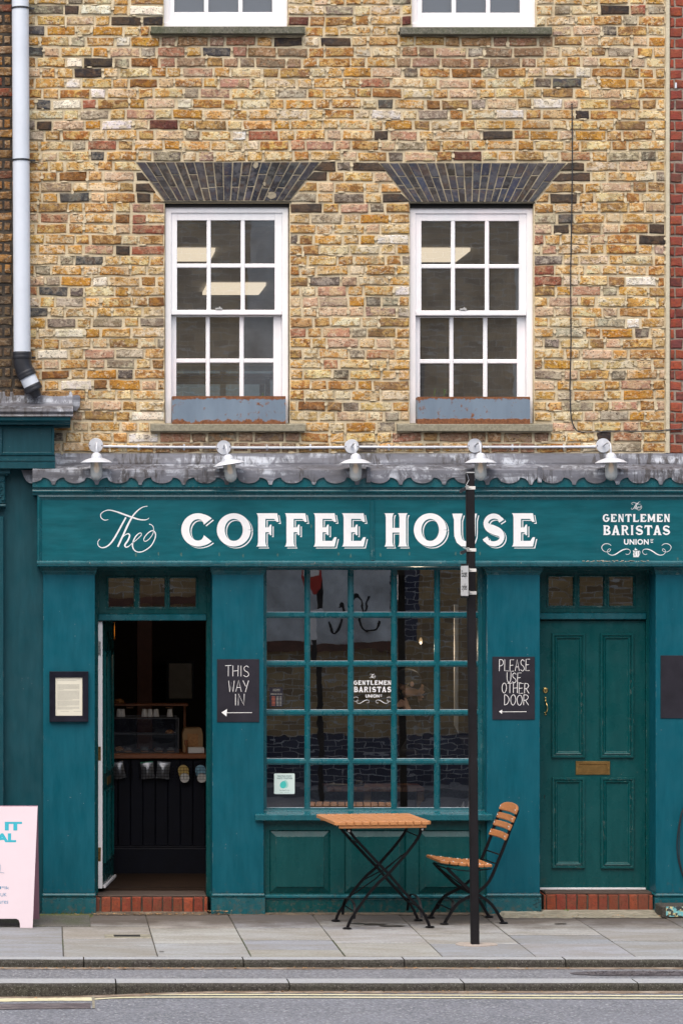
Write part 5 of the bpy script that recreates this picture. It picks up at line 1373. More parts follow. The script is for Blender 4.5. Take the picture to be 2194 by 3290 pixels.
g = MB(); g.bbox(KX(300), KX(820), YK-.03, YK+.62, 1.022, 1.06, .006); g.build('counter_top', M['counter_wood'], ct)
g = MB(); g.bbox(KX(300), KX(820), YK+.58, YK+.60, .15, 1.02, .003); g.build('back_panel', M['navy'], ct)
# display case
ds = thing('display_case', 'glass pastry display case standing on the shop counter', 'display case', (KX(460), YK+.1, 1.06))
x0, x1 = KX(362), KX(577); y0, y1 = YK+.06, YK+.42; z0, z1 = 1.062, 1.33
g = MB()
for a in (x0, x1-.008):
    for b in (y0, y1-.008): g.box(a, a+.008, b, b+.008, z0+.0005, z1-.0005)
for z in (z0, z1-.008):
    g.box(x0+.0082, x1-.0082, y0, y0+.008, z, z+.008); g.box(x0+.0082, x1-.0082, y1-.008, y1, z, z+.008)
g.build('case_frame', M['grey_cab'], ds)
g = MB(); g.add([(x0+.008,y0+.004,z0+.008),(x1-.008,y0+.004,z0+.008),(x1-.008,y0+.004,z1-.008),(x0+.008,y0+.004,z1-.008)], [(0,1,2,3)]); g.build('front_pane', M['case_glass'], ds)
g = MB(); g.box(x0+.01, x1-.01, y0+.01, y1-.01, z0+.001, z0+.006); g.box(x0+.01, x1-.01, y0+.16, y1-.01, z0+.13, z0+.136); g.build('case_shelf', M['grey_cab'], ds)
def pastry(px, y, z, r, mat, label, grp):
    g = MB(); c = (X(px, y), y, z)
    g.lathe([(r*.9,0),(r,r*.25),(r*.8,r*.55),(r*.35,r*.75),(0,r*.8)], c, 12)
    for i, v in enumerate(g.v): g.v[i] = (v[0]+rnd.uniform(-.1,.1)*r, v[1], v[2]+rnd.uniform(-.08,.08)*r)
    o = g.build('pastry', mat); tag(o, label, 'pastry', grp); return o
M['pastry'] = plain('baked_pastry', (.32,.15,.05,1), .6, var=.3, sc=60)
pastry(510, YK+.16, z0+.007, .035, M['pastry'], 'baked pastry on the lower shelf of the display case', 'pastries in the display case')
pastry(545, YK+.25, z0+.137, .034, M['pastry'], 'baked pastry on the upper right shelf of the display case', 'pastries in the display case')
pastry(384, YK+.2, z0+.007, .04, M['pastry'], 'baked pastry in the left corner of the display case', 'pastries in the display case')
pastry(383, YK+.5, 1.422, .045, M['pastry'], 'dark pastry on the shelf above the display case', 'pastries in the display case')
def ticket(px, py, y, label):
    t = thing('price_ticket', label, 'ticket', tuple(at(px, py, y)), 'black price tickets on wooden blocks')
    w = .028; g = MB(); g.bbox(X(px,y)-w, X(px,y)+w, y, y+.012, Z(py,y), Z(py,y)+.013, .002); g.build('block', M['butcher'], t)
    g = MB(); g.bbox(X(px,y)-w*1.05, X(px,y)+w*1.05, y+.004, y+.006, Z(py,y)+.0132, Z(py,y)+.045, .0005); g.build('card', M['board'], t)
    g = MB(); z = Z(py,y); g.box(X(px,y)-w*.55, X(px,y)+w*.55, y+.0033, y+.0037, z+.033, z+.0355); g.box(X(px,y)-w*.9, X(px,y)+w*.9, y+.0033, y+.0037, z+.024, z+.0265); g.build('print', M['ink'], t)
for px, py, lb in ((413,2418,'left'),(465,2418,'second'),(512,2418,'third'),(549,2418,'right')):
    ticket(px, py, YK+.075, {'left':'black price ticket on block, first from the left along the case floor','second':'black price ticket on block, second from the left along the case floor','third':'black price ticket on block, third from the left along the case floor','right':'black price ticket on block, last on the right along the case floor'}[lb])
ticket(545, 2276, YK+.5, 'black price ticket on the shelf above the right of the case')
ticket(418, 2276, YK+.5, 'black price ticket on the shelf above the left of the case')
sh = thing('wall_shelf', 'dark wooden shelf above the display case inside the shop', 'shelf', (KX(450), YK+.5, 1.4))
g = MB(); g.bbox(X(340,YK+.5), X(604,YK+.5), YK+.42, YK+.60, 1.402, 1.42, .003); g.build('shelf_board', M['counter_wood'], sh)
g = MB(); g.bbox(X(345,YK+.5), X(352,YK+.5), YK+.585, YK+.60, 1.0625, 1.4015, .002); g.bbox(X(592,YK+.5), X(599,YK+.5), YK+.585, YK+.60, 1.0625, 1.4015, .002); g.build('shelf_post', M['counter_wood'], sh)
# cups, upside down
def cup(px, label):
    g = MB(); c = (KX(px), YK+.2, z1+.001)
    g.lathe([(.0, .0005),(.0225,.0),(.0235,.004),(.0175,.056),(.016,.058),(0,.058)], c, 18)
    o = smooth_by_angle(g.build('paper_cup', M['cup'])); tag(o, label, 'cup', 'paper cups upside down on the display case'); return o
for px, lb in ((386,'white paper cup upside down at the left end of the case'),(396,'white paper cup half behind the leftmost cup on the case'),(468,'shaded paper cup beside the middle pair on the case'),(486,'white paper cup in the middle of the display case top'),(506,'white paper cup just right of the middle cup'),(550,'white paper cup alone at the right end of the case')):
    cup(px, lb)
# takeaway box, small grinder, label box
bx_ = thing('cardboard_box', 'brown cardboard box on the counter right of the display case', 'box', (KX(620), YK+.2, 1.06))
g = MB(); g.prism_y([(KX(592),1.062),(KX(655),1.062),(KX(655),1.20),(KX(650),1.245),(KX(597),1.245),(KX(590),1.20)], YK+.12, YK+.34); g.build('carton', M['card'], bx_)
g = MB(); g.bbox(KX(605), KX(640), YK+.115, YK+.1195, 1.10, 1.205, .001); g.build('box_print', M['pastry'], bx_)
g = MB(); g.bbox(KX(606), KX(657), YK+.02, YK+.09, 1.0615, 1.105, .003); tag(g.build('label_box', M['cup']), 'low white patterned box at the front right of the counter', 'box')
g = MB(); g.lathe([(.010,0),(.010,.012),(.005,.014),(.005,.06),(.014,.062),(.014,.10),(0,.102)], (KX(600), YK+.06, 1.061), 12); tag(g.build('hand_stamp', M['counter_wood']), 'small wooden handled tool beside the cardboard box', 'tool')
# wire baskets on the counter front
def basket(pxa, pxb, lb):
    t = thing('wire_basket', lb, 'basket', (KX((pxa+pxb)/2), YK-.06, .9), 'wire baskets hanging on the counter front')
    xa, xb = KX(pxa), KX(pxb); zt, zb = .96, .87; ya = YK-.075; r = .0012
    g = MB()
    nx = max(3, int((xb-xa)/.022)); 
    for i in range(nx+1):
        x = xa + (xb-xa)*i/nx; g.tube([(x, YK-.004, 1.01), (x, YK-.004, zb), (x, ya, zb), (x, ya, zt)], r, 4)
    for z in (zb, zb+.022, zb+.044, zb+.066, zt): g.tube([(xa, YK-.004, z), (xa, ya, z), (xb, ya, z), (xb, YK-.004, z)], r, 4)
    for z in (.985, 1.01): g.tube([(xa, YK-.004, z), (xb, YK-.004, z)], r, 4)
    g.build('wire_mesh', M['iron'], t); return t
basket(362, 425, 'wire basket at the left of the counter holding one silver bag')
basket(448, 557, 'wide wire basket holding two silver bags with green tops')
basket(568, 611, 'wire basket holding yellow rimmed tins'); basket(622, 662, 'wire basket holding blue rimmed tins')
def bag(px, w, tilt, lb, green=False):
    t = thing('coffee_bag', lb, 'bag', (KX(px), YK-.04, .875), 'silver bags in the wire baskets')
    g = MB(); n = 8; vs = []; W2 = w/2; H = .125
    for s in (-1, 1):
        for j in range(n+1):
            for i in range(n+1):
                u, v = i/n*2-1, j/n; bulge = .022*(1-u*u)*math.sin(math.pi*min(1, v*1.05)) + .001
                vs.append((u*W2*(1-.08*math.sin(math.pi*v)) + rnd.uniform(-.002,.002), s*bulge, v*H + rnd.uniform(-.002,.002)))
    fs = []; N = (n+1)**2
    for s in (0, 1):
        for j in range(n):
            for i in range(n):
                a = s*N + j*(n+1)+i; q = (a, a+1, a+n+2, a+n+1); fs.append(q if s == 0 else q[::-1])
    g.add(vs, fs); g.xform(Matrix.Translation((KX(px), YK-.04, .873)) @ Matrix.Rotation(tilt, 4, 'Y')); g.build('pouch', M['foil'], t, smooth=True)
    g = MB(); g.bbox(-W2, W2, -.003, .003, H-.006, H+.004, .001); g.xform(Matrix.Translation((KX(px), YK-.04, .873)) @ Matrix.Rotation(tilt, 4, 'Y')); g.build('seal', M['green'] if green else M['foil'], t)
bag(388, .09, R(-12), 'crumpled silver bag in the left wire basket')
bag(477, .10, R(-6), 'silver bag with dark green seal, left of the pair in the wide basket', True); bag(522, .10, R(5), 'silver bag without green seal, right of the pair in the wide basket')
def tins(px, mat, lb, grp):
    for k, (dy, dz) in enumerate(((-.018, .02), (-.034, -.005), (-.050, -.035))):
        g = MB(); g.lathe([(.040-.002*k, 0),(.040-.002*k,.010),(.036,.011),(.034,.006),(0,.006)], (KX(px)+.004*k, YK+dy, .915+dz), 26, 'y')
        lbs = (lb+', topmost behind the others', lb+', in the middle of its stack', lb+', pale one lowest in front')
        o = smooth_by_angle(g.build('round_tin', mat if k < 2 else M['cup'])); tag(o, lbs[k], 'tin', grp)
tins(589, M['yellow_lid'], 'round yellow tin in the wire basket', 'round tins in the counter baskets'); tins(644, M['blue_lid'], 'round pale blue tin in the wire basket', 'round tins in the counter baskets')
# column, picture, lantern
g = MB(); g.bbox(X(440,3), X(490,3), 3.0, 3.12, .152, 2.85, .005); tag(g.build('wooden_column', M['brown_wall']), 'dark brown wooden column behind the coffee counter', 'column')
pc = thing('framed_picture', 'dim framed picture on the back wall seen through the open doorway', 'picture', (X(575,4.9), 4.9, 1.6))
g = MB(); g.ring(X(536,4.9), X(626,4.9), Z(2252,4.9), Z(2124,4.9), [(0,4.93),(0,4.90),(.02,4.90),(.022,4.915)]); g.build('picture_frame', M['frame_black'], pc)
g = MB(); g.box(X(540,4.9), X(622,4.9), 4.917, 4.925, Z(2248,4.9), Z(2128,4.9)); g.build('print', M['pale_wall'], pc)
ln = thing('wall_lantern', 'small lantern glowing orange at the top left inside the doorway', 'lantern', tuple(at(356, 2025, 1.25)))
g = MB(); c = at(357, 2028, 1.25); g.lathe([(.030,-.07),(.034,-.06),(.030,-.056)], c, 14); g.lathe([(.030,.06),(.034,.065),(.006,.095),(0,.10)], c, 14)
for k in range(4):
    a = k*math.pi/2; g.tube([(c.x+.029*math.cos(a), c.y+.029*math.sin(a), c.z-.056), (c.x+.029*math.cos(a), c.y+.029*math.sin(a), c.z+.06)], .002, 4)
g.tube([(c.x, c.y, c.z-.064), (c.x-.02, c.y, c.z-.09), (c.x-.10, c.y, c.z-.09)], .004, 6); g.build('lantern_cage', M['old_brass'], ln)
g = MB(); g.lathe([(0,-.045),(.009,-.035),(.012,.0),(.007,.035),(0,.05)], c, 14); g.build('bulb', M['warm_bulb'], ln, smooth=True)
ld = bpy.data.lights.new('lantern_light', 'POINT'); lo = bpy.data.objects.new('lantern_light', ld); COL.objects.link(lo); ld.energy = .5; ld.color = (1,.5,.15); ld.shadow_soft_size = .03; lo.location = c - Vector((0,.05,0)); lo.parent = ln; lo.location = Vector((0,-.05,0)); 
# behind the shop window
bn = thing('window_bench', 'butcher block counter inside the shop window holding a sugar jar', 'bench', (X(1200,.5), .5, .15))
zb_ = Z(2529, .42)
for i in range(13):
    a = 1050 + 24*i; g = MB(); g.bbox(X(a,.42)+.0006, X(a+24,.42)-.0006, .42, .78, zb_-.034, zb_, .003); 
    g.build('block', M['butcher'] if i % 2 else M['counter_wood'], bn)
for px in (1170, 1340): g = MB(); g.bbox(X(px,.5), X(px+22,.5), .50, .56, .152, zb_-.0345, .003); g.build('leg', M['card'], bn)
jr = thing('sugar_jar', 'round glass jar of brown sugar on the butcher block counter', 'jar', (X(1154,.5), .5, zb_))
g = MB(); g.lathe([(.0,.001),(.034,.001),(.043,.02),(.043,.05),(.036,.065),(.036,.075),(.0345,.075),(.0345,.064),(.041,.05),(.041,.021),(.033,.003),(0,.003)], (X(1154,.5), .5, zb_), 20); smooth_by_angle(g.build('jar_glass', M['glass_clear'], jr))
g = MB(); g.lathe([(0,.004),(.032,.004),(.040,.02),(.040,.038),(0,.046)], (X(1154,.5), .5, zb_), 20); g.build('brown_sugar', M['sugar'], jr, smooth=True)
g = MB(); g.lathe([(0,.0),(.05,.002),(.07,.008),(.071,.010),(.05,.006),(0,.004)], (X(1085,.55), .55, zb_+.001), 24); tag(smooth_by_angle(g.build('plate', M['cup'])), 'white plate on the butcher block counter left of the jar', 'plate')
g = MB(); g.prism_y([(X(1052,.5), zb_+.013), (X(1080,.5), zb_+.013), (X(1076,.5), zb_+.024), (X(1066,.5), zb_+.018)], .50, .56); tag(g.build('paper_napkin', M['cup']), 'folded white napkin lying on the plate by the window', 'napkin')
cb = thing('tall_cabinet', 'dark grey cabinet with steel handle behind the right window panes', 'cabinet', (X(1480,.7), .8, .15))
g = MB(); g.bbox(X(1416,.8), X(1545,.8), .80, 1.2, .152, Z(2372,.8), .004); g.build('cabinet_body', M['grey_cab'], cb)
g = MB(); g.tube([(X(1474,.8), .77, Z(2440,.8)), (X(1474,.8), .77, Z(2380,.8))], .005, 8); g.tube([(X(1474,.8), .77, Z(2396,.8)), (X(1455,.8), .78, Z(2396,.8))], .006, 8); g.build('handle', M['steel'], cb)
g = MB(); g.bbox(X(1459,.6), X(1472,.6), .60, .63, .152, 2.2, .003); tag(g.build('pale_post', M['cup']), 'narrow pale upright post inside behind the right window panes', 'post')
for px, lb in ((1485, 'white paper cone leaning at the right foot of the shop window'), (1505, 'larger white paper roll leaning right of the smaller one')):
    g = MB(); c = at(px, 2597, .16); h = .05 if px < 1500 else .13
    g.lathe([(.014,0),(.004,h)], (0,0,0), 12); g.xform(Matrix.Translation((c.x, .16, Z(2597,.16))) @ Matrix.Rotation(R(10), 4, 'Y')); tag(g.build('paper_roll', M['cup']), lb, 'paper roll')
g = MB(); c = at(1351, 2062, .72); g.lathe([(0,-.02),(.012,-.01),(.014,.01),(.006,.03),(0,.032)], c, 12); o = g.build('pendant_bulb', M['filament'], smooth=True); pl_ = bpy.data.lights.new('pendant_light', 'POINT'); po = bpy.data.objects.new('pendant_light', pl_); COL.objects.link(po); po.parent = o; pl_.energy = 5; pl_.color = (1,.78,.55); pl_.shadow_soft_size = .03; po.location = c + Vector((0,-.03,-.04))
tag(o, 'tiny glowing filament bulb behind the fourth column of panes', 'bulb')
g = MB(); g.tube([c+Vector((0,0,.03)), (c.x, c.y, 2.85)], .003, 5); g.build('flex', M['iron'], o, world=False)

# ---------------------------------------------------------------- person behind the glass
def person():
    ref = at(1311, 2211, .31); hx, hz = ref.x, ref.z; hy = .31
    me = bpy.data.meshes.new('person'); o = bpy.data.objects.new('person', me); COL.objects.link(o)
    # joints: x to the right, leaning left over the counter
    J = {}; E = []; RAD = {}
    def j(n, p, r, frm=None, r2=None):
        J[n] = Vector(p); RAD[n] = (r, r2 or r)
        if frm: E.append((frm, n))
    j('pelvis', (hx+.42, hy+.18, .86), .125)
    j('waist', (hx+.37, hy+.17, 1.00), .115, 'pelvis', .14); j('chest', (hx+.27, hy+.16, 1.22), .12, 'waist', .16); j('uppchest', (hx+.20, hy+.15, 1.34), .10, 'chest', .15)
    j('neck0', (hx+.125, hy+.10, hz-.03), .052, 'uppchest'); j('neck1', (hx+.085, hy+.06, hz-.01), .047, 'neck0')
    j('head0', (hx+.045, hy+.03, hz+.0), .062, 'neck1'); j('head1', (hx-.005, hy+.02, hz+.035), .080, 'head0', .076); j('head2', (hx-.055, hy+.02, hz+.055), .070, 'head1', .07)
    j('jaw', (hx-.03, hy+.01, hz-.045), .036, 'head0', .040)
    for s, nm in ((-1, 'n'), (1, 'f')):
        j('sh'+nm, (hx+.19, hy+.15+s*.16, 1.33), .062, 'uppchest')
        j('el'+nm, (hx+.10 if s < 0 else hx+.0, hy+.10+s*.20, 1.10), .042, 'sh'+nm)
        j('wr'+nm, (hx-.005 if s < 0 else hx+.06, hy+.02+s*.05, hz-.155 if s < 0 else 1.12), .026, 'el'+nm)
        j('pa'+nm, (hx-.03 if s < 0 else hx+.08, hy+.01+s*.03, hz-.108 if s < 0 else 1.08), .030, 'wr'+nm, .022)
        for k in range(4):
            b = J['pa'+nm] + Vector((-.006-.010*k, -.012, .012-.012*k)); 
            j(f'f{k}{nm}0', b, .0095, 'pa'+nm); j(f'f{k}{nm}1', b+Vector((-.022,-.006,.010)), .009, f'f{k}{nm}0'); j(f'f{k}{nm}2', b+Vector((-.030,.010,-.004)), .0075, f'f{k}{nm}1')
        j('t0'+nm, J['pa'+nm]+Vector((.012,-.012,.022)), .0105, 'pa'+nm); j('t1'+nm, J['pa'+nm]+Vector((-.004,-.022,.040)), .009, 't0'+nm)
        j('hip'+nm, (hx+.44, hy+.18+s*.09, .82), .085, 'pelvis'); j('kn'+nm, (hx+.12, hy+.16+s*.11, .74), .060, 'hip'+nm); j('an'+nm, (hx+.20, hy+.16+s*.11, .24), .038, 'kn'+nm); j('toe'+nm, (hx+.06, hy+.15+s*.12, .19), .032, 'an'+nm)
    names = list(J); idx = {n: i for i, n in enumerate(names)}
    me.from_pydata([tuple(J[n]) for n in names], [(idx[a], idx[b]) for a, b in E], [])
    md = o.modifiers.new('skin', 'SKIN'); md.use_smooth_shade = True; md.branch_smoothing = .4
    for i, n in enumerate(names):
        v = me.skin_vertices[0].data[i]; v.radius = RAD[n]; v.use_root = (n == 'pelvis')
    sb = o.modifiers.new('sub', 'SUBSURF'); sb.levels = 2; sb.render_levels = 2
    dg = bpy.context.evaluated_depsgraph_get(); me2 = bpy.data.meshes.new_from_object(o.evaluated_get(dg))
    bpy.data.objects.remove(o); me2.name = 'person'
    # face: nose, brow and ear pushed out of the one surface
    def push(c, d, r, amt):
        for v in me2.vertices:
            q = (v.co - c).length
            if q < r: v.co += d*amt*(1-q/r)**1.5
    fwd = Vector((-.82, 0, -.57)); H1 = J['head1']
    push(H1 + Vector((-.088, -.01, -.05)), fwd, .03, .030); push(H1 + Vector((-.055, -.01, -.092)), fwd, .022, .008)
    me2.materials.append(M['cloth']); me2.materials.append(M['skin'])
    for p in me2.polygons:
        c = p.center; p.use_smooth = True
        if (c - H1).length < .135 or c.x < hx+.115 and c.z > hz-.10 and c.z < hz+.2 or (c-J['pan']).length < .085: p.material_index = 1
    o = bpy.data.objects.new('person', me2); COL.objects.link(o)
    tag(o, 'person with glasses in dark clothes bent over the counter behind the window', 'person')
    g = MB(); n = 16; vs = []   # hair cap
    axis = Vector((.35, 0, .94)); side = Vector((0,1,0)); f = Vector((-.94, 0, .35))
    for i in range(9):
        th_ = math.pi*.60*i/8
        for k in range(n):
            a = 2*math.pi*k/n; d = axis*math.cos(th_) + (f*math.cos(a)+side*math.sin(a))*math.sin(th_)
            if d.dot(Vector((-.9,0,-.3))) > .55: d = d*.93
            vs.append(H1 + Vector((.0,0,.012)) + Vector((d.x*.106, d.y*.090, d.z*.094)) + Vector((rnd.uniform(-1,1), rnd.uniform(-1,1), rnd.uniform(-1,1)))*.0015)
    g.add(vs, [(i*n+k, i*n+(k+1)%n, (i+1)*n+(k+1)%n, (i+1)*n+k) for i in range(8) for k in range(n)]); 
    g.build('hair', M['cloth'], o, smooth=True, world=False)
    # ear
    g = MB(); e = at(1323, 2198, hy-.075); g.lathe([(0,.0),(.010,.004),(.016,.002),(.018,-.003),(.014,-.012)], (0,0,0), 14, 'y'); g.v = [(e.x+p[0]*.8, hy-.080+p[1]*1.0+.002, e.z+p[2]*1.1) for p in g.v]; g.build('ear', M['skin'], o, smooth=True, world=False)
    g = MB(); a = at(1309, 2199, hy-.088); b = at(1291, 2226, hy-.088)
    g.strap([Vector((a.x+.014, hy-.084, a.z+.012)), a, b], (0,1,0), .003, .003)
    for dy in (-.05, .02):
        cx_ = Vector((b.x-.010, hy+dy, b.z-.006)); rim = []
        for k in range(17):
            t = 2*math.pi*k/16; rim.append(cx_ + Vector((.010*math.sin(t)*.8, .021*math.cos(t), .017*math.sin(t)*-.6)))
        g.tube(rim, .0011, 5, cap=False)
    g.build('glasses', M['brass'], o, world=False)
person()

# ---------------------------------------------------------------- stickers on the panes
YG = YW + .0215
def sticker(px0, px1, py0, py1, mat, name, label, cat):
    t = thing(name, label, cat, tuple(at((px0+px1)/2, py1, YG))); a, b, c, d = X(px0,YG), X(px1,YG), Z(py1,YG), Z(py0,YG); r = .007
    poly = []
    for cx_, cz_, a0 in ((b-r,d-r,0),(a+r,d-r,90),(a+r,c+r,180),(b-r,c+r,270)):
        for k in range(5): q = R(a0+22.5*k); poly.append((cx_+r*math.cos(q), cz_+r*math.sin(q)))
    g = MB(); g.prism_y(poly, YG, YG+.0006); g.build('sticker_face', mat, t); return t
M['sticker'] = plain('pale_mint_sticker', (.58,.72,.70,1), .5, var=.02)
st_ = sticker(881, 947, 2485, 2551, M['sticker'], 'window_sticker', 'pale mint food waste sticker in the bottom left window pane', 'sticker')
y = YG-.0003; g = MB(); text_mb(g, 'FIGHTING FOOD', 892, 937, 2491, 2496.5, y, .012); text_mb(g, 'WASTE TOGETHER', 889.5, 940, 2498, 2503.5, y, .012); text_mb(g, 'Too Good To Go', 898, 930, 2537, 2541.5, y); text_mb(g, '... .....', 901, 928, 2545, 2546.5, y); g.build('sticker_print', M['teal'], st_)
def blob(cx_, cy_, rx, ry, rot):
    p = []
    for k in range(20):
        t = 2*math.pi*k/20; u, v = rx*math.cos(t)*(1+.12*math.sin(t)), ry*math.sin(t)
        p.append((X(cx_+u*math.cos(rot)-v*math.sin(rot), y), Z(cy_+u*math.sin(rot)+v*math.cos(rot), y)))
    return p
g = MB(); g.prism_y(blob(918, 2519, 8, 13, -.15), y-.0002, y); g.build('pale_leaf_mark', plain('mint_print', (.32,.62,.58,1), .5), st_)
g = MB(); g.prism_y(blob(910, 2521, 10, 12, .3), y-.0006, y-.0003); g.build('turquoise_leaf_mark', plain('turquoise_print', (.05,.50,.47,1), .5), st_)
t_ = sticker(866, 909, 2208, 2271, M['board'], 'opening_hours_sign', 'small dark opening hours notice inside the left window pane', 'sign')
g = MB(); text_mb(g, 'GENTLEMEN', 877, 899, 2213.5, 2216.5, y, .01); text_mb(g, 'BARISTAS', 877, 899, 2217.5, 2221, y, .01); text_mb(g, 'OPENING HOURS', 869, 906, 2228, 2232, y, .012)
for k in range(7): g.box(X(888,y), X(896,y), y, y+.0002, Z(2240+k*4.4,y), Z(2238.6+k*4.4,y)); g.box(X(899,y), X(905,y), y, y+.0002, Z(2240+k*4.4,y), Z(2238.6+k*4.4,y))
g.build('white_print', M['ink'], t_)
g = MB()
for k in range(7): g.box(X(873,y), X(884,y), y, y+.0002, Z(2240+k*4.4,y), Z(2238.2+k*4.4,y))
g.build('red_print', plain('red_print', (.40,.10,.05,1), .6), t_)
wd = thing('window_lettering', 'white shop badge painted on the middle pane of the shop window', 'lettering', tuple(at(1197, 2262, YG)))
crest(wd, 1197 - 762*.1055, 2152, .1045, YW+.0205, M['sign_white'], pot=False, nm='badge_lettering')

# ---------------------------------------------------------------- chalk boards and menu frame
HW = {  # single stroke hand lettering, unit boxes
 'A': [[(0,0),(.5,1),(1,0)],[(.18,.36),(.86,.36)]], 'D': [[(.05,0),(.05,1)],[(.05,1),(.55,.92),(.95,.55),(.62,.12),(.05,0)]], 'E': [[(1,1),(.08,1),(0,0),(.95,.02)],[(.04,.5),(.8,.54)]],
 'H': [[(0,0),(.02,1)],[(.9,0),(.95,1)],[(0,.48),(.92,.52)]], 'I': [[(.5,0),(.5,1)]], 'L': [[(.05,1),(0,.02),(.95,0)]], 'N': [[(0,0),(.04,1),(.92,0),(.95,1)]],
 'O': [[(.5,1),(.12,.82),(0,.45),(.2,.08),(.55,0),(.9,.25),(1,.6),(.8,.92),(.5,1)]], 'P': [[(0,0),(.05,1)],[(.02,1),(.7,.98),(.98,.74),(.66,.50),(.04,.44)]],
 'R': [[(0,0),(.05,1)],[(.02,1),(.66,.98),(.92,.76),(.6,.52),(.04,.46)],[(.36,.48),(1,0)]], 'S': [[(.92,.86),(.55,1),(.12,.84),(.22,.58),(.72,.42),(.92,.18),(.5,0),(0,.14)]],
 'T': [[(-.05,.98),(1.05,1)],[(.5,.99),(.48,0)]], 'U': [[(0,1),(.02,.3),(.3,0),(.7,.04),(.92,.35),(.96,1)]], 'W': [[(0,1),(.22,0),(.5,.82),(.78,0),(1,1)]], 'Y': [[(0,1),(.5,.48)],[(1,1),(.42,0)]]}
def scrawl(mb, s, px0, px1, py0, py1, y, w=1.8, narrow={'I': .3}):
    ws = [narrow.get(c, 1) for c in s]; gap = .28; u = (px1-px0)/(sum(ws)+gap*(len(s)-1)); x = px0; k = 0
    for c, wd_ in zip(s, ws):
        dz = rnd.uniform(-1.2, 1.2)
        for stt in HW[c]:
            q = catmull(stt, 4) if len(stt) > 3 and c in 'ODPRSU' else stt
            k += 1
            P = [(X(x + p[0]*wd_*u, y), Z(py1 - p[1]*(py1-py0) + dz, y)) for p in q]
            mb.ribbon(P, [w/450*rnd.uniform(.85, 1.1) for _ in P], y - .0002*k)
        x += (wd_+gap)*u
def chalkboard(x0, x1, y0, y1, label, lines, arrow):
    yb = YP - .006
    t = thing('chalkboard', label, 'chalkboard', tuple(at((x0+x1)/2, y1, yb)), 'small black chalkboards on the pilasters')
    g = MB(); g.bbox(X(x0,yb), X(x1,yb), yb, YP-.0005, Z(y1,yb), Z(y0,yb), .0012); g.build('board_panel', M['board'], t)
    if lines:
        g = MB(); 
        for s, a, b, c, d in lines: scrawl(g, s, a, b, c, d, yb-.0005)
        g.build('chalk_writing', M['chalk'], t)
        a, b, c, hw_ = arrow; g = MB(); yy = yb-.0006
        g.ribbon([(X(a+6,yy), Z(c,yy)), (X(b,yy), Z(c-.5,yy))], [1.8/450]*2, yy)
        g.prism_y([(X(a,yy), Z(c-1,yy)), (X(a+hw_*1.5,yy), Z(c-hw_,yy)), (X(a+hw_*1.35,yy), Z(c+hw_,yy))], yy-.0003, yy-.0001); g.build('chalk_arrow', M['chalk'], t)
    return t
chalkboard(698, 833, 2118, 2320, 'black chalkboard reading this way in beside the open doorway', [('THIS',725,801,2139,2174),('WAY',735,799,2186,2223),('IN',754,786,2229,2266)], (712, 810, 2290, 12))
chalkboard(1581, 1717, 2110, 2312, 'black chalkboard reading please use other door beside the closed door', [('PLEASE',1603,1701,2119,2156),('USE',1628,1674,2161,2193),('OTHER',1612,1698,2195,2227),('DOOR',1619,1697,2233,2266)], (1602, 1690, 2287, 7))
chalkboard(2121, 2262, 2106, 2308, 'blank black chalkboard at the right edge on the last pilaster', None, None)
mf = thing('menu_frame', 'black framed cream printed notice on the first pilaster', 'frame', tuple(at(222, 2319, YP-.03)))
yb = YP-.034
g = MB(); g.ring(X(160,yb), X(285,yb), Z(2319,yb), Z(2157.5,yb), [(0, YP-.0005), (0, yb+.002), (.002, yb), (.041, yb+.004), (.043, yb+.012), (.043, yb+.02)]); g.build('frame_moulding', M['frame_black'], mf)
g = MB(); g.box(X(178,yb), X(267,yb), yb+.014, yb+.018, Z(2303,yb), Z(2175,yb)); g.build('notice', M['paper'], mf)
g = MB(); yy = yb+.0135
def tl(py, x0, x1):
    x = x0
    while x < x1:
        w = rnd.uniform(1.5, 5); g.box(X(x,yy), X(min(x+w, x1),yy), yy, yy+.0003, Z(py+.9,yy), Z(py,yy)); x += w + .7
tl(2186, 186, 247)
for a, n in ((2199, 8), (2219, 13), (2251, 8), (2271, 4)):
    for k in range(n): tl(a+k*2.35, 186, 256 if k < n-1 else rnd.uniform(200, 240))
tl(2285, 196, 222); tl(2285, 238, 262)
o = g.build('printed_lines', M['ink'], mf); o['kind'] = 'stuff'

# ---------------------------------------------------------------- outdoor lamps and conduit
LP = thing('wall_lamp', 'white bracket lamp on the brickwork, first from the left end of the conduit', 'lamp', (0,0,0), 'bracket lamps over the fascia')
g = MB(); g.lathe([(.052,0),(.053,-.006),(.050,-.012),(.0,-.013)], (0,0,0), 28, 'y'); g.v = [(a, -b if False else b, c) for a, b, c in g.v]
g.v = [(a, -abs(b), c) for a, b, c in g.v]; smooth_by_angle(g.build('wall_plate', M['lamp_metal'], LP, world=False))
g = MB()
for sx in (-1, 1): g.lathe([(.004,0),(.003,.002),(0,.0025)], (sx*.043, -.0132, -.002), 8, 'y')
g.v = [(a, b if b < -.0131 else -.0131-(b+.0132), c) for a, b, c in g.v]; g.build('plate_screws', M['frame_black'], LP, world=False)
arm = catmull([(0,-.012,0),(0,-.06,.004),(0,-.13,.010),(0,-.20,.012),(0,-.25,-.002),(0,-.272,-.035),(0,-.272,-.066)], 5)
g = MB(); g.tube(arm, .0068, 12); g.build('swan_neck', M['lamp_metal'], LP, smooth=True, world=False)
g = MB(); g.lathe([(.010,.0),(.022,-.004),(.034,-.018),(.0385,-.034),(.039,-.040)], (0,-.272,-.062), 28)
g.lathe([(.040,-.0395),(.060,-.045),(.088,-.056),(.108,-.069),(.1125,-.073),(.111,-.075),(.086,-.062),(.058,-.052),(.038,-.048)], (0,-.272,-.062), 36); smooth_by_angle(g.build('lamp_shade', M['lamp_metal'], LP, world=False), 50)
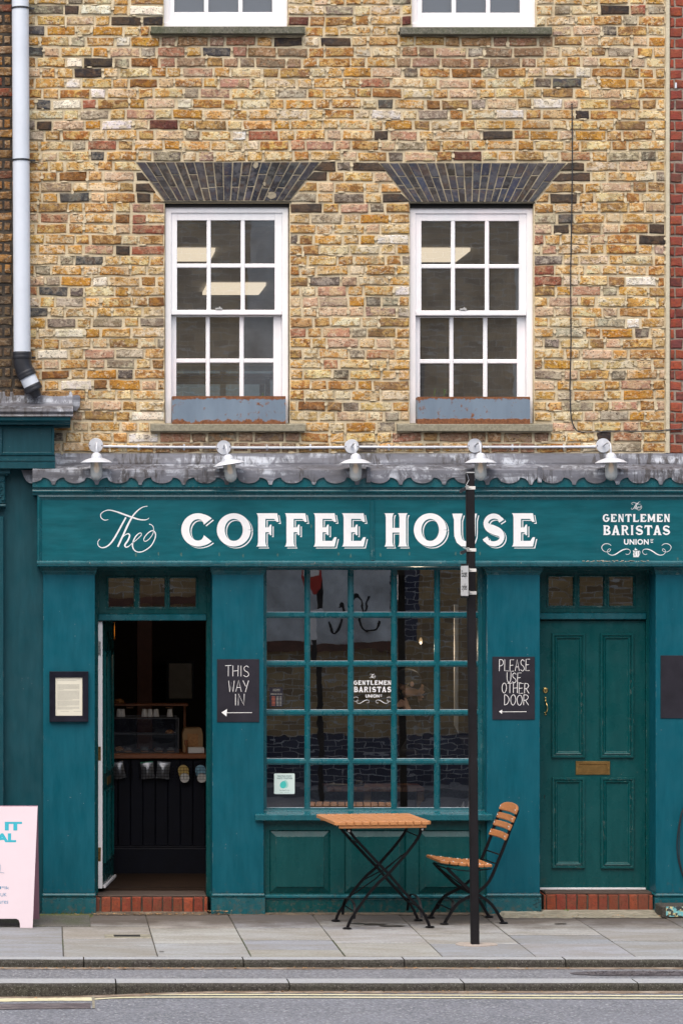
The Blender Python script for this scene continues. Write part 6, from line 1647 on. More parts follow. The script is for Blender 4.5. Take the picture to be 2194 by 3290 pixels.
g = MB(); g.lathe([(.0445,-.052),(.046,-.060),(.0445,-.070)], (0,-.272,-.062), 24); g.build('collar', M['grey_cab'], LP, world=False)
g = MB(); pr = [(.0425,-.064),(.0430,-.10),(.0430,-.155)] + [(.043*math.cos(a), -.155-.043*math.sin(a)) for a in (R(18),R(36),R(54),R(72),R(89.5))]
g.lathe(pr, (0,-.272,-.062), 28); smooth_by_angle(g.build('glass_jar', M['frost'], LP, world=False), 60)
g = MB(); g.lathe([(.012,-.07),(.012,-.085),(.018,-.10),(.020,-.12),(.012,-.138),(0,-.142)], (0,-.272,-.062), 14); g.build('bulb', M['filament'], LP, smooth=True, world=False)
lab = ['white bracket lamp on the brickwork, second from the left, hanging tilted', 'white bracket lamp in the middle, straight above the letters EE', 'white bracket lamp directly above the top of the black sign post', 'white bracket lamp at the right end of the conduit above the round emblem']
LP.location = at(309, 1431, 0)
for (px, py), lb, tl_ in zip(((719,1438),(1129,1434),(1524,1432),(1936,1431.5)), lab, (-9, 0, 0, -1)):
    dup(LP, at(px, py, 0), lb, (0, R(tl_), 0))
cn = thing('conduit', 'thin grey conduit pipe clipped to the bricks between the lamps', 'pipe', tuple(at(309, 1436, -.012)))
segs = [(333,1434,695,1437),(744,1438,1105,1437),(1154,1436,1500,1436),(1549,1436,1912,1435)]
for a, b, c, d in segs:
    g = MB(); g.tube([at(a, b, -.016), at((a+c)/2, (b+d)/2+.8, -.016), at(c, d, -.016)], .0092, 12); smooth_by_angle(g.build('conduit_pipe', M['lamp_metal'], cn))
for px in (446, 592, 858, 997, 1249, 1395, 1645, 1810):
    g = MB(); g.lathe([(.0094,-.007),(.0115,-.006),(.0115,.006),(.0094,.007)], at(px, 1437, -.016), 12, 'x'); g.bbox(X(px)-.007, X(px)+.007, -.006, -.003, Z(1447), Z(1427), .001); g.build('saddle_clip', M['lamp_metal'], cn)

# ---------------------------------------------------------------- black sign post
pb = gnd(1525, 3036); yp_ = pb.y; top = at(1508.5, 1518, yp_); hw = .0265
SP = thing('sign_post', 'black square post with silver bands and an except cycles plate', 'sign post', tuple(pb))
def pxy(z): t = z/top.z; return pb.x + (top.x-pb.x)*t
g = MB(); vs = []
for z in (0, top.z):
    x = pxy(z); vs += [(x-hw, yp_-hw, z), (x+hw, yp_-hw, z), (x+hw, yp_+hw, z), (x-hw, yp_+hw, z)]
g.add(vs, [(3,2,1,0),(4,5,6,7),(0,1,5,4),(1,2,6,5),(2,3,7,6),(3,0,4,7)]); o = g.build('pole', M['black_paint'], SP)
bm = bmesh.new(); bm.from_mesh(o.data); bmesh.ops.bevel(bm, geom=list(bm.edges), offset=.005, segments=2, affect='EDGES'); bm.to_mesh(o.data); bm.free()
g = MB(); z = top.z; x = pxy(z); g.bbox(x-hw-.001, x+hw+.001, yp_-hw-.001, yp_+hw+.001, z-.006, z+.002, .002); g.tube([(x-hw+.004, yp_-hw-.002, z-.01), (x-.01, yp_-hw-.004, z-.05), (x-hw-.002, yp_-hw-.003, z-.085)], .0016, 5); g.build('torn_cap', M['steel'], SP)
for k, py in enumerate((1568, 1767, 1832, 1905)):
    z = Z(py, yp_); x = pxy(z); g = MB(); e = .0022; h = .0105
    g.bbox(x-hw-e, x+hw+e+.003, yp_-hw-e, yp_-hw+.0, z-h, z+h, .0008); g.bbox(x+hw, x+hw+e, yp_-hw, yp_+hw, z-h, z+h, .0006); g.bbox(x-hw-e, x-hw, yp_-hw, yp_+hw, z-h, z+h, .0006); g.build('steel_band', M['band'] if 'band' in M else M['sign_face'], SP)
    g = MB(); g.bbox(x-hw-.002, x-hw+.013, yp_-hw-.009, yp_-hw-.0025, z-h*1.05, z+h*1.5, .001); g.bbox(x-hw+.012, x-hw+.026, yp_-hw-.006, yp_-hw-.0026, z-.004, z+.001, .0008); g.build('band_buckle', M['frame_black'] if k % 2 == 5 else M['steel'], SP)
for k, (py, dz) in enumerate(((1570, -.028), (1770, -.018))):
    z = Z(py, yp_); x = pxy(z); g = MB(); g.prism_y([(x-hw-.003, z+.010), (x-hw-.003, z-.010), (x-hw-.030, z-.018+dz*.3), (x-hw-.042, z-.010+dz*.5), (x-hw-.040, z+dz*.2)], yp_-.02, yp_+.012)
    g.build('empty_bracket', M['black_plastic'], SP)
PL = part('sign_plate', SP); zc = Z(1866, yp_); xp = pxy(zc) - hw - .012; 
def plate_poly(w, h, r, n=5):
    p = []
    for cy_, cz_, a0 in ((w-r,h-r,0),(-w+r,h-r,90),(-w+r,-h+r,180),(w-r,-h+r,270)):
        for k in range(n): a = R(a0+90*k/(n-1)); p.append((cy_+r*math.cos(a), cz_+r*math.sin(a)))
    return p
def plate(w, h, r, x0_, x1_, mat, nm):
    P_ = plate_poly(w, h, r); n = len(P_); vs = [(x0_, yp_+a, zc+b) for a, b in P_] + [(x1_, yp_+a, zc+b) for a, b in P_]
    g = MB(); g.add(vs, [tuple(range(n)), tuple(range(2*n-1,n-1,-1))] + [(i, i+n, (i+1)%n+n, (i+1)%n) for i in range(n)]); g.build(nm, mat, PL)
plate(.17, .112, .014, xp-.003, xp, M['black_paint'], 'plate_border'); plate(.163, .098, .010, xp-.0042, xp-.0032, M['sign_face'], 'plate_face')
def plate_text(s, zl, zh, w):
    g = MB(); cu = bpy.data.curves.new('t','FONT'); cu.body = s; cu.offset = .012; o = bpy.data.objects.new('t', cu); COL.objects.link(o); me = bpy.data.meshes.new_from_object(o)
    vs = [tuple(v.co) for v in me.vertices]; fs = [tuple(p.vertices) for p in me.polygons]; bpy.data.objects.remove(o); bpy.data.curves.remove(cu); bpy.data.meshes.remove(me)
    x0 = min(v[0] for v in vs); x1 = max(v[0] for v in vs); y0 = min(v[1] for v in vs); y1 = max(v[1] for v in vs)
    # reads from the left side of the street: text runs towards the camera's side (-y)
    g.add([(xp-.0048, yp_ + w/2 - (v[0]-x0)/(x1-x0)*w, zc+zl+(v[1]-y0)/(y1-y0)*(zh-zl)) for v in vs], fs); g.build('plate_text', M['frame_black'], PL)
plate_text('Except', .012, .068, .25); plate_text('cycles', -.072, -.018, .23)
g = MB(); g.bbox(xp, pxy(zc)-hw, yp_-.02, yp_+.02, zc+.045, zc+.065, .001); g.bbox(xp, pxy(zc)-hw, yp_-.02, yp_+.02, zc-.075, zc-.055, .001); g.build('plate_bracket', M['steel'], PL)
M_base = plain('pinkish_mortar_base', (.38,.33,.29,1), .9, var=.2, sc=60, bump=.4)
g = MB(); poly = []
for k in range(14):
    a = 2*math.pi*k/14; poly.append((pb.x + .01 + .155*math.cos(a)*rnd.uniform(.85,1.1), pb.y - .0 + .10*math.sin(a)*rnd.uniform(.8,1.1)))
g.add([(a, b, .0065) for a, b in poly] + [(a, b, -.01) for a, b in poly], [tuple(range(14))] + [(i, i+14, (i+1)%14+14, (i+1)%14) for i in range(14)]); g.build('mortar_collar', M_base, SP)

# ---------------------------------------------------------------- table
TZ = .74
tb = thing('folding_table', 'square folding table with orange wooden slats and black iron legs', 'table', (.145, -.62, 0), None)
MT = Matrix.Translation((.147, -.655, 0)) @ Matrix.Rotation(R(6), 4, 'Z')
def tbuild(g, nm, mat, smooth=False): g.xform(MT); o = g.build(nm, mat, tb); return o
Wt, Dt = .665, .66; n = 11
wsl = [.074] + [.0485]*4 + [.071] + [.0485]*4 + [.066]; tot = sum(wsl); gp = (Wt - tot)/(n-1); x = -Wt/2
for i in range(n):
    g = MB(); r = .022; w = wsl[i]
    poly = [(x, -Dt/2 + (r if i == 0 else 0)), (x + (r if i == 0 else 0), -Dt/2), (x+w - (r if i == n-1 else 0), -Dt/2), (x+w, -Dt/2 + (r if i == n-1 else 0)), (x+w, Dt/2 - (r if i == n-1 else 0)), (x+w - (r if i == n-1 else 0), Dt/2), (x + (r if i == 0 else 0), Dt/2), (x, Dt/2 - (r if i == 0 else 0))]
    pp = [poly[0]]
    for p in poly[1:]:
        if (p[0]-pp[-1][0])**2 + (p[1]-pp[-1][1])**2 > 1e-9: pp.append(p)
    if (pp[0][0]-pp[-1][0])**2 + (pp[0][1]-pp[-1][1])**2 < 1e-9: pp.pop()
    m_ = len(pp); cxx = x+w/2
    def ins(p, k): return (p[0] + math.copysign(k, cxx-p[0]), p[1] + math.copysign(k, -p[1]))
    vs = [(a, b, TZ-.022) for a, b in pp] + [(a, b, TZ-.003) for a, b in pp] + [(*ins(p, .003), TZ) for p in pp]
    g.add(vs, [tuple(range(m_-1,-1,-1)), tuple(range(2*m_,3*m_))] + [(k*m_+i_, k*m_+(i_+1)%m_, (k+1)*m_+(i_+1)%m_, (k+1)*m_+i_) for k in (0,1) for i_ in range(m_)])
    tbuild(g, 'slat', M['table_wood']); x += w + gp
for yy in (-Dt/2+.012, Dt/2-.034):
    g = MB(); g.bbox(-Wt/2+.03, Wt/2-.03, yy, yy+.022, TZ-.046, TZ-.0225, .003); tbuild(g, 'cross_batten', M['table_wood'])
def CR(pts, sc, ox, oy, gx, gz): return pts
# frames drawn in the near plane (metres from the near left foot)
def tpath(pts): # crop px -> local (u, z)
    return [((a-380)/1742.0, (1540-b)/1742.0*1.02) for a, b in pts]
LA = tpath([(380,1540),(398,1480),(425,1425),(462,1370),(510,1300),(565,1225),(630,1140),(700,1060),(775,985),(860,930-12),(925,850),(990,780),(1060,705),(1130,625),(1190,550),(1235,485),(1262,430),(1280,375)])
LBp = tpath([(395,375),(470,470),(560,568),(650,660),(735,750),(810,825),(890,905),(960,985),(1040,1075),(1110,1150),(1180,1222),(1240,1285),(1295,1345),(1335,1410),(1365,1475),(1390,1540)])
u0 = -.103 - (.147)          # local x of the near left foot
for nm, yy in (('near', -.235), ('far', .20)):
    dxf = 0.0 if yy < 0 else .012
    for k, P_ in enumerate((LA, LBp)):
        off = -.0 if k == 0 else .022*(1 if yy < 0 else -1)
        g = MB(); g.strap([(u0+dxf+p[0]+.02, yy+off, max(.004, p[1])) for p in P_], (1,0,0), .0, .0) if False else g.strap([(u0+dxf+p[0]+.02, yy+off, max(.004, p[1])) for p in P_], (0,1,0), .008, .019)
        tbuild(g, 'leg', M['iron'])
        fx = P_[0][0] if k == 0 else P_[-1][0]
        g = MB(); g.lathe([(.031,0),(.032,.004),(.018,.009),(.0,.010)], (u0+dxf+fx+.02, yy+off, .0045), 18); 
        for a in (-1, 1): g.lathe([(.004,0),(.003,.003),(0,.0035)], (u0+dxf+fx+.02+a*.022, yy+off-.004, .0105), 8)
        tbuild(g, 'foot', M['iron'])
    for px, py in ((890,905),(715,728),(455,1385),(410,1465),(1325,1380),(1358,1462)):
        p = tpath([(px, py)])[0]; g = MB(); g.lathe([(.006,0),(.005,-.004),(0,-.005)], (u0+dxf+p[0]+.02, yy-.016 if yy < 0 else yy+.016, p[1]), 10, 'y'); g.v = [(a, b - .000, c) for a, b, c in g.v]; tbuild(g, 'rivet', M['iron'])
    for px, py in ((398,390),(1283,380)):
        p = tpath([(px, py)])[0]; g = MB(); g.bbox(u0+dxf+p[0]+.02-.020, u0+dxf+p[0]+.02+.020, yy-.012, yy-.006, TZ-.075, TZ-.0465, .004); tbuild(g, 'hinge_plate', M['iron'])
        g = MB(); g.lathe([(.0085,0),(.008,.004),(.003,.006),(0,.006)], (0,0,0), 14, 'y'); g.v = [(u0+dxf+p[0]+.02+a, yy-.012-abs(b), p[1]+c) for a, b, c in g.v]; tbuild(g, 'bolt', M['steel'])
# cross rods between the frames
def tl2(px, py): return tpath([(px, py)])[0]
for (a, b) in (((1250,470),(1250,470)), ((480,1345),(480,1345)), ((1240,1290),(1240,1290)), ((560,560),(560,560))):
    p = tl2(*a); g = MB(); g.tube([(u0+p[0]+.02, -.23, p[1]), (u0+p[0]+.032, .20, p[1])], .005, 8); tbuild(g, 'cross_rod', M['iron'])
for (a, b) in (((1130,640),(690,1090)), ((1050,690),(520,1290))):
    p, q = tl2(*a), tl2(*b); g = MB(); g.tube([(u0+p[0]+.02, -.20, p[1]), (u0+(p[0]+q[0])/2+.03, 0, (p[1]+q[1])/2-.01), (u0+q[0]+.03, .17, q[1]+.02)], .0042, 8); tbuild(g, 'brace_rod', M['iron'])
g = MB()
q = tl2(470, 1370); pts = [(u0+q[0]+.02, -.225, q[1]-.03), (u0+q[0]+.03, -.18, q[1]+.06), (u0+q[0]+.03, -.05, q[1]+.085), (u0+q[0]+.03, .08, q[1]+.075), (u0+q[0]+.03, .17, q[1]+.02), (u0+q[0]+.03, .195, q[1]-.05)]
g.strap(catmull(pts, 5), (1,0,0), .018, .005); tbuild(g, 'curved_brace', M['iron'])
g = MB()
q = tl2(1285, 1330); pts = [(u0+q[0]+.02, -.225, q[1]-.05), (u0+q[0]+.02, -.17, q[1]+.05), (u0+q[0]+.02, -.02, q[1]+.08), (u0+q[0]+.02, .12, q[1]+.06), (u0+q[0]+.02, .195, q[1]-.05)]
g.strap(catmull(pts, 5), (1,0,0), .018, .005); tbuild(g, 'curved_brace', M['iron'])

# ---------------------------------------------------------------- chair
ch = thing('folding_chair', 'folding chair with curved orange wooden slats and black iron frame', 'chair', (.85, -.5, 0))
nl = gnd(1429, 2970.6)
MC = Matrix.Translation((nl.x-.008, nl.y, 0)) @ Matrix.Rotation(R(6), 4, 'Z')
def cp_(pts): return [((a-388)/1823.0, (1688-b)/1823.0) for a, b in pts]
def cbuild(g, nm, mat): g.xform(MC); return g.build(nm, mat, ch)
CA = cp_([(425,972),(480,1030),(560,1108),(640,1185),(700,1240),(765,1288),(850,1330),(930,1378),(1000,1440),(1050,1505),(1085,1565),(1120,1625),(1153,1684)])
CB = cp_([(1335,250),(1310,320),(1270,410),(1225,520),(1180,650),(1130,775),(1085,880),(1050,965),(1010,1060),(965,1145),(910,1210),(830,1275),(750,1318),(660,1360),(580,1405),(520,1465),(475,1530),(425,1610),(388,1686)])
for k, yy in ((0, 0.0), (1, .355)):
    sgn = 1 if k == 0 else -1; sh_ = -.006*k
    for j_, P_ in enumerate((CA, CB)):
        off = .0 if j_ == 0 else -.012*sgn
        g = MB(); g.strap([(p[0]+sh_, yy+off*1.0+.012*sgn*j_*0, max(.006, p[1])) for p in P_], (0,1,0), .008, .021); cbuild(g, 'leg', M['iron'])
        fx = P_[-1][0] + sh_
        g = MB(); g.lathe([(.031,0),(.032,.004),(.018,.009),(.0,.010)], (fx, yy+off, .0045), 18)
        for a in (-1, 1): g.lathe([(.004,0),(.003,.003),(0,.0035)], (fx+a*.022, yy+off-.004, .0105), 8)
        cbuild(g, 'foot', M['iron'])
    for px, py in ((1066,930),(1113,817),(476,1528),(430,1608),(1077,1528),(1121,1606)):
        p = cp_([(px, py)])[0]; g = MB(); g.lathe([(.0055,0),(.005,.003),(0,.004)], (0,0,0), 10, 'y'); g.v = [(p[0]+sh_+a, yy-.018*sgn-abs(b)*sgn, p[1]+c) for a, b, c in g.v]; cbuild(g, 'rivet', M['iron'])
    g = MB(); q = cp_([(430,965),(560,995),(700,1010),(850,1000),(1000,985)]); g.strap([(p[0]+sh_, yy, p[1]-.004) for p in q], (0,1,0), .022, .006); cbuild(g, 'seat_rail', M['iron'])
# seat slats
seat_n = [(387,908),(510,925),(620,940),(730,952),(850,960),(950,958)]
for i, (px, py) in enumerate(seat_n):
    u, z = cp_([(px, py)])[0]; wd_ = .052 if i else .062; g = MB()
    tilt = math.atan2(*( (lambda a, b: (b[1]-a[1], b[0]-a[0]))(cp_([seat_n[max(0,i-1)]])[0], cp_([seat_n[min(5,i+1)]])[0]) ))
    y0_, y1_ = -.028, .385; g.bbox(-wd_/2, wd_/2, y0_, y1_, -.006, .016, .005)
    g.xform(Matrix.Translation((u, 0, z)) @ Matrix.Rotation(-tilt, 4, 'Y')); cbuild(g, 'seat_slat', M['chair_wood'])
    for yy in (.0, .355):
        g = MB(); g.lathe([(.0065,0),(.005,.0025),(0,.003)], (u, yy, z+.0165), 10); cbuild(g, 'slat_rivet', M['steel'])
# back slats: curved, follow the uprights
for i, (px, py, hh) in enumerate(((1322,262,.050),(1283,372,.044),(1240,470,.044),(1188,590,.047))):
    u, z = cp_([(px, py)])[0]; g = MB(); n_ = 10; vs = []; lean = Vector((.40, 0, .92)); nr = Vector((-.92, 0, .40))
    y0_, y1_ = -.030, .385
    for k in range(n_+1):
        t = k/n_; yy = y0_ + (y1_-y0_)*t; bow = .016*math.sin(math.pi*t); hgt = hh
        topx = 0.0
        if i == 0: topx = .018*math.sin(math.pi*t)**.6 - .012*(abs(t-.5)*2)**6
        c = Vector((u+bow-.006, yy, z))
        for a, b in ((-1,0),(1,0),(1,1),(-1,1)):
            up = hgt/2*a + (topx if a > 0 else 0); vs.append(c + lean*up + nr*(.009 - .018*b))
    fs = [(k*4+j, k*4+(j+1)%4, (k+1)*4+(j+1)%4, (k+1)*4+j) for k in range(n_) for j in range(4)] + [(3,2,1,0), (n_*4, n_*4+1, n_*4+2, n_*4+3)]
    g.add(vs, fs); o = cbuild(g, 'back_slat', M['chair_wood'])
    bm = bmesh.new(); bm.from_mesh(o.data); bmesh.ops.recalc_face_normals(bm, faces=bm.faces); es = [e for e in bm.edges if len(e.link_faces) == 2 and e.calc_face_angle(0) > R(40)]
    bmesh.ops.bevel(bm, geom=es, offset=.004, segments=1, affect='EDGES'); bm.to_mesh(o.data); bm.free()
    for yy in (-.012, .365):
        g = MB(); g.lathe([(.0075,0),(.006,.003),(0,.004)], (0,0,0), 10, 'x'); g.v = [(u-.006+.016*math.sin(math.pi*(yy-y0_)/(y1_-y0_))-.0095-abs(a), yy+b, z+.004+c) for a, b, c in g.v]; cbuild(g, 'slat_rivet', M['steel'])
for px, py in ((1113,817),(1062,930),(425,985),(480,1500)):
    p = cp_([(px, py)])[0]; g = MB(); g.tube([(p[0], -.0, p[1]), (p[0]-.006, .355, p[1])], .0052, 8); cbuild(g, 'cross_rod', M['iron'])
g = MB(); q = cp_([(520,1440)])[0]; g.strap(catmull([(q[0]-.03, .005, q[1]-.07), (q[0]+.0, .03, q[1]+.01), (q[0], .17, q[1]+.03), (q[0], .32, q[1]+.01), (q[0]-.03, .35, q[1]-.07)], 5), (1,0,0), .016, .005); cbuild(g, 'curved_brace', M['iron'])
p, q = cp_([(470,1010)])[0], cp_([(700,1230)])[0]
g = MB(); g.tube([(p[0]-.02, .30, p[1]), (q[0], .16, q[1]), (q[0]+.02, .05, q[1]-.03)], .004, 6); cbuild(g, 'brace_rod', M['iron'])

# ---------------------------------------------------------------- A-board
AB = thing('pavement_sign', 'pale pink folding pavement sign with turquoise lettering at the left edge', 'sign', (X(40,-.6), -.6, 0))
xr_t, yt_, zt_ = X(122, -.60), -.60, Z(2591, -.60)
fb_ = gnd(106, 2981); bb_ = gnd(127, 2956); xl = xr_t - .62
def frontpt(x_in, v):   # x_in metres from the right edge, v 0 top .. 1 foot
    return Vector((xr_t + (fb_.x-xr_t)*v - x_in, yt_ + (fb_.y-yt_)*v, zt_*(1-v)))
def apanel(outline, th_, name, mat, fn, ny=-1):
    g = MB(); n = len(outline); vs = [fn(a, b) for a, b in outline]; nn_ = (vs[2]-vs[0]).cross(vs[1]-vs[0]).normalized()*th_
    if nn_.y < 0: nn_ = -nn_
    vs2 = [v + nn_ for v in vs]; g.add(vs + vs2, [tuple(range(n)), tuple(range(2*n-1, n-1, -1))] + [(i, i+n, (i+1)%n+n, (i+1)%n) for i in range(n)]); return g.build(name, mat, AB)
ft = [(0,0),(0,1),(.085,1),(.088,.965),(.097,.935),(.115,.925),(.505,.925),(.523,.935),(.532,.965),(.535,1),(.62,1),(.62,0)]
apanel(ft, .012, 'front_panel', M['pink'], frontpt)
def backpt(x_in, v): return Vector((xr_t+.002 + (bb_.x-xr_t)*v - x_in, yt_+.016 + (bb_.y-yt_)*v, zt_*(1-v)))
apanel(ft, .012, 'back_panel', M['pink_edge'], backpt)
nrm = (frontpt(0,1)-frontpt(0,0)).cross(Vector((-1,0,0))).normalized()
if nrm.y > 0: nrm = -nrm
def on_board(mb, s, xr, xl_, pt, pb_, bold, shear=0.0, nm='board_lettering', mat='cyan', off=.0008):
    """xr, xl_: photograph x of the right/left ends; pt, pb_: photograph y of top and foot"""
    def uv(px, py):
        v = (py-2591)/(2981-2591); d = D + yt_ + (fb_.y-yt_)*v; x = CAMX + (px-PX0)*d/F; return (xr_t + (fb_.x-xr_t)*v - x, v)
    cu = bpy.data.curves.new('t','FONT'); cu.body = s; cu.offset = bold; cu.shear = shear; cu.resolution_u = 4; o = bpy.data.objects.new('t', cu); COL.objects.link(o); me = bpy.data.meshes.new_from_object(o)
    vs = [tuple(v.co) for v in me.vertices]; fs = [tuple(p.vertices) for p in me.polygons]; bpy.data.objects.remove(o); bpy.data.curves.remove(cu); bpy.data.meshes.remove(me)
    x0 = min(v[0] for v in vs); x1 = max(v[0] for v in vs); y0 = min(v[1] for v in vs); y1 = max(v[1] for v in vs); out = []
    for v in vs:
        a = (v[0]-x0)/(x1-x0); b = (v[1]-y0)/(y1-y0); px = xl_ + (xr-xl_)*a; py = pb_ + (pt-pb_)*b
        u_, w_ = uv(px, py); out.append(frontpt(u_, w_) + nrm*off)
    mb.add(out, fs); return mb
g = MB(); on_board(g, 'P IT', 72, -34, 2641, 2669, .05); on_board(g, 'AL', 53, -13, 2678, 2707, .05); g.build('large_lettering', M['cyan'], AB)
g = MB(); on_board(g, 'M*lk', 31, -9, 2848, 2858, .004); on_board(g, 'UK', 23, 3, 2870, 2881, .004); on_board(g, 'ures', 28, -2, 2895, 2904, .0); g.build('small_lettering', M['blue_ink'], AB)
g = MB(); 
for pts in ([(0,2776),(3,2783),(3,2793),(0,2803),(-8,2812)], [(0,2803),(15,2806)], [(-8,2770),(0,2776)]):
    P_ = []
    for px, py in pts:
        v = (py-2591)/390; d = D + yt_ + (fb_.y-yt_)*v; x = CAMX + (px-PX0)*d/F; P_.append(frontpt(xr_t + (fb_.x-xr_t)*v - x, v) + nrm*.0012)
    g.tube(P_, .0012, 5)
g.build('line_drawing', M['blue_ink'], AB)

# ---------------------------------------------------------------- pavement, kerbs, road
PV = bpy.data.objects.new('pavement', None); COL.objects.link(PV); PV['kind'] = 'structure'
g = MB(); g.box(-9, 9, -2.28, .25, -.40, -.0045); g.build('bedding', M['mortar_step'], PV)
def slab(x0, x1, y0, y1, c, sk0=0., sk1=0.):
    g = MB(); e = .0035; z = rnd.uniform(-.0018, .0012)
    ey = .016; xs_ = [x0+e, x1-e, x1-e, x0+e]; ys_ = [y0+ey, y0+ey, y1-ey, y1-ey]
    vs = [(a, b, -.03) for a, b in zip(xs_, ys_)] + [(a, b, z-.003) for a, b in zip(xs_, ys_)]
    k = .004; xi = [x0+e+k, x1-e-k, x1-e-k, x0+e+k]; yi = [y0+ey+k, y0+ey+k, y1-ey-k, y1-ey-k]
    vs += [(a, b, z+rnd.uniform(-.0008,.0008)) for a, b in zip(xi, yi)]
    fs = [(3,2,1,0),(8,9,10,11)] + [(r*4+i, r*4+(i+1)%4, (r+1)*4+(i+1)%4, (r+1)*4+i) for r in (0,1) for i in range(4)]
    g.add(vs, fs, c, c); return g.build('paving_slab', M['slab'], PV)
COLS = [-6.2,-5.4,-4.6,-3.9,-3.25,-2.62,-1.995,-1.40,-.81,-.215,.40,.99,1.62,2.25,2.9,3.6,4.4,5.2,6.0]
def yof(py): return gnd(0, py).y
tones = [(.34,.35,.345),(.30,.325,.35),(.36,.37,.37),(.34,.33,.30),(.29,.31,.335),(.38,.39,.38),(.32,.34,.36)]
ROWSY = {6:[2938,2976,3016,3038.5,3073],7:[2938,2982,3030.5,3073],8:[2938,2981,3019,3051,3073],9:[2938,2972,2986,3029.5,3073],10:[2938,2970,2996,3031.5,3073],11:[2938,2953,3003,3030,3073],12:[2938,2972,3022,3073],13:[2938,2985,3030,3073]}
for i in range(len(COLS)-1):
    ys = [yof(p) for p in ROWSY.get(i, [2938,2976,3031,3073] if i % 2 else [2938,2982,3020,3073])]; ys[0] = -.05; ys[-1] = -2.28
    for a, b in zip(ys, ys[1:]):
        t = rnd.choice(tones); k = rnd.uniform(.88, 1.08); slab(COLS[i], COLS[i+1], b, a, (t[0]*k, t[1]*k, t[2]*k*rnd.uniform(.97,1.06), 1))
# small cast cover with a dark slot
c0 = gnd(338, 3012); c1 = gnd(484, 3003)
g = MB(); g.bbox(c0.x, c1.x, c0.y-.02, c1.y, -.02, .0035, .002); g.build('small_cover', M['cement'], PV)
g = MB(); g.box(c0.x+.06, c1.x-.07, c0.y+.015, c1.y-.035, .0, .0045); g.build('cover_slot', M['dark_gap'], PV)
# granite flag and cement at the foot of the first pilaster, fillet under the right door
g = MB(); a, b = gnd(128, 2976), gnd(291, 2938); g.bbox(X(-60,-.6), X(291,-.5), yof(2976), -.055, -.02, .004, .003); g.build('granite_flag', M['old_slab'], PV)
def lump(x0, x1, y0, y1, h, mat, nm, nx=40, ny=5):
    g = MB(); vs = []
    for j in range(ny+1):
        for i in range(nx+1):
            edge_ = (j == 0) ; x = x0+(x1-x0)*i/nx; y = y0+(y1-y0)*j/ny + (rnd.uniform(-.025,.025) if j == 0 else 0)
            zz = h*(j/ny)**1.3 + (rnd.uniform(-.003,.004) if 0 < j < ny else 0); zz = .0025 if j == 0 or i in (0, nx) else max(.003, zz); vs.append((x, y, zz))
    g.add(vs, [(j*(nx+1)+i, j*(nx+1)+i+1, (j+1)*(nx+1)+i+1, (j+1)*(nx+1)+i) for j in range(ny) for i in range(nx)]); return g.build(nm, mat, PV, smooth=True)
lump(X(1610,-.2), X(2150,-.2), -.29, -.031, .030, M['cement'], 'cement_fillet', 60)
lump(X(300,-.2), X(675,-.2), -.13, -.031, .018, M['grit'], 'grit_fillet', 50)
lump(X(680,-.2), X(1610,-.2), -.115, -.031, .010, M['grit'], 'grit_fillet', 90)
lump(X(125,-.2), X(300,-.2), -.22, -.085, .007, M['moss'], 'moss_strip', 20)
g = MB(); 
for i in range(26):
    px = rnd.uniform(150, 300); h = rnd.uniform(3, 15)*math.sin((px-130)/190*math.pi); w = rnd.uniform(3, 7)
    g.prism_y([(X(px-w,-.077), Z(2937)), (X(px+w,-.077), Z(2937)), (X(px+w*.4,-.077), Z(2937-h*.8)), (X(px,-.077), Z(2937-h)), (X(px-w*.6,-.077), Z(2937-h*.6))], -.0768-.00001*i, -.0762)
g.build('moss_stain', M['moss_thin'] if 'moss_thin' in M else plain('thin_green_moss', (.055,.07,.015,1), .9, var=.4, sc=90), PV, kind='stuff')

K1 = bpy.data.objects.new('kerb', None); COL.objects.link(K1); K1['kind'] = 'structure'
def kerb_stone(x0, x1, y0, y1, ztop, zbot, mat_t, mat_f, dip=0.0):
    n = 14; r = .018; g = MB(); vs = []
    for i in range(n+1):
        x = x0+.004 + (x1-x0-.008)*i/n; w = rnd.uniform(-.003,.003) if 0 < i < n else 0; z = ztop + dip*0
        vs += [(x, y1, z-.15), (x, y1, z), (x, y0+r+w*.5, z+w*.3), (x, y0+r*.35+w, z-r*.35), (x, y0+w*.6, z-r), (x, y0+w*.6, zbot)]
    fs = []; 
    for i in range(n):
        for j in range(5): a = i*6+j; fs.append((a, a+6, a+7, a+1))
    fs += [(0,1,2,3,4,5), tuple(n*6+k for k in (5,4,3,2,1,0))]
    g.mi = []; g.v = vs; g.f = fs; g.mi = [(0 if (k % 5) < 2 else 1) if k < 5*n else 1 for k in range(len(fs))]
    return g.build('kerb_stone', [mat_t, mat_f], K1)
kx1 = [-6.5,-5.2,-4.3,-3.2] + [gnd(a, 3080).x for a in (270, 781, 1296, 1812)] + [3.0, 4.2, 5.4, 6.6]
for a, b in zip(kx1, kx1[1:]): kerb_stone(a, b, -2.43, -2.285, -.001+rnd.uniform(-.001,.001), -.12, M['granite'], M['granite_dark'])
kx2 = [-6.3,-5.1,-3.9,-2.9] + [gnd(a, 3160).x*1.0 for a in (379, 948, 1522, 2093)] + [3.1, 4.3, 5.5, 6.7]
Z2 = -.058
for i, (a, b) in enumerate(zip(kx2, kx2[1:])): kerb_stone(a, b, -3.09, -2.88, Z2 + .004, -.25, M['granite'], M['granite_dark'])
g = MB(); g.add([(-9,-2.875,Z2),(9,-2.875,Z2),(9,-2.425,Z2),(-9,-2.425,Z2)], [(0,1,2,3)]); o = g.build('raised_strip', M['asphalt2']); o['kind'] = 'structure'
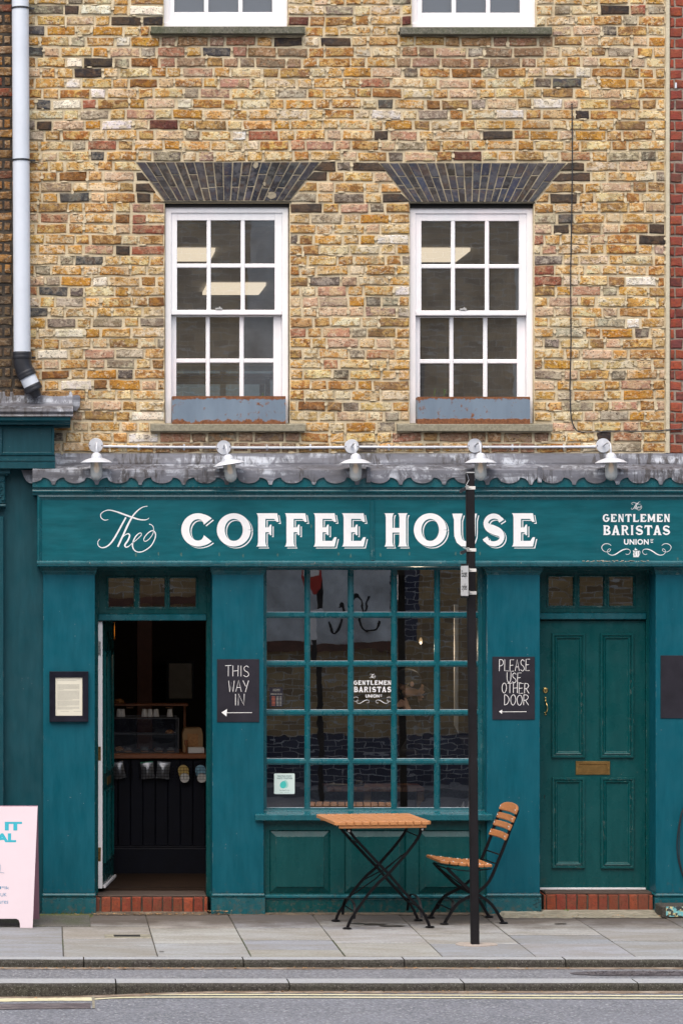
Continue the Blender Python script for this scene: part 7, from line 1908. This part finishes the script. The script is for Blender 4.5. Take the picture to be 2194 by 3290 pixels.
# the road: one sheet; it dips towards the left
def zroad(x, y):
    t = min(1, max(0, (-.9 - x)/1.3)); t = t*t*(3-2*t); f = min(1, max(0, (-3.0 - y)/1.2)); return -.109 - .034*t*(1-.3*f)
g = MB(); xsr = [-40,-20,-9,-5] + [-4+i*.25 for i in range(17)] + [1, 3, 5, 9, 20, 40]; ysr = [-3.02,-3.15,-3.4,-3.7,-4.2,-5,-8,-12,-16,-21.4]
vs = [(x, y, zroad(x, y)) for y in ysr for x in xsr]; n = len(xsr)
g.add(vs, [(j*n+i, (j+1)*n+i, (j+1)*n+i+1, j*n+i+1) for j in range(len(ysr)-1) for i in range(n-1)]); o = g.build('road', M['asphalt'], smooth=True); o['kind'] = 'structure'
g = MB(); g.box(-60, 60, -60, 40, -1.2, -.6); o = g.build('ground', M['mortar_step']); o['kind'] = 'structure'
# grit in both channels
def grit_strip(x0, x1, ya, yb, zf, mat, nm):
    g = MB(); n = 160; vs = []
    for i in range(n+1):
        x = x0+(x1-x0)*i/n; w = (yb-ya)*rnd.uniform(.45, 1.1); vs += [(x, ya, zf(x, ya)+.010), (x, ya-.4*w if False else ya+w*.5, zf(x, ya+w*.5)+.006), (x, ya+w, zf(x, ya+w)+.0022)]
    g.add(vs, [(i*3+j, i*3+j+1, i*3+j+4, i*3+j+3) for i in range(n) for j in (0,1)]); o = g.build(nm, mat); tag(o, 'thin drift of grit and dry leaf litter along the foot of the kerb', 'grit', None, 'stuff'); return o
grit_strip(-3.2, 4, -2.428, -2.465, lambda x, y: Z2, M['gutter_dirt'], 'channel_grit')
grit_strip(-4, 4, -3.088, -3.15, zroad, M['gutter_dirt'], 'gutter_grit')
# painted double yellow line
YLN = bpy.data.objects.new('double_yellow_line', None); COL.objects.link(YLN); YLN['kind'] = 'structure'
def ysheet(pts, w, nm='yellow_line'):
    g = MB(); vs = []
    for (x, y) in pts: wj = w/2*rnd.uniform(.9, 1.06); vs += [(x, y-wj, zroad(x, y)+.0042), (x, y+wj, zroad(x, y)+.0042)]
    g.add(vs, [(2*i, 2*i+2, 2*i+3, 2*i+1) for i in range(len(pts)-1)]); g.build(nm, M['yellow'], YLN)
def gy(px, py):
    z = -.109
    for _ in range(4): p = gnd(px, py, z); z = zroad(p.x, p.y)
    return (p.x, p.y)
ln1 = [gy(a, b) for a, b in catmull([(304,3204),(360,3200),(430,3198.5),(560,3197.5),(900,3197.5),(1400,3199),(2194,3201.5),(2500,3203)], 8)]
ln2 = [gy(a, b) for a, b in catmull([(304,3212),(360,3208.5),(430,3206.5),(560,3205.8),(900,3205.8),(1400,3207.3),(2194,3210),(2500,3212)], 8)]
ysheet(ln1, .044); ysheet(ln2, .044)
ysheet([gy(a, b) for a, b in catmull([(-300,3223),(-60,3217),(60,3214),(170,3212.5),(296,3212)], 8)], .13, 'smeared_yellow_line')
g = MB(); P_ = catmull([(-300,3241),(0,3236),(150,3234),(292,3233)], 8); vs = []
for px, py in P_:
    for dy in (-9, 9): x, y = gy(px, py+dy); vs.append((x, y, zroad(x, y)+.0035))
g.add(vs, [(2*i+1, 2*i+3, 2*i+2, 2*i) for i in range(len(P_)-1)]); o = g.build('channel_stones', M['patch']); o['kind'] = 'structure'
g = MB(); vs = []
for px, py in ((297,3205),(305,3205),(306,3242),(298,3242)): x, y = gy(px, py); vs.append((x, y, zroad(x, y)+.0062))
g.add(vs, [(3,2,1,0)]); o = g.build('cement_joint', M['cement']); o['kind'] = 'structure'
# cast iron cover set in the raised strip
g = MB(); n = 28; cc = gnd(2068, 3129, Z2); pts = []
for k in range(n):
    a = 2*math.pi*k/n; pts.append((cc.x + .46*math.copysign(abs(math.cos(a))**.7, math.cos(a)), cc.y + .105*math.sin(a)))
g.add([(a, b, Z2+.004) for a, b in pts] + [(cc.x, cc.y, Z2+.004)], [(i, (i+1)%n, n) for i in range(n)])
for i in range(150):
    a = rnd.uniform(0, 6.28); r = math.sqrt(rnd.random())*.9; x = cc.x+.43*r*math.cos(a); y = cc.y+.095*r*math.sin(a); g.bbox(x-.007, x+.007, y-.004, y+.004, Z2+.004, Z2+.009, .002)
o = g.build('inspection_cover', M['cover']); tag(o, 'dark studded iron cover set in the raised asphalt strip', 'cover')
# litter and weeds along the kerb
def litter(cx_, cy_, z, n, sx, sy, nm='leaf_litter', lb='', mats=None):
    g = MB()
    for i in range(n):
        x = cx_ + rnd.gauss(0, sx); y = cy_ - abs(rnd.gauss(0, sy)); r = rnd.uniform(.004, .013); a = rnd.uniform(0, 6.28); zz = z(x, y) + .006 + rnd.uniform(0, .006)
        c, s = math.cos(a)*r, math.sin(a)*r
        g.add([(x+c, y+s, zz), (x-s*.6, y+c*.6, zz+rnd.uniform(0,.006)), (x-c, y-s, zz+.002), (x+s*.6, y-c*.6, zz+rnd.uniform(0,.005))], [(0,1,2,3)])
    o = g.build(nm, mats or M['litter']); tag(o, lb, 'litter', None, 'stuff')
litter(*gy(690, 3183), zroad, 90, .10, .035, lb='dry leaves gathered at the kerb foot left of centre')
litter(*gy(915, 3184), zroad, 80, .09, .035, lb='dry leaves and petals beside the grass tuft at the kerb')
litter(*gy(300, 3190), zroad, 70, .16, .03, lb='dry leaves by the end of the smeared yellow line')
litter(*gy(1500, 3188), zroad, 90, .9, .03, lb='scattered dry leaves along the right part of the kerb')
litter(*gy(700, 3186), zroad, 120, 1.0, .03, lb='scattered dry leaves along the left part of the kerb')
q = gnd(300, 3110, Z2); litter(q.x, -2.44, lambda x, y: Z2, 90, .35, .03, lb='dry leaves along the foot of the upper kerb')
q = gnd(1300, 3110, Z2); litter(q.x, -2.44, lambda x, y: Z2, 60, .9, .02, lb='thin scatter of leaves along the upper kerb')
litter(X(490,-.1), -.10, lambda x, y: .0, 120, .30, .03, lb='dry leaves swept against the left brick step')
litter(X(1900,-.3), -.22, lambda x, y: .004, 60, .35, .05, lb='dry leaves on the cement under the right brick step')
litter(X(700,-.1), -.09, lambda x, y: .02, 40, .05, .02, lb='rotten wood crumbs at the second pilaster base')
def tuft(x, y, z, n, h, lb):
    g = MB()
    for i in range(n):
        a = rnd.uniform(0, 6.28); l = h*rnd.uniform(.5, 1); bx_, by_ = x+rnd.gauss(0, .008), y+rnd.gauss(0, .006); dx, dy = math.cos(a)*l*.6, math.sin(a)*l*.6; w = .0016
        g.add([(bx_-w, by_, z), (bx_+w, by_, z), (bx_+dx*.5+w*.7, by_+dy*.5, z+l*.7), (bx_+dx*.5-w*.7, by_+dy*.5, z+l*.7), (bx_+dx, by_+dy, z+l)], [(0,1,2,3),(3,2,4)])
    o = g.build('grass_tuft', M['leaf']); tag(o, lb, 'grass', 'grass tufts in the joints'); return o
tuft(*gy(915, 3180), -.10, 40, .05, 'green grass tuft at the kerb below the shop window'); tuft(*gy(262, 3186), -.14, 24, .04, 'small yellowish tuft at the kerb near the pink sign')
p = gnd(2153, 2945); tuft(p.x, p.y, .002, 30, .045, 'grass tuft in front of the flaking turquoise block'); p = gnd(1818, 2936); tuft(p.x, -.06, .02, 14, .022, 'tiny grass tuft under the right brick step')
g = MB()   # moss threads in the joints
for (xx, a, b) in ((-.81, -2.25, -1.4), (-.215, -2.26, -1.5), (-1.995, -1.9, -1.5)):
    for i in range(60):
        y = rnd.uniform(a, b); g.add([(xx-.004, y, .001), (xx+.004, y+.004, .001), (xx+.002, y+.012, .0035), (xx-.003, y+.010, .0035)], [(0,1,2,3)])
g.build('joint_moss', M['joint_moss'], PV, kind='stuff')
# crumbs on the table, a little cup mark by the legs
g = MB()
for cx_, cy_, w_, h_ in ((1150,2968,26,2.5),(1205,2970,40,3.0),(1262,2976,44,3.2),(1800,2969,22,2.2),(520,3059,9,1.0)):
    n = 13; g.add([(lambda q: (q.x, q.y, .0032))(gnd(cx_ + w_*math.cos(2*math.pi*k/n)*rnd.uniform(.8,1.1), cy_ + h_*math.sin(2*math.pi*k/n)*rnd.uniform(.6,1.2))) for k in range(n)], [tuple(range(n-1,-1,-1))])
g.build('damp_stain', plain('dark_damp_stain', (.045,.038,.032,1), .5, var=.2), PV, kind='stuff')
# stone block with flaking paint
q = gnd(2128, 2944); bk = thing('stone_block', 'low stone block with flaking turquoise paint at the right edge', 'block', (q.x, -.3, 0))
g = MB(); g.bbox(X(2124,-.3), X(2420,-.3), -.30, -.085, .0, Z(2906,-.2), .008); g.build('block', M['granite_dark'], bk)
g = MB(); g.bbox(X(2138,-.3), X(2410,-.3), -.3035, -.2995, .012, Z(2913,-.3), .001); g.build('painted_face', M['flake'], bk)
# coil of black cable at the right edge
g = MB()
for k, (dx, r) in enumerate(((0, .0045), (7, .0035))):
    g.tube([at(a+dx*(1 if k else 0)*(1-abs(b-2715)/130), b, -.075-.008*k) for a, b in catmull([(2206,2580),(2190,2606),(2180,2650),(2174,2700),(2175,2745),(2183,2785),(2196,2822),(2212,2840)], 5)], r, 8)
tag(smooth_by_angle(g.build('hanging_cable', M['black_plastic'])), 'looped black cable hanging at the right edge near the ground', 'cable')
# staples and clips on the red brick
for px, py, lb in ((2168, 275, 'white cable clip on the red bricks near the top right corner'),):
    g = MB(); g.bbox(X(px-3), X(px+3), -.022, -.012, Z(py+10), Z(py-8), .003); tag(g.build('wall_clip', M['white_plastic']), lb, 'clip')

# ---------------------------------------------------------------- across the street, seen only in the window panes
OW = thing('viaduct_wall', 'tall brown brick wall across the street, mirrored in the shop window panes', 'wall', (0, -21.5, -.1))
g = MB(); g.box(-40, 40, -22.2, -21.5, -.3, 9.2); g.build('wall', M['far_brick'], OW)
g = MB(); g.box(.80, 3.02, -21.5, -21.44, 2.12, 9.15); g.box(4.85, 7.2, -21.5, -21.44, 3.0, 9.15); g.build('cement_render', M['far_render'], OW)
g = MB(); g.box(-40, 3.02, -21.5, -21.40, 2.0, 2.115); g.build('brick_coping', plain('red_coping', (.16,.06,.035,1), .9, var=.3, sc=9), OW)
g = MB()
def gf(pts, w=.035):
    g.ribbon([(X(a, 21.6)*1.0, 0) for a in (0,)][:0] or [(CAMX + (a-PX0)*41.5/F, CAMZ - (b-150-PY0)*41.5/F) for a, b in pts], [w]*len(pts), -21.437)
for pts in ([(1075,1990),(1082,2020),(1095,2030),(1110,2015),(1116,1985)],[(1088,1950),(1100,1940),(1104,1965)],[(1140,1995),(1136,1950),(1145,1930),(1158,1930),(1166,1955),(1172,1975),(1182,1955),(1190,1920)],[(1138,1990),(1150,2025),(1170,2033),(1195,2025),(1206,2000)]):
    gf(catmull(pts, 5))
vs = [(-a, b, c) for a, b, c in g.v]
g.build('graffiti', M['black_paint'], OW)
# second signpost, on the far pavement
S2 = thing('street_sign', 'post with no entry roundel across the street, mirrored in the window', 'sign post', (1.5, -18.3, 0))
xx, yy = CAMX + (1030-PX0)*38.4/F, -18.3
g = MB(); g.tube([(xx, yy, -.1), (xx-.05, yy, 4.2)], .038, 12); g.build('pole', M['black_paint'], S2)
g = MB(); g.lathe([(.0,-.004),(.30,-.004),(.30,.004),(0,.004)], (0,0,0), 36, 'y'); g.xform(Matrix.Translation((xx-.10, yy+.06, 3.05)) @ Matrix.Rotation(R(77), 4, 'Z')); g.build('red_roundel', M['red_sign'], S2)
g = MB(); g.bbox(-.2, .2, .0045, .008, -.05, .05, .001); g.xform(Matrix.Translation((xx-.10, yy+.06, 3.05)) @ Matrix.Rotation(R(77), 4, 'Z')); g.build('white_bar', M['sign_face'], S2)
g = MB(); g.bbox(-.16, .16, -.004, .004, -.2, .2, .001); g.xform(Matrix.Translation((xx-.08, yy+.06, 2.35)) @ Matrix.Rotation(R(65), 4, 'Z')); g.build('blue_plate', M['sign_face'], S2)
g = MB(); g.box(-40, 40, -21.5, -19.6, -.3, .02); o = g.build('far_pavement', M['asphalt2']); o['kind'] = 'structure'
# roofs and flank walls so that the houses are closed
g = MB(); g.box(X(90), X(2137), .31, 9.6, 8.7, 8.8); g.box(X(90), X(99), .31, 9.6, 0, 8.7); g.box(X(2121), X(2137), .31, 9.6, 0, 8.7); g.box(X(99), X(2121), 9.52, 9.6, 0, 8.7); g.build('outer_shell', M['mortar'], B)
